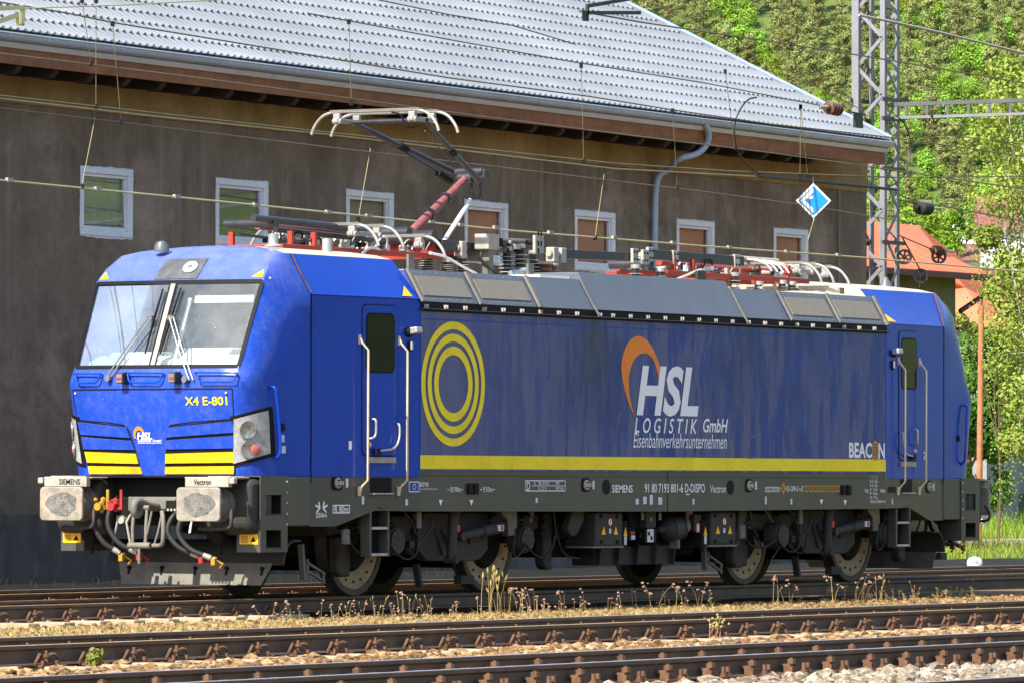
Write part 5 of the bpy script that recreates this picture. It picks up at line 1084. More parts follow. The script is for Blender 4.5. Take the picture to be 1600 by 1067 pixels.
def collector(parent, xs, z, w=.88, name='collector_strip'):
    for k, x in enumerate(xs):
        P = [(x,-w,z-.26),(x,-w+.03,z-.17),(x,-w+.14,z-.045),(x,-w+.28,z-.003),(x,-.5,z),(x,.5,z),(x,w-.28,z-.003),(x,w-.14,z-.045),(x,w-.03,z-.17),(x,w,z-.26)]
        m = MB(); m.tube(smoothp(P, 2), .019, 8); o = m.build(name, M['strip_grey'], parent, smooth=60)
        m = MB(); m.bar((x,-.62,z+.012),(x,.62,z+.012), .04, .02); m.build('carbon_strip', M['under_lit'], parent)
    for y in (-.52, .52):
        m = MB(); m.box(xs[0]-.05, xs[-1]+.05, y-.03, y+.03, z-.13, z-.08)
        for x in xs: m.box(x-.03, x+.03, y-.045, y+.045, z-.14, z-.02); m.cyl((x,y-.06,z-.11),(x,y+.06,z-.11), .035, n=8)
        m.build('strip_carrier', M['strip_grey'], parent, bevel=.008)
def base_frame(x0, x1, z, parent, y=.42):
    m = MB()
    for s in (-1, 1): m.box(x0, x1, s*y-.03, s*y+.03, z, z+.065)
    for x in (x0, (x0+x1)/2, x1-.07): m.box(x, x+.07, -y+.03, y-.03, z+.005, z+.06)
    m.build('base_frame', M['red_frame'], parent, bevel=.008)
    for x, y_ in ((x0+.25,-.4),(x0+.75,-.4),(x1-.5,-.38),(x0+.25,.4),(x1-.3,.4)):
        m = MB(); m.box(x-.025, x+.025, y_-.03, y_+.03, z+.065, z+.22); m.build('frame_upright', M['red_frame'], parent)
    r = random.Random(int(x0*10)); 
    for k in range(40):
        x = r.uniform(x0+.1, x1); y_ = r.uniform(-.38,.3); m = MB(); s = r.uniform(.02,.05); t = r.random()
        if t < .4: m.box(x-s, x+s, y_-s*.7, y_+s*.7, z+.09, z+.12+s)
        elif t < .7: m.cyl((x,y_-.06,z+.13),(x,y_+.06,z+.13), s*.8, n=8)
        else: m.tube(smoothp([(x,y_,z+.1),(x+.06,y_-.05,z+.24),(x+.2,y_-.05,z+.22),(x+.26,y_,z+.1)], 2), .012, 6)
        m.build('frame_fitting', r.choice([M['alu'],M['darktube'],M['plate'],M['black'],M['white_cable']]), parent, smooth=40)
# --- folded pantograph on the front
PF = link('folded_pantograph', None, LOCO) if False else None
m = MB(); zb = at(470, 392, y=-.42).z; xk = at(392, 350, y=0).x; xb = at(606, 372, y=0).x
m.cyl((xb,-.30,zb+.30),(xb,.30,zb+.30), .07, n=14); PF = m.build('folded_pantograph', M['darktube'], LOCO, smooth=40)
base_frame(at(438,385,y=-.42).x, at(690,402,y=-.42).x, zb, PF)
def tubepx(pts, r, name, mt, parent, y=0, n=8): m = MB(); m.tube([at(px, py, y=y) for px, py in pts], r, n); return m.build(name, M[mt], parent, smooth=50)
tubepx([(402,353),(506,361),(556,367)], .048, 'lower_arm', 'pink_arm', PF, .0)
tubepx([(396,341),(511,353),(584,365)], .042, 'upper_arm', 'darktube', PF, -.30); tubepx([(392,349),(480,356),(560,366)], .036, 'upper_arm', 'darktube', PF, .30)
tubepx([(430,359),(581,375)], .034, 'guide_rod', 'darktube', PF, -.2); tubepx([(376,366),(470,381)], .018, 'guide_rod', 'darktube', PF, .2)
hx = at(491, 352, y=0); xs0 = hx.x; zc = at(560, 351.5, y=-.5).z
collector(PF, (xs0-.0, xs0+.55), zc)
m = MB(); a = at(392, 350, y=0); m.cyl(a+Vector((0,-.35,0)), a+Vector((0,.35,0)), .05, n=12); m.build('knee_joint', M['darktube'], PF, smooth=40)
# --- raised pantograph
m = MB(); rb = at(640, 372, y=0); m.cyl(rb+Vector((0,-.35,0)), rb+Vector((0,.35,0)), .085, n=14); PR = m.build('raised_pantograph', M['darktube'], LOCO, smooth=40)
kn = at(728, 279, y=0)
m = MB(); m.tube([at(644,362,y=0), kn], .056, 12, .046); m.build('lower_arm', M['pink_arm'], PR, smooth=50)
for t in (.32, .62): 
    p = at(644,362,y=0).lerp(kn, t); d = (kn-at(644,362,y=0)).normalized(); m = MB(); m.cyl(p-d*.02, p+d*.02, .075, n=12); m.build('arm_band', M['darktube'], PR, smooth=40)
m = MB(); m.tube([at(690,383,y=.12), at(735,313,y=.12)], .028, 10); m.build('coupling_rod', M['white_cable'], PR, smooth=50)
m = MB(); k = at(737,270,y=0); m.cyl(k+Vector((0,-.16,0)), k+Vector((0,.22,0)), .055, n=12); m.box(k.x-.03,k.x+.10,-.20,.22,k.z-.07,k.z+.03); m.cyl(kn+Vector((0,-.1,0)), kn+Vector((0,.1,0)), .06, n=12); m.build('knee_joint', M['darktube'], PR, bevel=.008)
m = MB(); 
for d in (-.06, .06): m.tube([(k.x+.12,d,k.z-.04),(k.x+.10,d,k.z-.18),(k.x+.13,d*.6,k.z-.30)], .015, 6)
m.cyl((k.x+.13,-.07,k.z-.30),(k.x+.13,.07,k.z-.30), .03, n=8); m.build('knee_lever', M['darktube'], PR)
zh = at(590, 178, y=0).z; hc = at(601, 175, y=0); xh = hc.x
for s, kp in ((-1,(748,283)),(1,(706,268))):
    a = at(*kp, y=s*.16); c = Vector((xh+.06, s*.50, zh-.07)); m = MB(); m.tube([a, c], .042, 10, .028); m.build('upper_arm', M['darktube'], PR, smooth=50); p = a.lerp(c,.45); m = MB(); m.cyl(p, a.lerp(c,.52), .045, n=10); m.build('arm_band', M['black'], PR)
m = MB(); m.tube([at(700,279,y=.35), at(555,192,y=.45)], .022, 8); m.build('guide_rod', M['darktube'], PR, smooth=50); m = MB(); m.tube([at(684,270,y=.35), at(704,283,y=.35)], .045, 8); m.build('rod_fork', M['black'], PR)
m = MB(); m.cyl((xh+.06,-.55,zh-.08),(xh+.06,.55,zh-.08), .028, n=10); m.tube([at(664,205,y=-.4), at(712,262,y=-.2)], .006, 5); m.build('head_axle', M['darktube'], PR, smooth=40)
collector(PR, (xh-.22, xh+.22), zh+.03)
m = MB(); p = Vector((xh+.0,-.35,zh+.02)); m.tube(smoothp([p+Vector((0,.25,0)), p+Vector((0,.12,-.02)), p+Vector((0,.08,-.15)), p+Vector((0,0,-.2)), p+Vector((0,-.12,-.16))], 2), .010, 6); m.build('head_cable', M['black'], PR)
m = MB(); a = at(668,392,y=-.2); m.box(a.x-.05,a.x+.9,-.30,.30,a.z-.04,a.z+.10); m.build('drive_beam', M['red_frame'], PR, bevel=.01); m = MB(); m.box(a.x+.6,a.x+1.35,-.28,-.10,a.z-.10,a.z+.04); m.build('drive_cover', M['copper'], PR, bevel=.01)
# second pair of contact strips of the folded head beside the raised arm
collector(PR, (at(596,372,y=0).x,), at(640,368,y=-.5).z)
# --- rear folded pantograph
m = MB(); a = at(1100, 432, y=-.4); m.cyl((a.x-1.2,-.3,a.z+.12),(a.x-1.2,.3,a.z+.12), .06, n=12); P2 = m.build('folded_pantograph', M['darktube'], LOCO, smooth=40)
base_frame(at(1040,425,y=-.42).x, at(1262,440,y=-.42).x, at(1150,437,y=-.42).z, P2)
m = MB(); m.bar(at(1016,398,y=-.35), at(1158,409,y=-.35), .10, .13); m.build('upper_arm', M['darktube'], P2, bevel=.01); tubepx([(1000,398),(1150,403),(1215,408)], .03, 'upper_arm', 'rail_gold', P2, .2)
tubepx([(1030,410),(1120,420),(1200,425)], .045, 'lower_arm', 'red_frame', P2, .1); tubepx([(1010,420),(1040,424),(1075,432),(1120,434)], .022, 'guide_rod', 'darktube', P2, -.3)
xr = at(1180,412,y=0).x; collector(P2, (xr+.2, xr+.55), at(1200,410,y=-.3).z, .88); collector(P2, (xr+1.0,), at(1200,413,y=-.3).z, .88)
m = MB(); m.bar(at(1268,416,y=.1), at(1306,417,y=.1), .05, .08); m.bar(at(1294,418,y=.1), at(1297,440,y=.1), .06, .05); m.tube([at(1286,421,y=.1),at(1303,438,y=.1)], .03, 6); m.bar(at(1262,440,y=.1), at(1300,438,y=.1), .05, .05); m.build('knee_joint', M['darktube'], P2)
for k in range(6): 
    x = 1168+k*9; m = MB(); m.tube(smoothp([at(x,405+k,y=-.1), at(x+12,406+k,y=-.25), at(x+30,412+k,y=-.4), at(x+38,424+k,y=-.45)], 2), .011, 6); m.build('shunt_cable', M['white_cable'] if k != 4 else M['rail_gold'], P2, smooth=60)
for px, py in ((986,400),(1002,402),(1010,398),(1049,403),(1145,409)):
    c = at(px, py, y=-.35); m = MB(); m.box(c.x-.07,c.x+.07,-.42,-.38,c.z-.09,c.z+.09); o = m.build('clamp_plate', M['plate'], P2, bevel=.006)
    for dx in (-.035,.035):
        for dz in (-.045,.045): m = MB(); m.ico((c.x+dx,-.422,c.z+dz), .016, 1); m.build('clamp_bolt', M['black'], P2)
m = MB(); m.tube(smoothp([at(1055,438,y=-.5),at(1075,430,y=-.5),at(1088,424,y=-.5),at(1096,422,y=-.5)], 2), .02, 6); m.build('cable_loom', M['insul_rim'], P2)
m = MB(); a, c = at(1088,446,y=-.55), at(1101,424,y=-.55); m.box(a.x,c.x,-.57,-.53,3.75,c.z); m.build('support_plate', M['under'], LOCO, bevel=.008)
for px, p0, p1 in ((993,420,437),(1032,425,441),(1147,432,456),(1185,446,460),(1222,444,464),(1237,446,466)): insulator(px, p0, p1, -.45, .09, 4)
for (x0, y0), (x1, y1) in (((1147,447),(1160,463)),((1187,450),(1200,462)),((1243,450),(1268,466))): m = MB(); m.bar(at(x0,y0,y=-.5), at(x1,y1,y=-.5), .07, .03); m.build('cable_stay', M['plate'], LOCO)
# --- high voltage gear in the middle
for px, p0, p1, r in ((668,402,426,.11),(698,410,426,.09),(722,404,428,.09),(792,392,428,.10),(812,388,428,.10),(833,398,428,.08)): insulator(px, p0, p1, -.35, r, 6)
for (x0, y0), (x1, y1), w, h, mt in (((688,383),(716,386),.06,.13,'darktube'),((722,387),(752,390),.06,.13,'darktube'),((868,397),(986,402),.04,.11,'darktube'),((777,374),(815,376),.10,.03,'plate'),((777,388),(812,385),.10,.03,'plate'),((1020,399),(1046,401),.05,.1,'darktube')):
    m = MB(); m.bar(E(x0,y0), E(x1,y1), w, h); m.build('busbar', M[mt], LOCO, bevel=.005)
for px, py in ((718,388),(862,397),(874,398)):
    c = E(px, py); m = MB(); m.box(c.x-.06,c.x+.06,-.42,-.30,c.z-.10,c.z+.08); m.cyl((c.x-.1,-.36,c.z),(c.x+.1,-.36,c.z), .045, n=8); m.build('busbar_clamp', M['plate'], LOCO, bevel=.01)
a, c = E(750,390,-.5), E(767,367,-.5); m = MB(); m.box(a.x, c.x, -.62, -.42, a.z, c.z); mb = m.build('current_sensor', M['plate'], LOCO, bevel=.012); m = MB(); q = E(760,391,-.5); m.box(q.x-.055, q.x+.055, -.57, -.47, 3.75, q.z+.02); m.build('sensor_post', M['under_lit'], mb, bevel=.01)
m = MB(); m.tube(smoothp([E(754,392,-.56),E(750,400,-.56),E(754,412,-.56),E(766,422,-.56),E(776,428,-.56)], 2), .016, 6); m.build('sensor_cable', M['hose'], mb, smooth=60)
a, c = E(832,396,-.4), E(846,369,-.4); m = MB(); m.box(a.x, c.x, -.44, -.40, a.z, c.z); pl = m.build('disconnector_plate', M['plate'], LOCO, bevel=.006)
for dx, dz in ((.07,.12),(.14,.12),(.07,.24),(.14,.24),(.07,.03)): m = MB(); m.box(a.x+dx-.015, a.x+dx+.015, -.445, -.439, a.z+dz-.03, a.z+dz+.03); m.build('slot', M['black'], pl)
r = random.Random(5)
for k in range(16):
    px, py = r.uniform(775,832), r.uniform(372,392); c = E(px, py, r.uniform(-.4,-.2)); m = MB(); s = r.uniform(.03,.06); m.box(c.x-s, c.x+s, c.y-s, c.y+s, c.z-s*.5, c.z+s*.5) if k % 2 else m.cyl(c-Vector((.0,.06,0)), c+Vector((0,.06,0)), s*.7, n=8); m.build('switch_fitting', r.choice([M['plate'],M['darktube'],M['alu'],M['black']]), LOCO, smooth=40)
for px, p0, r in ((843,413,.17),(857,415,.13)):
    c = E(px, p0, -.3); m = MB(); m.lathe([(r*.9,3.75-c.z),(r,-.12),(r*.8,-.10),(r*.95,-.06),(r*.8,-.03),(r,0),(r*.7,.02),(0,.03)], c, (0,0,1), 18); o = m.build('surge_arrester', M['copper'], LOCO, smooth=35); m = MB(); m.lathe([(r*1.02,-.005),(r*1.02,.012),(r*.9,.03),(0,.035)], c, (0,0,1), 18); m.build('arrester_cap', M['plate'], o, smooth=40)
for pts in ([(672,396),(696,401),(719,415),(744,428)], [(566,398),(572,390),(585,386),(592,390)]): m = MB(); m.tube(smoothp([E(x, y, -.5) for x, y in pts], 2), .016, 8); m.build('roof_cable', M['white_cable'], LOCO, smooth=60)
m = MB(); m.tube(smoothp([E(798,428,-.5),E(806,426,-.5),E(822,423,-.5)], 1), .04, 8); m.build('earthing_arm', M['alu'], LOCO, smooth=60)
for px, p0, p1 in ((427,366,386),(511,373,398)): c = at(px, p0, y=-.75); b0 = at(px, p1, y=-.75); m = MB(); m.cyl(b0, c, .058, n=14); m.lathe([(.10,0),(.10,.015),(.06,.03)], b0, (0,0,1), 14); m.build('roof_bollard', M['alu'], LOCO, smooth=40)
for px, p0, p1 in ((640,398,424),(827,413,436),(1313,450,470)): c = at(px, p0, y=-.95); b0 = at(px, p1, y=-.95); m = MB(); m.box(c.x-.07, c.x+.03, -.98, -.95, b0.z-.05, c.z); m.box(c.x+.03,c.x+.06,-.98,-.90,b0.z-.05,c.z); m.build('roof_bracket', M['under_lit'], LOCO)
m = MB(); m.prism([(-1.22,3.74),(-.9,3.80),(.9,3.80),(1.22,3.74)], 'x', 14.2, 15.6); m.build('rear_roof_plate', M['roof_dust'], LOCO)
p = at(1384, 462, y=-.5); m = MB(); m.lathe([(.16,0),(.15,.03),(.10,.05),(.05,.15),(.02,.2),(0,.2)], (p.x,-.5,3.88), (0,0,1), 16); m.build('rear_antenna', M['roofgrey'], LOCO, smooth=40)
# ================================================================ hills, houses and trees beyond the tracks
def rd(px, py, D): return CAM+(FW+RT*((px-800)/FOC)-UP*((py-533.5)/FOC))*D
def leafmat(name, c1, c2, tr=.35):
    n = NG(name, .6); P = n.P; P.inputs['Specular IOR Level'].default_value = .25
    oi = n.N('ShaderNodeObjectInfo'); o = n.mix(n.rng(n.noise(1.3, det=3), .3, .7), c1, c2)
    h = n.N('ShaderNodeHueSaturation'); n.L(n.rng(oi.outputs['Random'], 0, 1, .75, 1.3), h.inputs['Value']); n.L(n.rng(oi.outputs['Random'], 0, 1, .485, .515), h.inputs['Hue']); n.L(o, h.inputs['Color'])
    n.L(h.outputs[0], P.inputs['Base Color'])
    t = n.N('ShaderNodeBsdfTranslucent'); n.L(h.outputs[0], t.inputs[0]); mx = n.N('ShaderNodeMixShader'); mx.inputs[0].default_value = tr
    out = [k for k in n.t.nodes if k.type == 'OUTPUT_MATERIAL'][0]; n.L(P.outputs[0], mx.inputs[1]); n.L(t.outputs[0], mx.inputs[2]); n.L(mx.outputs[0], out.inputs[0]); return n.m
M['leaf_pine'] = leafmat('pine_needles', (.135,.165,.045), (.25,.265,.09), .15)
M['leaf_broad'] = leafmat('broad_leaves', (.13,.26,.02), (.24,.40,.05), .2)
M['leaf_lime'] = leafmat('lime_leaves', (.16,.27,.015), (.24,.34,.03))
M['leaf_birch'] = leafmat('birch_leaves', (.17,.23,.030), (.33,.36,.08))
M['leaf_dark'] = leafmat('dark_leaves', (.030,.10,.008), (.07,.18,.016))
M['leaf_bush'] = leafmat('bush_leaves', (.13,.26,.012), (.22,.36,.03))
M['bark'] = mat('pine_bark', (.10,.06,.035), .9, var=.35, vs=3); M['birch_bark'] = mat('birch_bark', (.55,.52,.46), .8, var=.2, vs=6, grime=.5, gcol=(.05,.045,.04), gs=7)
M['grass'] = leafmat('meadow_grass', (.17,.28,.02), (.30,.40,.05), .4)
M['dry'] = leafmat('dry_grass', (.33,.23,.09), (.48,.36,.155), .4)
M['hill'] = mat('hillside_soil', (.05,.085,.015), .95, var=.4, vs=.05, col2=(.10,.14,.03))
def leaves(m, c, r, n, size, rg, sq=(1,1,1), coh=1.0):           # leaf faces through an ellipsoid, denser to the outside
    for _ in range(n):
        while True:
            v = Vector((rg.uniform(-1,1), rg.uniform(-1,1), rg.uniform(-1,1)))
            if .25 < v.length < 1: break
        p = Vector((c[0]+v.x*r*sq[0], c[1]+v.y*r*sq[1], c[2]+v.z*r*sq[2])); s = size*rg.uniform(.6,1.3)
        nn = (v.normalized()*.9*coh+Vector((rg.uniform(-1,1), rg.uniform(-1,1), rg.uniform(-.2,1.2)))).normalized(); a = nn.orthogonal().normalized(); b_ = nn.cross(a); t = rg.uniform(0,6.28)
        a, b_ = a*math.cos(t)+b_*math.sin(t), b_*math.cos(t)-a*math.sin(t)
        m.add([p-a*s, p-b_*s*.6, p+a*s, p+b_*s*.6], [(0,1,2,3)])
def tree_proto(kind, seed, h, r):
    rg = random.Random(seed); t = thing(kind, '', 'tree', (0,0,-9000), local=True); m = MB()
    if kind == 'pine_tree':
        m.tube([(0,0,-1),(rg.uniform(-.2,.2),rg.uniform(-.2,.2),h*.5),(rg.uniform(-.3,.3),0,h*.95)], h*.011, 6, h*.003)
        c = MB()
        for k in range(22):
            f = rg.random(); z = h*(.22+.74*f); w = r*(1-.72*f)*rg.uniform(.5,1.1); a = rg.uniform(0,6.28); q = (math.cos(a)*w*.75, math.sin(a)*w*.75, z)
            m.tube([(0,0,z-h*.03), q], h*.005, 4); leaves(c, q, rg.uniform(.6,.95)*r*.55, 64, .30, rg, (1,1,.66), 2.6)
        lm = M['leaf_pine']
    else:
        m.tube([(0,0,-1),(rg.uniform(-.2,.2),0,h*.3),(rg.uniform(-.4,.4),rg.uniform(-.3,.3),h*.8)], h*.02, 6, h*.006)
        c = MB()
        for k in range(20):
            v = Vector((rg.gauss(0,1), rg.gauss(0,1), rg.gauss(0,1))).normalized()*rg.uniform(.3,.85); q = (v.x*r*.85, v.y*r*.85, h*.58+v.z*h*.36)
            m.tube([(0,0,h*.3), q], h*.006, 4); leaves(c, q, rg.uniform(.34,.52)*r, 60, .32, rg, (1,1,.9), 2.6)
        lm = M['leaf_lime'] if kind == 'lime_tree' else M['leaf_broad']
    m.build('trunk', M['bark'], t, smooth=60); c.build('crown', lm, t, fix=False); return t
HS, HD = .42, 1290.
def hill_z(d): return max(0, (d-HD))*HS
# terrain: sloping hillside beyond the houses, and the far side of the valley behind the camera
def ridge(name, az0, az1, dist, step, heights, seed):
    r = random.Random(seed); m = MB(); n = 40; vs = []
    for j, (dd, hh) in enumerate(heights):
        for i in range(n+1):
            a = R(az0+(az1-az0)*i/n); k = 1+.12*math.sin(i*.7+seed)+.06*math.sin(i*1.9)
            vs.append((CAM.x+math.cos(a)*dd, CAM.y+math.sin(a)*dd, hh*(k if j else 1)-.5))
    w_ = n+1; m.add(vs, [(j*w_+i, j*w_+i+1, (j+1)*w_+i+1, (j+1)*w_+i) for j in range(len(heights)-1) for i in range(n)]); return m.build(name, M['hill'], smooth=60, kind='structure')
m = MB(); vs = []; az = [R(-10+i*2.5) for i in range(33)]
for d in (1270, 1300, 1400, 1500, 1600, 1800, 2100, 2500):
    for a in az: vs.append((CAM.x+math.cos(a)*d, CAM.y+math.sin(a)*d, hill_z(d)-.4))
w_ = len(az); m.add(vs, [(j*w_+i, j*w_+i+1, (j+1)*w_+i+1, (j+1)*w_+i) for j in range(7) for i in range(w_-1)]); m.build('hillside', M['hill'], smooth=60, kind='structure')
ridge('valley_side', -150, 13, 0, 0, ((160,0),(300,12),(600,60),(1000,130)), 3)
fr = random.Random(21)
protos = {'pine_tree': [tree_proto('pine_tree', 30+k, 15, 3.6) for k in range(4)], 'broadleaf_tree': [tree_proto('broadleaf_tree', 50+k, 11, 4.2) for k in range(3)], 'lime_tree': [tree_proto('lime_tree', 70+k, 10, 3.8) for k in range(2)]}
LAB = {'pine_tree': ('olive green pine on the wooded hillside', 'pines on the hillside'), 'broadleaf_tree': ('fresh green broadleaf tree on the wooded hillside', 'broadleaf trees on the hillside'), 'lime_tree': ('yellowish green tree among the hillside pines', 'yellowish trees on the hillside')}
nper = 0
rows_ = []
py = 400
while py > -95:
    px = 930+fr.uniform(0, 20)
    while px < 1660:
        rows_.append((px+fr.uniform(-7,7), py+fr.uniform(-5,5))); px += fr.uniform(30, 42)
    py -= 20
for px, py in rows_:
    if px < min(1340, 970+2*(py-115)): continue            # hidden behind the roof
    s = (751-py)/FOC; 
    D = 0.0
    # meet the slope: height s*D+1.3 = HS*(D-HD)
    D = (HS*HD+1.3)/(HS-s); base = rd(px, py, D); 
    g_ = math.sin(px*.011+py*.02)+math.sin(px*.023-py*.013+1)
    k = 'broadleaf_tree' if (py > 190 and fr.random() < .62) or (px > 1380 and fr.random() < .35) or g_ > 1.35 else 'lime_tree' if fr.random() < .07 else 'pine_tree'
    pr = fr.choice(protos[k]); o = copytree(pr, base+Vector((0,0,-1.5)), fr.uniform(0,6.28), fr.uniform(.72,1.08)); o['label'], o['group'] = LAB[k][0]+(', left of the mast' if px < 1335 else ', right of the mast')+(' near the top edge' if py-60 < 60 else ' at mid height' if py-60 < 190 else ' low above the roofs'), LAB[k][1]; nper += 1
dw = MB()                                                           # the wood goes on behind the roof and past the right edge as one mass
for _ in range(330):
    px, py = (fr.uniform(-100, 1000), fr.uniform(-95, 330)) if fr.random() < .75 else (fr.uniform(1670, 2150), fr.uniform(-95, 400))
    if px > 900 and px < 1300 and py < 120: continue
    D = (HS*HD+1.3)/(HS-(751-py)/FOC); c = rd(px, py, D); h = fr.uniform(9, 14)
    for k in range(7): leaves(dw, (c.x+fr.gauss(0,1.6), c.y+fr.gauss(0,1.6), c.z+h*(.25+.1*k)), 2.6*(1-.07*k), 34, .6, fr, (1,1,.8), 2.6)
dw.build('distant_wood', M['leaf_pine'], fix=False, kind='stuff')
for L_ in protos.values():
    for t in L_:
        for ch in list(t.children): bpy.data.objects.remove(ch)
        bpy.data.objects.remove(t)
# ---- houses
M['red_roof'] = mat('red_sheet_roof', srgb(186,106,74), .6, var=.15, vs=.8, grime=.35, gcol=srgb(170,80,60), gs=.6)
M['brown_roof'] = mat('brown_tile_roof', srgb(120,75,70), .8, var=.2, vs=2); M['olive_wall'] = streaky('olive_plaster', (.135,.125,.055), (.20,.19,.09), (.10,.09,.06))
M['grey_wall'] = streaky('grey_blue_plaster', (.20,.22,.22), (.28,.30,.30), (.16,.17,.17)); M['pale_wall'] = mat('pale_house_wall', (.62,.62,.60), .8, var=.08)
M['soot_brown'] = mat('brown_gutter_paint', srgb(92,48,38), .6, var=.2)
def hip_house(name, label, cpx, D, xl, dep, ze, pitch, wall, roofm, fr_over=.45, wins=()):
    e = rd(cpx[0], cpx[1], D); X1, Y0, Z = e.x, e.y, e.z; t = thing(name, label, 'house', ((X1+xl)/2, Y0+dep/2, 0)); p = math.tan(R(pitch)); hh = dep/2*p
    m = MB(); o = fr_over; m.box(xl+o, X1-o*2.2, Y0+o, Y0+dep-o, -.3, Z-.05); m.build('wall', wall, t)
    m = MB(); r0, r1 = xl+dep/2, X1-dep/2
    vs = [(xl,Y0,Z),(X1,Y0,Z),(X1,Y0+dep,Z),(xl,Y0+dep,Z),(r0,Y0+dep/2,Z+hh),(r1,Y0+dep/2,Z+hh)]; m.add(vs, [(0,1,5,4),(1,2,5),(2,3,4,5),(3,0,4),(3,2,1,0)]); rf_ = m.build('roof', roofm, t)
    n = int((X1-xl)/.55)
    for k in range(n):                                             # standing seams
        x = xl+.3+k*.55; f = min(1, (X1-x)/(dep/2), (x-xl)/(dep/2)); 
        if f <= .02: continue
        s_ = MB(); s_.tube([(x,Y0,Z+.02),(x,Y0+dep/2*f,Z+hh*f+.02)], .02, 4); s_.build('roof_seam', roofm, rf_)
    m = MB(); m.box(xl, X1, Y0-.10, Y0-.01, Z-.13, Z+.01); m.build('gutter', M['soot_brown'], t, bevel=.02); return t, (X1, Y0, Z)
hA, cA = hip_house('storage_house', 'red sheet metal roofed house with olive plaster wall behind the mast', (1556,431), 128, rd(1200,420,128).x-25, 12, 0, 27, M['olive_wall'], M['red_roof'])
m = MB(); m.tube(smoothp([(cA[0]-.15,cA[1]-.05,cA[2]-.1),(cA[0]-.08,cA[1]-.05,cA[2]-.25),at(1560,446,y=cA[1]),at(1556,449,y=cA[1]+.1),at(1500,487,y=cA[1]+.45)], 2), .055, 8); m.build('downpipe', M['soot_brown'], hA, smooth=50)
hB, cB = hip_house('rear_house', 'lower house with pale red roof seen through the birch', (1640,515), 165, rd(1480,515,165).x-2, 9, 0, 33, M['grey_wall'], M['red_roof'])
# grey house with white window near the grass
g0 = rd(1494, 800, 170); Y = g0.y; t = thing('station_house', 'grey blue plastered house with white window behind the birch', 'house', (g0.x+8, Y+4, 0)); z0 = -.2
m = MB(); x1 = g0.x+16; wa = [at(px, py, y=Y) for px, py in ((1543,779),(1572,708))]; a, c = wa
for b0 in ((g0.x,a.x,z0,5.2),(c.x,x1,z0,5.2),(a.x,c.x,z0,a.z),(a.x,c.x,c.z,5.2)): m.box(b0[0],b0[1],Y,Y+.3,b0[2],b0[3])
m.box(g0.x,x1,Y+.3,Y+8,z0,5.2); m.build('wall', M['grey_wall'], t); m = MB(); m.box(g0.x-.05,x1,Y-.04,Y,z0,1.0); m.build('plinth', M['plinth'], t)
m = MB(); m.prism([(Y-.4,5.2),(Y+8.4,5.2),(Y+4,7.6)], 'x', g0.x-.3, x1); m.build('roof', M['brown_roof'], t)
m = MB(); b_ = .07; m.box(a.x,c.x,Y+.05,Y+.15,a.z,a.z+b_); m.box(a.x,c.x,Y+.05,Y+.15,c.z-b_,c.z); m.box(a.x,a.x+b_,Y+.05,Y+.15,a.z,c.z); m.box(c.x-b_,c.x,Y+.05,Y+.15,a.z,c.z); xm_ = a.x*.62+c.x*.38; m.box(xm_-.05,xm_+.05,Y+.05,Y+.15,a.z,c.z); m.box(a.x-.05,c.x+.05,Y-.08,Y+.05,a.z-.06,a.z); wf = m.build('window', M['white_frame'], t, bevel=.01)
m = MB(); m.box(a.x+.04,c.x-.04,Y+.10,Y+.11,a.z+.04,c.z-.04); m.build('pane', M['pane'], wf); m = MB(); m.box(a.x,c.x,Y+.25,Y+.28,a.z,c.z); m.build('curtain', M['curtain'], wf)
# hillside houses and garden
def cottage(px0, px1, py0, py1, D, label, wall, roofm, rpy):
    a, c = rd(px0, py1, D), rd(px1, py0, D); d = (c-a); d.z = 0; L_ = d.length; t = thing('hillside_house', label, 'house', (a+c)/2*1.0); m = MB(); ux = d.normalized(); uy = Vector((-ux.y, ux.x, 0)); h0, h1 = a.z-12, c.z
    P = [a, a+ux*L_, a+ux*L_+uy*9, a+uy*9]; m.add([Vector((p.x,p.y,h0)) for p in P]+[Vector((p.x,p.y,h1)) for p in P], [(0,1,5,4),(1,2,6,5),(2,3,7,6),(3,0,4,7)]); m.build('wall', wall, t)
    zr = rd(px0, rpy, D).z; m = MB(); q = [Vector((p.x,p.y,h1)) for p in P]; o = ux*.6; q = [q[0]-o-uy*.6, q[1]+o-uy*.6, q[2]+o+uy*.6, q[3]-o+uy*.6]; r0 = (q[0]+q[3])/2; r1 = (q[1]+q[2])/2; r0.z = r1.z = zr; m.add(q+[r0, r1], [(0,1,5,4),(2,3,4,5),(1,2,5),(3,0,4)]); m.build('roof', roofm, t)
    for k in range(2):
        w0 = a+ux*(L_*(.2+.4*k))-uy*.05; m = MB(); zz = h1-3.2; m.add([Vector((w0.x,w0.y,zz)), Vector((w0.x+ux.x*L_*.18,w0.y+ux.y*L_*.18,zz)), Vector((w0.x+ux.x*L_*.18,w0.y+ux.y*L_*.18,zz+1.6)), Vector((w0.x,w0.y,zz+1.6))], [(0,1,2,3)]); m.build('window', M['black_glass'], t, fix=False)
cottage(1496,1548,408,430,520,'brown roofed house low on the hillside behind the red roof',M['pale_wall'],M['brown_roof'],378)
cottage(1541,1640,360,470,480,'tall white house on the hillside behind the birch',M['pale_wall'],M['brown_roof'],300)
m = MB(); a, c = rd(1498,366,700), rd(1545,349,700); m.add([Vector((a.x,a.y,a.z-8)),Vector((c.x,c.y,a.z-8)),c,Vector((a.x,a.y,c.z)),Vector((a.x+3,a.y+3,a.z-8)),Vector((c.x+3,c.y+3,a.z-8)),c+Vector((3,3,0)),Vector((a.x+3,a.y+3,c.z))], [(0,1,2,3),(3,2,6,7),(0,3,7,4),(1,5,6,2)]); tag(m.build('garden_wall', M['pale_wall']), 'pale retaining wall below the wood on the hillside', 'wall')
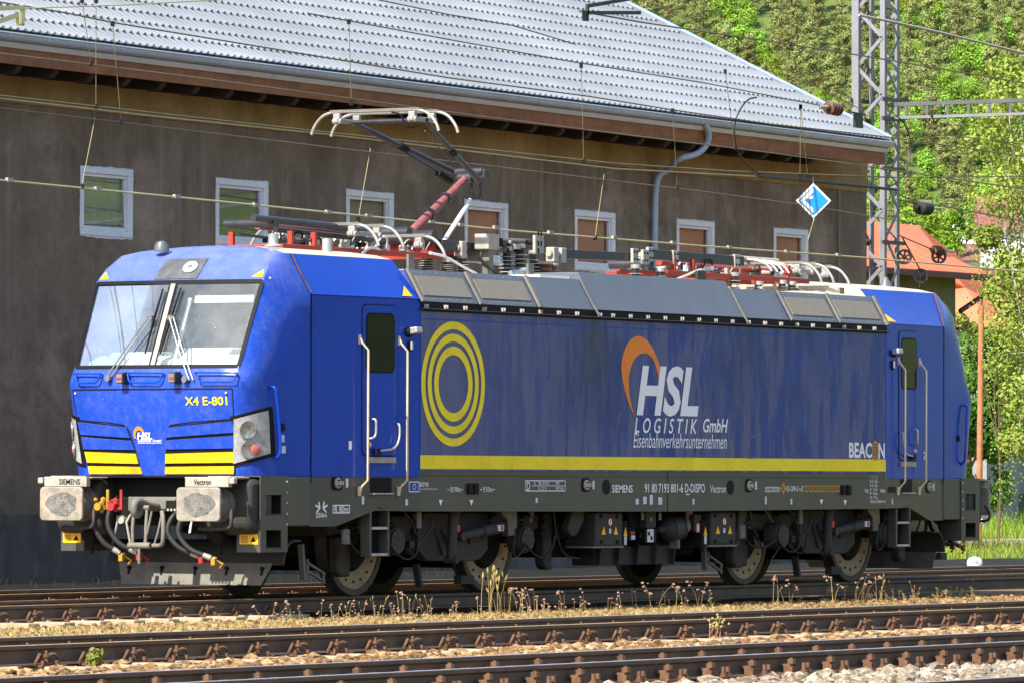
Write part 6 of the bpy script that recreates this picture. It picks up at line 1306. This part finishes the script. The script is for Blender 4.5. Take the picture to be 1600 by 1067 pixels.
def bush(name, px, py, D, r, h, n, size, lm, label, seed, cone=False, cat='bush', group=None):
    p = rd(px, py, D); rg = random.Random(seed); t = thing(name, label, cat, p); m = MB(); m.tube([p+Vector((0,0,-2)), p+Vector((0,0,h*.6))], r*.06, 5); m.build('trunk', M['bark'], t); m = MB()
    for k in range(16):
        f = rg.random(); w = r*((1-f)**.8 if cone else math.sin(math.pi*(.12+.8*f)))*.75; a = rg.uniform(0,6.28); leaves(m, (p.x+math.cos(a)*w*.7, p.y+math.sin(a)*w*.7, p.z+h*(.08+.86*f)), r*(.42 if not cone else .26+.2*(1-f)), n//16, size, rg)
    m.build('crown', lm, t, fix=False); return t
bush('garden_bush', 1430, 372, 520, 2.2, 2.4, 700, .22, M['leaf_lime'], 'bright lime green bush above the red roof', 1)
bush('garden_bush', 1462, 388, 515, 2.0, 2.6, 700, .22, M['leaf_bush'], 'rounded light green bush right of the lime green bush', 2)
bush('conifer', 1486, 400, 510, 1.7, 4.2, 900, .18, M['leaf_bush'], 'cone shaped light green conifer above the red roof', 3, True, 'tree')
bush('conifer', 1500, 398, 520, 1.0, 4.0, 500, .18, M['leaf_dark'], 'slim dark conifer beside the cone shaped one', 4, True, 'tree')
bush('garden_bush', 1510, 372, 600, 1.4, 1.6, 400, .2, M['leaf_bush'], 'small round bush under the pale garden wall', 5); bush('garden_bush', 1536, 376, 600, 1.7, 1.9, 400, .2, M['leaf_broad'], 'larger garden bush beside the white hillside house', 6)
# ---- trees near the right edge
def near_tree(name, label, base, h, blobs, size, per, lm, tm, seed, strands=0, trunk_r=.14):
    rg = random.Random(seed); t = thing(name, label, 'tree', base); m = MB(); top = base+Vector((0,0,h)); m.tube(smoothp([base+Vector((0,0,-.6)), base+Vector((.15,0,h*.35)), base+Vector((-.1,.1,h*.7)), top], 1), trunk_r, 8, trunk_r*.25)
    for (bp, r) in blobs: a = base+Vector((0,0,h*rg.uniform(.3,.6))); m.tube(smoothp([a, (a+bp)/2+Vector((0,0,.3)), bp], 1), trunk_r*.35, 5, trunk_r*.1)
    m.build('trunk', tm, t, smooth=60); c = MB()
    for (bp, r) in blobs:
        leaves(c, bp, r, per, size, rg, (1,1,.85))
        for _ in range(strands):
            q = bp+Vector((rg.uniform(-1,1)*r, rg.uniform(-1,1)*r, rg.uniform(-.5,.5)*r)); L_ = rg.uniform(.6,2.2)
            for k in range(int(L_/.07)):
                f = k*.07; p = q+Vector((rg.gauss(0,.035)+.05*math.sin(f*2), rg.gauss(0,.035), -f)); s = size*rg.uniform(.7,1.2); nn = Vector((rg.uniform(-1,1),rg.uniform(-1,1),rg.uniform(-.3,.6))).normalized(); a = nn.orthogonal().normalized(); b_ = nn.cross(a); c.add([p-a*s*.5, p-b_*s*.35, p+a*s*.5, p+b_*s*.35], [(0,1,2,3)])
    c.build('crown', lm, t, fix=False); return t
D = 112; bb = rd(1618, 840, D); bb.z = -.2; rg = random.Random(77); bl = []
for px, py, r in ((1560,170,.45),(1590,140,.5),(1540,215,.5),(1585,230,.6),(1560,300,.6),(1595,320,.6),(1545,370,.3),(1575,400,.55),(1600,420,.6),(1568,455,.4),(1590,500,.6),(1575,570,.5),(1600,620,.55),(1590,690,.4),(1620,250,.7),(1625,450,.8),(1570,110,.35),(1640,600,.8),(1655,330,.9)): bl.append((rd(px, py, D+rg.uniform(-.9,.9)), r*1.0))
near_tree('birch_tree', 'weeping yellow green birch at the right edge of the picture', bb, 8.2, bl, .05, 480, M['leaf_birch'], M['birch_bark'], 8, 15, .06)
D = 150; bb = rd(1512, 800, D); bb.z = .2; bl = []
for px, py, r in ((1530,540,.55),(1550,580,.7),(1515,585,.5),(1565,620,.7),(1530,630,.75),(1550,665,.7),(1510,650,.5),(1575,660,.5),(1525,690,.5),(1555,700,.45),(1590,610,.6),(1552,532,.3)): bl.append((rd(px, py, D+rg.uniform(-.8,.8)), r))
near_tree('round_tree', 'dense dark green round tree behind the rusty pole', bb, 4.2, bl, .075, 650, M['leaf_dark'], M['bark'], 9, 0, .12)
D = 148; bb = rd(1560, 800, D); bb.z = .1; bl = []
for px, py, r in ((1500,500,.22),(1516,512,.2),(1560,515,.35),(1585,515,.4),(1575,490,.3),(1600,530,.5)): bl.append((rd(px, py, D+rg.uniform(-.5,.5)), r))
near_tree('young_birch', 'young light green birch just behind the rusty pole top', bb, 4.6, bl, .06, 300, M['leaf_birch'], M['bark'], 10, 4, .03)
for k, (px, py, D, r, h, lm, lb) in enumerate(((1506,800,128,.5,1.0,'leaf_bush','small leafy shrub at the foot of the grey house'),(1560,792,150,.5,.9,'leaf_dark','dark shrub under the white window'))): bush('shrub', px, py, D, r, h, 700, .06, M[lm], lb, 30+k)
# ---- grass bank and path
def blades(name, poly, n, h0, h1, w, lm, seed, zf, lean=.35):
    rg = random.Random(seed); m = MB(); (x0, x1, y0, y1) = poly
    for _ in range(n):
        x, y = rg.uniform(x0, x1), rg.uniform(y0, y1); z = zf(x, y); h = rg.uniform(h0, h1); a = rg.uniform(0, 6.28); dx, dy = math.cos(a)*w, math.sin(a)*w; lx, ly = rg.gauss(0, lean)*h, rg.gauss(0, lean)*h
        m.add([(x-dx,y-dy,z),(x+dx,y+dy,z),(x+lx*.4+dx*.7,y+ly*.4+dy*.7,z+h*.6),(x+lx*.4-dx*.7,y+ly*.4-dy*.7,z+h*.6),(x+lx,y+ly,z+h)], [(0,1,2,3),(3,2,4)])
    return m.build(name, lm, fix=False, kind='stuff')
pa, pb = at(1530, 853, z=-.12), at(1530, 842.5, z=-.12)
strip('gravel_path', pa.y, pb.y, -.12, -.11, M['sleeper'], x0=20, x1=160, nx=60, ny=4, amp=.01, seed=9)
def bank_z(x, y): return -.2+max(0, min(1.1, (y-pb.y)*.045))
m = MB(); ys = [7.6, pa.y-.01]; m.add([(38,9.5,-.16),(170,9.5,-.16),(170,pa.y,-.13),(38,pa.y,-.13)], [(0,1,2,3)]); m.build('verge', M['hill'], kind='structure')
m = MB(); m.add([(38,pb.y,-.13),(190,pb.y,-.13),(190,pb.y+30,1.0),(38,pb.y+30,1.0),(190,pb.y+90,1.2),(38,pb.y+90,1.2)], [(0,1,2,3),(3,2,4,5)]); m.build('grass_bank', M['hill'], kind='structure')
gx0, gx1 = at(1440, 840, z=-.1).x-2, at(1640, 840, z=-.1).x+14
blades('meadow_grass', (gx0, gx1+16, pb.y+.1, pb.y+22), 26000, .25, .75, .012, M['grass'], 41, bank_z)
v0 = at(1450, 868, z=-.15); blades('verge_grass', (v0.x-8, v0.x+34, 10.2, pa.y-.2), 15000, .08, .30, .010, M['grass'], 42, lambda x, y: -.15)
blades('verge_dry_grass', (v0.x-8, v0.x+34, 10.2, pa.y-.2), 5000, .10, .38, .008, M['dry'], 43, lambda x, y: -.15)
# ================================================================ overhead line
M['galv'] = mat('galvanised_steel', (.21,.215,.235), .5, metal=.3, var=.15, vs=3); M['galv_dark'] = mat('painted_steel', (.08,.083,.092), .6, var=.2, vs=3)
M['wire'] = mat('old_bronze_wire', (.17,.14,.07), .45, metal=.5, var=.2); M['wire_bright'] = mat('polished_contact_wire', (.52,.46,.24), .35, metal=.5, var=.15)
M['cast'] = mat('black_cast_iron', (.012,.012,.013), .5, var=.3); M['porcelain'] = mat('brown_porcelain', (.10,.04,.025), .3, var=.2)
mast0 = rd(1370, 700, 112); MX, MY = mast0.x, mast0.y
mast = thing('catenary_mast', 'grey lattice steel catenary mast at the end of the building', 'mast', (MX, MY, 0)); a2 = .26; HT = 11.5
for sx in (-1, 1):
    for sy in (-1, 1):
        x, y = MX+sx*a2, MY+sy*a2; m = MB(); m.box(x-.05 if sx < 0 else x-.045, x+.045, y-.05, y+.05 if 0 else y-.038, -.3, HT); m.box(x-sx*.0-.006+sx*.04, x+.006+sx*.04, y-.038, y+.05, -.3, HT) ; m.build('mast_leg', M['galv'], mast)
m = MB(); m.box(MX-a2-.10, MX-a2-.055, MY+a2-.06, MY+a2+.08, -.3, HT); m.build('mast_leg', M['galv'], mast)
n = 22; hz = HT/n
for k in range(n):
    z0, z1 = k*hz, (k+1)*hz; f = k % 2
    for (p, q) in (((-1,-1),(1,-1)),((1,-1),(1,1)),((1,1),(-1,1)),((-1,1),(-1,-1))):
        A_, B_ = (p, q) if f else (q, p); m = MB(); o = .05; nx = (p[0]+q[0])/2*o; ny = (p[1]+q[1])/2*o
        m.bar((MX+A_[0]*a2+nx, MY+A_[1]*a2+ny, z0), (MX+B_[0]*a2+nx, MY+B_[1]*a2+ny, z1), .065, .012, (nx, ny, 0)); m.build('lacing_bar', M['galv'], mast)
for px, py in ((1370,157),(1370,187),(1370,265),(1370,380)):
    z = rd(1370, py, 112).z; m = MB()
    for sy in (-1, 1): m.box(MX-a2-.2, MX+a2+.2, MY+sy*(a2+.07)-.02, MY+sy*(a2+.07)+.02, z-.035, z+.035)
    cl = m.build('mast_clamp', M['galv_dark'], mast)
# portal beam over the tracks (runs across them, towards the camera side)
zt, zb_ = rd(1400, 164, 112).z, rd(1400, 185, 112).z; m = MB()
m.bar((MX, MY-a2-.05, zt), (MX, MY-26, zt+.0), .09, .07); bm_ = m.build('portal_chord', M['galv_dark'], mast)
m = MB(); m.bar((MX, MY-a2-.05, zb_), (MX, MY-26, zb_), .10, .05); m.build('portal_chord', M['galv'], mast)
for k in range(28): y = MY-a2-.35-k*.42; m = MB(); m.bar((MX-.03,y,zb_+.02), (MX-.03,y,zt-.03), .06, .02, (1,0,0)); m.build('portal_batten', M['galv_dark'], mast)
def jit(P): return P
def wire(name, label, pts, r, mt, drops=(), y=3.8, ext=(-6, 14), group=None):
    P = [at(px, py, y=y) for px, py in pts]; d0 = (P[0]-P[1]).normalized(); d1 = (P[-1]-P[-2]).normalized()
    if pts[0][0] <= 2: P = [P[0]+d0*-ext[0]]+P
    if pts[-1][0] >= 1598: P = P+[P[-1]+d1*ext[1]]
    m = MB(); m.tube(P, r, 6); o = m.build(name, mt, smooth=60); tag(o, label, 'wire', group)
    for (x0, y0), (x1, y1) in drops:
        m = MB(); a, c = at(x0, y0, y=y), at(x1, y1, y=y); m.tube([a, c], .005, 5); m.build('dropper', M['wire'], o)
        for p in (a, c): m = MB(); m.box(p.x-.03, p.x+.03, p.y-.012, p.y+.012, p.z-.045, p.z+.02); m.build('dropper_clamp', M['cast'], o)
    return o
w1 = wire('contact_wire', 'bright yellowish contact wire crossing in front of the windows and pantograph', [(0,282),(250,306),(520,333),(800,361),(1100,385),(1350,403),(1600,425)], .013, M['wire_bright'], [((150,178),(128,290)),((580,226),(560,342)),((945,266),(930,371))])
for px, py in ((15,283),(153,297),(276,309),(400,322),(513,333),(576,339),(674,348),(720,353),(775,357),(860,365),(960,373),(1052,381),(1140,388),(1230,395),(1310,400)): p = at(px, py, y=3.8); m = MB(); m.box(p.x-.06, p.x+.06, p.y-.02, p.y+.02, p.z-.012, p.z+.035); m.build('wire_clamp', M['plate'], w1)
wire('messenger_wire', 'twisted messenger wire along the bottom of the ochre band, upper of the pair', [(0,150),(470,203),(700,228),(960,256),(1140,268),(1400,278)], .011, M['wire'], [((150,0),(150,165)),((908,102),(912,250))])
wire('messenger_wire', 'messenger wire along the bottom of the ochre band, lower of the pair', [(0,154),(250,183),(500,209),(760,240),(960,264),(1180,276),(1400,297)], .010, M['wire_bright'], [])
wire('thin_wire', 'thin wire just above the row of windows', [(0,169),(500,229),(800,264),(1100,300),(1250,320),(1400,345),(1600,378)], .008, M['wire'], [((176,36),(189,190)),((1051,172),(1058,292))])
wire('feeder_wire', 'wire running along the brown fascia board', [(0,84),(140,101),(300,121),(500,148),(740,181),(1000,214),(1210,240),(1400,267),(1600,296)], .010, M['wire'], [((128,0),(142,98)),((1133,111),(1148,230))])
wire('roof_wire', 'dark wire low across the tiled roof', [(0,4),(100,20),(178,36),(300,56),(500,89),(700,122),(920,151),(1050,172),(1200,194),(1390,215),(1600,245)], .010, M['wire'], [])
wire('roof_wire', 'dark wire across the middle of the tiled roof ending at the brown insulator', [(480,21),(545,33),(700,62),(900,98),(1100,130),(1290,167)], .009, M['wire'], [((545,33),(549,160)),((1251,166),(1250,275)),((1251,166),(1262,275))])
wire('high_wire', 'dark wire crossing the top of the roof and the hillside', [(590,0),(700,23),(900,18),(905,18)][:2]+[(800,40),(900,70)], .009, M['wire'], [])
wire('high_wire', 'long dark wire crossing the hillside below the top of the mast', [(905,18),(1000,35),(1236,70),(1350,88),(1600,130)], .011, M['wire'], [((1236,0),(1236,68))])
wire('stay_wire', 'thick tan rope running from the mast top to the right edge', [(1342,24),(1400,36),(1480,54),(1600,84)], .022, M['plate'], [], y=8)
wire('right_wire', 'dark wire leaving the mast to the right above the pulleys', [(1400,312),(1470,322),(1600,346)], .010, M['wire'], [], y=6)
wire('right_wire', 'wire dropping from the portal beam at the right edge', [(1400,206),(1500,214),(1600,226)], .008, M['wire'], [((1456,180),(1467,290))], y=6)
wire('right_wire', 'greenish wire crossing the hillside level with the blue sign', [(1400,278),(1500,277),(1600,276)], .008, M['wire'], [], y=6)
wire('left_stay', 'thin stay wire rising from the bracket at top left', [(32,14),(200,8),(420,-4)], .008, M['wire_bright'], [], y=2)
def loop(label, pts, y): m = MB(); m.tube(smoothp([at(px, py, y=y) for px, py in pts], 3), .012, 6); tag(m.build('jumper_cable', M['cast'], smooth=60), label, 'cable')
loop('black jumper cable looping down from the roof wire', [(1182,153),(1168,155),(1152,178),(1146,205),(1152,240),(1172,262),(1192,276)], 3.8)
loop('black jumper cable looping right of the mast', [(1398,180),(1412,190),(1425,222),(1420,262),(1405,285),(1380,296)], 8.5)
m = MB(); m.tube([at(1182,275,y=3.8), at(1400,297,y=3.8)], .022, 8); tag(m.build('section_cable', M['cast'], smooth=60), 'thick black cable above the blue diamond sign', 'cable')
m = MB(); P = [at(1280,168,y=3.8), at(1292,168,y=3.8), at(1330,176,y=3.8), at(1352,180,y=3.8)]; m.tube([P[0], P[1]], .03, 8); ins = m.build('strain_insulator', M['plate'], smooth=50); tag(ins, 'brown porcelain strain insulator in front of the roof edge', 'insulator')
m = MB(); d = (P[2]-P[1]).normalized(); prof = [(.04,0)]; 
for k in range(4): prof += [(.05,.05+k*.09),(.10,.06+k*.09),(.10,.085+k*.09),(.05,.10+k*.09)]
m.lathe(prof+[(.03,.42)], P[1], d, 14); m.build('porcelain_body', M['porcelain'], ins, smooth=40); m = MB(); m.tube([P[2], P[3]], .014, 6); m.box(P[2].x+.1, P[2].x+.35, P[2].y-.02, P[2].y+.02, P[2].z-.22, P[2].z-.02); m.build('shackle', M['cast'], ins)
# cantilever brackets that enter the frame
for label, pts, y in (('yellow painted bracket end at the top left corner', [(-40,16),(36,12)], 2.0), ('dark bracket end above the roof at the top edge', [(1000,-4),(918,10)], 3.8)):
    a, c = at(*pts[0], y=y), at(*pts[1], y=y); br = thing('wire_bracket', label, 'bracket', c); mm = M['wire_bright'] if y == 2 else M['cast']; m = MB(); m.bar(a, c, .05, .05); m.build('bracket_tube', mm, br)
    m = MB(); m.bar(a-Vector((0,0,.22)), c-Vector((.12,0,.1)), .04, .05); m.build('bracket_strut', mm, br); m = MB(); m.bar(c+Vector((0,0,.03)), c-Vector((.02,0,.20)), .04, .05); m.bar(c-Vector((.12,0,.06)), c-Vector((.10,0,.2)), .03, .03); m.bar(c-Vector((.12,0,.2)), c-Vector((0,0,.2)), .04, .02); m.build('bracket_fork', mm, br)
# diamond section sign
sc_ = at(1271, 314, y=3.6); sg = thing('overhead_sign', 'blue diamond sign with white border hanging from the wire', 'sign', sc_); fx = -FW.copy(); fx.z = 0; fx.normalize(); sxv = Vector((RT.x, RT.y, 0)).normalized(); uz = Vector((0,0,1))
S1 = 27.5*(sc_-CAM).dot(FW)/FOC
def sp(u, v, o): return sc_+sxv*(u*S1)+uz*(v*S1)+fx*o
def splate(pts, o, th, name, mt):
    m = MB(); n = len(pts); m.add([sp(u, v, o) for u, v in pts]+[sp(u, v, o-th) for u, v in pts], [tuple(range(n)), tuple(range(n, 2*n))[::-1]]+[(i, n+i, n+(i+1) % n, (i+1) % n) for i in range(n)]); return m.build(name, mt, sg)
M['sign_white'] = mat('sign_white', (.72,.70,.66), .5, var=.05); M['sign_blue'] = mat('sign_blue', srgb(0,128,205), .4, var=.08)
splate([(-1,0),(0,-1),(1,0),(0,1)], 0, .012, 'sign_plate', M['sign_white']); splate([(-.84,0),(0,-.84),(.84,0),(0,.84)], .008, .006, 'sign_face', M['sign_blue'])
splate([(-.74,0),(-.02,.72),(-.02,.46),(-.48,0)], .018, .008, 'sign_symbol', M['sign_white']); splate([(-.74,0),(-.48,0),(-.02,-.46),(-.02,-.72)], .018, .008, 'sign_symbol', M['sign_white']); splate([(-.28,.06),(-.04,.10),(-.04,.26),(-.28,.20)], .018, .008, 'sign_symbol', M['sign_white'])
m = MB(); m.tube([sp(0,1,-.01), sp(.0,1.35,-.01)], .012, 6); m.build('sign_hanger', M['galv_dark'], sg); m = MB(); m.tube([sp(.05,-1,-.005), sp(-.3,-2.2,-.005), sp(-.38,-3.0,-.005)], .008, 5); m.build('sign_stay', M['wire_bright'], sg)
# tensioning pulleys and insulators right of the mast
def pulley(px, py, label, r=.13, y=8.4):
    c = at(px, py, y=y); t = thing('tension_pulley', label, 'pulley', c); ax = Vector((-.75,-.62,0)).normalized(); m = MB(); m.lathe([(r*.72,-.025),(r,-.03),(r*.9,0),(r,.03),(r*.72,.025),(r*.72,-.025)], c, ax, 24, False); m.build('pulley_rim', M['cast'], t, smooth=40)
    m = MB(); m.cyl(c-ax*.05, c+ax*.05, r*.22, n=10); u_ = ax.orthogonal().normalized(); v_ = ax.cross(u_)
    for k in range(6): t_ = k*math.pi/3; m.bar(c, c+(u_*math.cos(t_)+v_*math.sin(t_))*r*.75, .03, .03, ax)
    m.build('pulley_spokes', M['cast'], t); return c
c1 = pulley(1413, 402, 'black spoked pulley beside the mast, level with the contact wire'); c2 = pulley(1467, 401, 'black spoked pulley below the coil insulator'); c3 = pulley(1438, 432, 'lowest black spoked pulley in front of the olive wall')
m = MB(); m.tube([at(1410,372,y=8.4), c3+Vector((0,0,.1))], .014, 6); m.tube([c3, at(1433,520,y=8.4)], .010, 6); m.tube([at(1404,368,y=8.4), at(1460,392,y=8.4)], .010, 6); tag(m.build('tension_cable', M['cast']), 'black tension cable running from the mast to the lowest pulley', 'cable')
def coil(px, py, label, rr, L_, mt, dirpx):
    a = at(px, py, y=8.4); b_ = at(px+dirpx, py+dirpx*.07, y=8.4); d = (b_-a).normalized(); m = MB(); prof = [(.03,-.1),(.03,0)]
    for k in range(6): h = L_*k/6; prof += [(rr*.7,h),(rr,h+L_*.05),(rr,h+L_*.10),(rr*.7,h+L_*.15)]
    prof += [(.03,L_),(.03,L_+.15)]; m.lathe(prof, a, d, 14); o = m.build('coil_insulator', mt, smooth=40); tag(o, label, 'insulator'); m = MB(); e = a+d*(L_+.15); m.ico(e, .055, 1); m.tube([e, e+d*.35], .022, 6); m.build('end_fitting', M['plate'], o)
coil(1458, 391, 'rust brown ribbed insulator above the right pulley', .075, .28, M['rust'], 30); coil(1436, 324, 'large black ribbed insulator against the green hillside', .13, .35, M['cast'], 30)
# ================================================================ small things beyond the tracks
rp = at(1529, 846, z=-.1); pl = thing('rusty_pole', 'rusty brown steel pole with a thinner top at the right', 'pole', rp); k_ = (rp-CAM).dot(FW)/FOC
h1 = (846-478)*k_; h2 = (846-420)*k_; m = MB(); m.tube([rp+Vector((0,0,-.3)), rp+Vector((.03,-.06,h1))], .075, 10, .068); m.build('pole_shaft', mat('rust_paint', (.36,.14,.06), .85, var=.4, vs=5, grime=.5, gcol=(.16,.06,.03), gs=4), pl, smooth=50); m = MB(); m.tube([rp+Vector((.03,-.06,h1-.1)), rp+Vector((.05,-.09,h2))], .035, 8); m.build('pole_top', M['rust'], pl, smooth=50)
m = MB(); q = rp+Vector((.02,-.03,h1*.76)); m.tube([q, q+RT*.28+Vector((0,0,.12))], .012, 5); m.tube([q+Vector((0,0,.22)), q+RT*.3+Vector((0,0,.24))], .012, 5); m.build('pole_hook', M['rust'], pl); m = MB(); z = h1*.18; m.cyl(rp+Vector((.005,0,z)), rp+Vector((.005,0,z+.12)), .083, n=10); m.build('pole_band', M['cast'], pl)
lp = at(1529, 853, z=-.1); sw = thing('switch_lantern', 'dark grey point indicator lantern with pale diagonal bar on a thin post', 'signal', lp); k_ = (lp-CAM).dot(FW)/FOC
m = MB(); m.cyl(lp+Vector((0,0,-.1)), lp+Vector((0,0,.45)), .02, n=8); m.build('post', M['cast'], sw)
def lq(px, py, o=0): return lp+Vector((RT.x,RT.y,0)).normalized()*((px-1529)*k_)+Vector((0,0,(853-py)*k_))+fx*o
def lplate(pts, o, th, name, mt):
    m = MB(); n = len(pts); m.add([lq(*p, o) for p in pts]+[lq(*p, o-th) for p in pts], [tuple(range(n)), tuple(range(n, 2*n))[::-1]]+[(i, n+i, n+(i+1) % n, (i+1) % n) for i in range(n)]); return m.build(name, mt, sw)
lplate([(1516,810),(1526,801),(1541,797),(1543,799),(1542,818),(1517,819.5)], 0, .2, 'lantern_box', M['galv_dark']); lplate([(1522.5,808),(1527,804),(1538,813),(1534,817)], .006, .012, 'lantern_bar', M['sign_white'])
sp_ = at(1467, 874, z=-.05); st_ = thing('switch_stand', 'low black point lever stand with white tag beyond the tracks', 'lever', sp_); k_ = (sp_-CAM).dot(FW)/FOC
m = MB(); m.tube([sp_, sp_+Vector((0,0,.48))], .022, 8); m.box(sp_.x-.12,sp_.x+.12,sp_.y-.1,sp_.y+.1,-.1,.08); m.build('lever', M['cast'], st_); m = MB(); m.tube([sp_+Vector((0,0,.12)), sp_-Vector((.2,-.3,-.25))], .02, 6); m.box(sp_.x-.16,sp_.x-.02,sp_.y+.1,sp_.y+.2,.22,.36); m.build('lever_tag', M['sign_white'], st_)
ws = at(1523, 883, z=-.08); m = MB(); m.lathe([(.13,0),(.135,.05),(.12,.10),(.08,.135),(.03,.15),(0,.152)], ws, (0,0,1), 18); ms = m.build('marker_stone', M['sign_white'], smooth=60); tag(ms, 'white painted rounded marker stone beside the rails', 'marker')
c = ws+Vector((0,0,.075))+fx*.13; me = text('52'); put(me, lambda u, v: c+Vector((RT.x,RT.y,0))*((u-.5)*.10)+Vector((0,0,v*.08-.03))+fx*.008, 'marker_number', M['galv_dark'], ms)
# ================================================================ weeds along the near rail
def weed_proto(kind, seed):
    rg = random.Random(seed); t = thing('dry_weed', '', 'weed', (0,0,-500), local=True); s = MB(); hd = MB(); n = {'spike': 3, 'head': 3, 'small': 4, 'green': 7, 'bent': 3}[kind]
    for k in range(n):
        h = {'spike': rg.uniform(.22,.48), 'head': rg.uniform(.06,.30), 'small': rg.uniform(.08,.2), 'green': rg.uniform(.08,.2), 'bent': rg.uniform(.2,.32)}[kind]; a = rg.uniform(0,6.28); l = rg.uniform(.05,.4)*h*(1.8 if kind == 'bent' else 1); x0, y0 = rg.uniform(-.06,.06), rg.uniform(-.04,.04)
        P = [Vector((x0,y0,-.02)), Vector((x0+math.cos(a)*l*.4, y0+math.sin(a)*l*.4, h*.6)), Vector((x0+math.cos(a)*l, y0+math.sin(a)*l, h))]; s.tube(P, .0038, 4, .0022)
        if kind in ('spike',): d = (P[2]-P[1]).normalized(); hd.lathe([(.003,-.02),(.011,.0),(.012,.02),(.006,.05),(0,.06)], P[2], d, 6)
        elif kind in ('head','bent'):
            for j in range(rg.randint(1,4)): q = P[2]+Vector((rg.gauss(0,.022),rg.gauss(0,.022),rg.uniform(-.05,.02))); hd.ico(q, rg.uniform(.008,.021), 1, (1.2,1,.8))
        elif kind == 'small':
            for j in range(5): hd.ico(P[1].lerp(P[2], rg.uniform(0,1.1))+Vector((rg.gauss(0,.015),rg.gauss(0,.015),0)), .010, 1)
        else:
            for j in range(6): leaves(hd, P[1].lerp(P[2], rg.random()), .05, 3, .035, rg)
    s.build('stems', M['dry'], t); hd.build('leaves' if kind == 'green' else 'seed_heads', {'spike': M['dry'], 'head': M['seed'], 'bent': M['seed'], 'small': M['dry'], 'green': M['leaf_birch']}[kind], t, fix=False); return t
M['seed'] = mat('pinkish_seed_heads', (.30,.19,.14), .9, var=.3, vs=30)
WL = {'spike': 'dry grass stalks with golden ears before the near rail', 'head': 'withered weed with pinkish round seed heads before the near rail', 'small': 'tiny yellow seeding weed beside the locomotive track', 'bent': 'bent dry stalk with seed head before the near rail'}
WP = {k: [weed_proto(k, i+len(k)*7) for i in range(4)] for k in ('spike','head','small','bent')}
wr = random.Random(4)
def put_weed(kind, px, y, sc=1.0):
    x = at(px, 950, y=y).x; o = copytree(wr.choice(WP[kind]), (x, y, -.225), wr.uniform(0,6.28), sc*wr.uniform(.85,1.2), WL[kind]+(', below the cab' if px < 640 else ', by second wheel' if px < 800 else ', below the HSL logo' if px < 1100 else ', by rear wheels')); o['group'] = {'spike': 'dry grass stalks', 'head': 'seed head weeds', 'small': 'tiny weeds', 'bent': 'bent dry stalks'}[kind]
for px in (410,425,436,448,458,470,505,520,530,545,556,563): put_weed('head', px, wr.uniform(-2.6,-1.7), .7)
for px in list(range(575,640,11))+list(range(640,745,10))+list(range(810,1010,9)): wr.random() < .72 and put_weed('head', px+wr.uniform(-9,9), wr.uniform(-3.4,-1.7), wr.uniform(.45,1.0))
for px in (541,566,585,596,640,660,672): put_weed('spike', px, wr.uniform(-2.3,-1.8), .5)
for px in (758,765,774,781,788): put_weed('spike', px, wr.uniform(-2.2,-1.8), .95)
for px in (800,812,832,1020,1060,1090,1210,1230,1300,1335,1345): put_weed('bent', px, wr.uniform(-2.3,-1.8), 1)
for px in (1034,1042,1075,1108,1250,1290,1320): put_weed('head', px, wr.uniform(-2.2,-1.7), .75)
for px in list(range(1360,1400,11))+[1410,1424,1430,1462,1468,1475,1480,1490,1500,1505,1515,1520,1528]: put_weed('small', px, wr.uniform(-2.3,-1.7), .75)
for px in (1372,1378,1392,1428,1520): put_weed('spike', px, wr.uniform(-2.1,-1.8), .6)
for kk in WP.values():
    for t in kk:
        for ch in list(t.children): bpy.data.objects.remove(ch)
        bpy.data.objects.remove(t)
for i, (px, y, z, sc, lab) in enumerate(((148,-10.1,-.2,.9,'withered yellow green leafy weed between the rails at bottom left'),(1121,-9.95,-.2,1.35,'pale seeding weed standing against the middle rail'))):
    t = weed_proto('green' if i == 0 else 'small', 91+i); x = at(px, 1030 if i == 0 else 985, y=y).x; t.location = (x, y, z); t['label'] = lab; t.scale = (sc, sc, sc)
gz = lambda x, y: -.235
blades('dry_ground_grass', (-8, 9, -4.6, -1.9), 9000, .02, .075, .005, M['dry'], 61, gz, .8); blades('sparse_green_grass', (-8, 34, -4.6, -1.7), 900, .03, .11, .006, M['grass'], 62, gz, .5); blades('dry_ground_grass', (9, 40, -3.8, -1.7), 5000, .02, .07, .005, M['dry'], 63, gz, .8)
blades('wall_foot_weeds', (-4, 22, 8.2, 9.0), 260, .04, .22, .006, M['dry'], 64, lambda x, y: -.1, .4); blades('corner_grass', (-24, -12, -19.4, -17.5), 60, .05, .16, .006, M['grass'], 65, lambda x, y: -.22, .4)
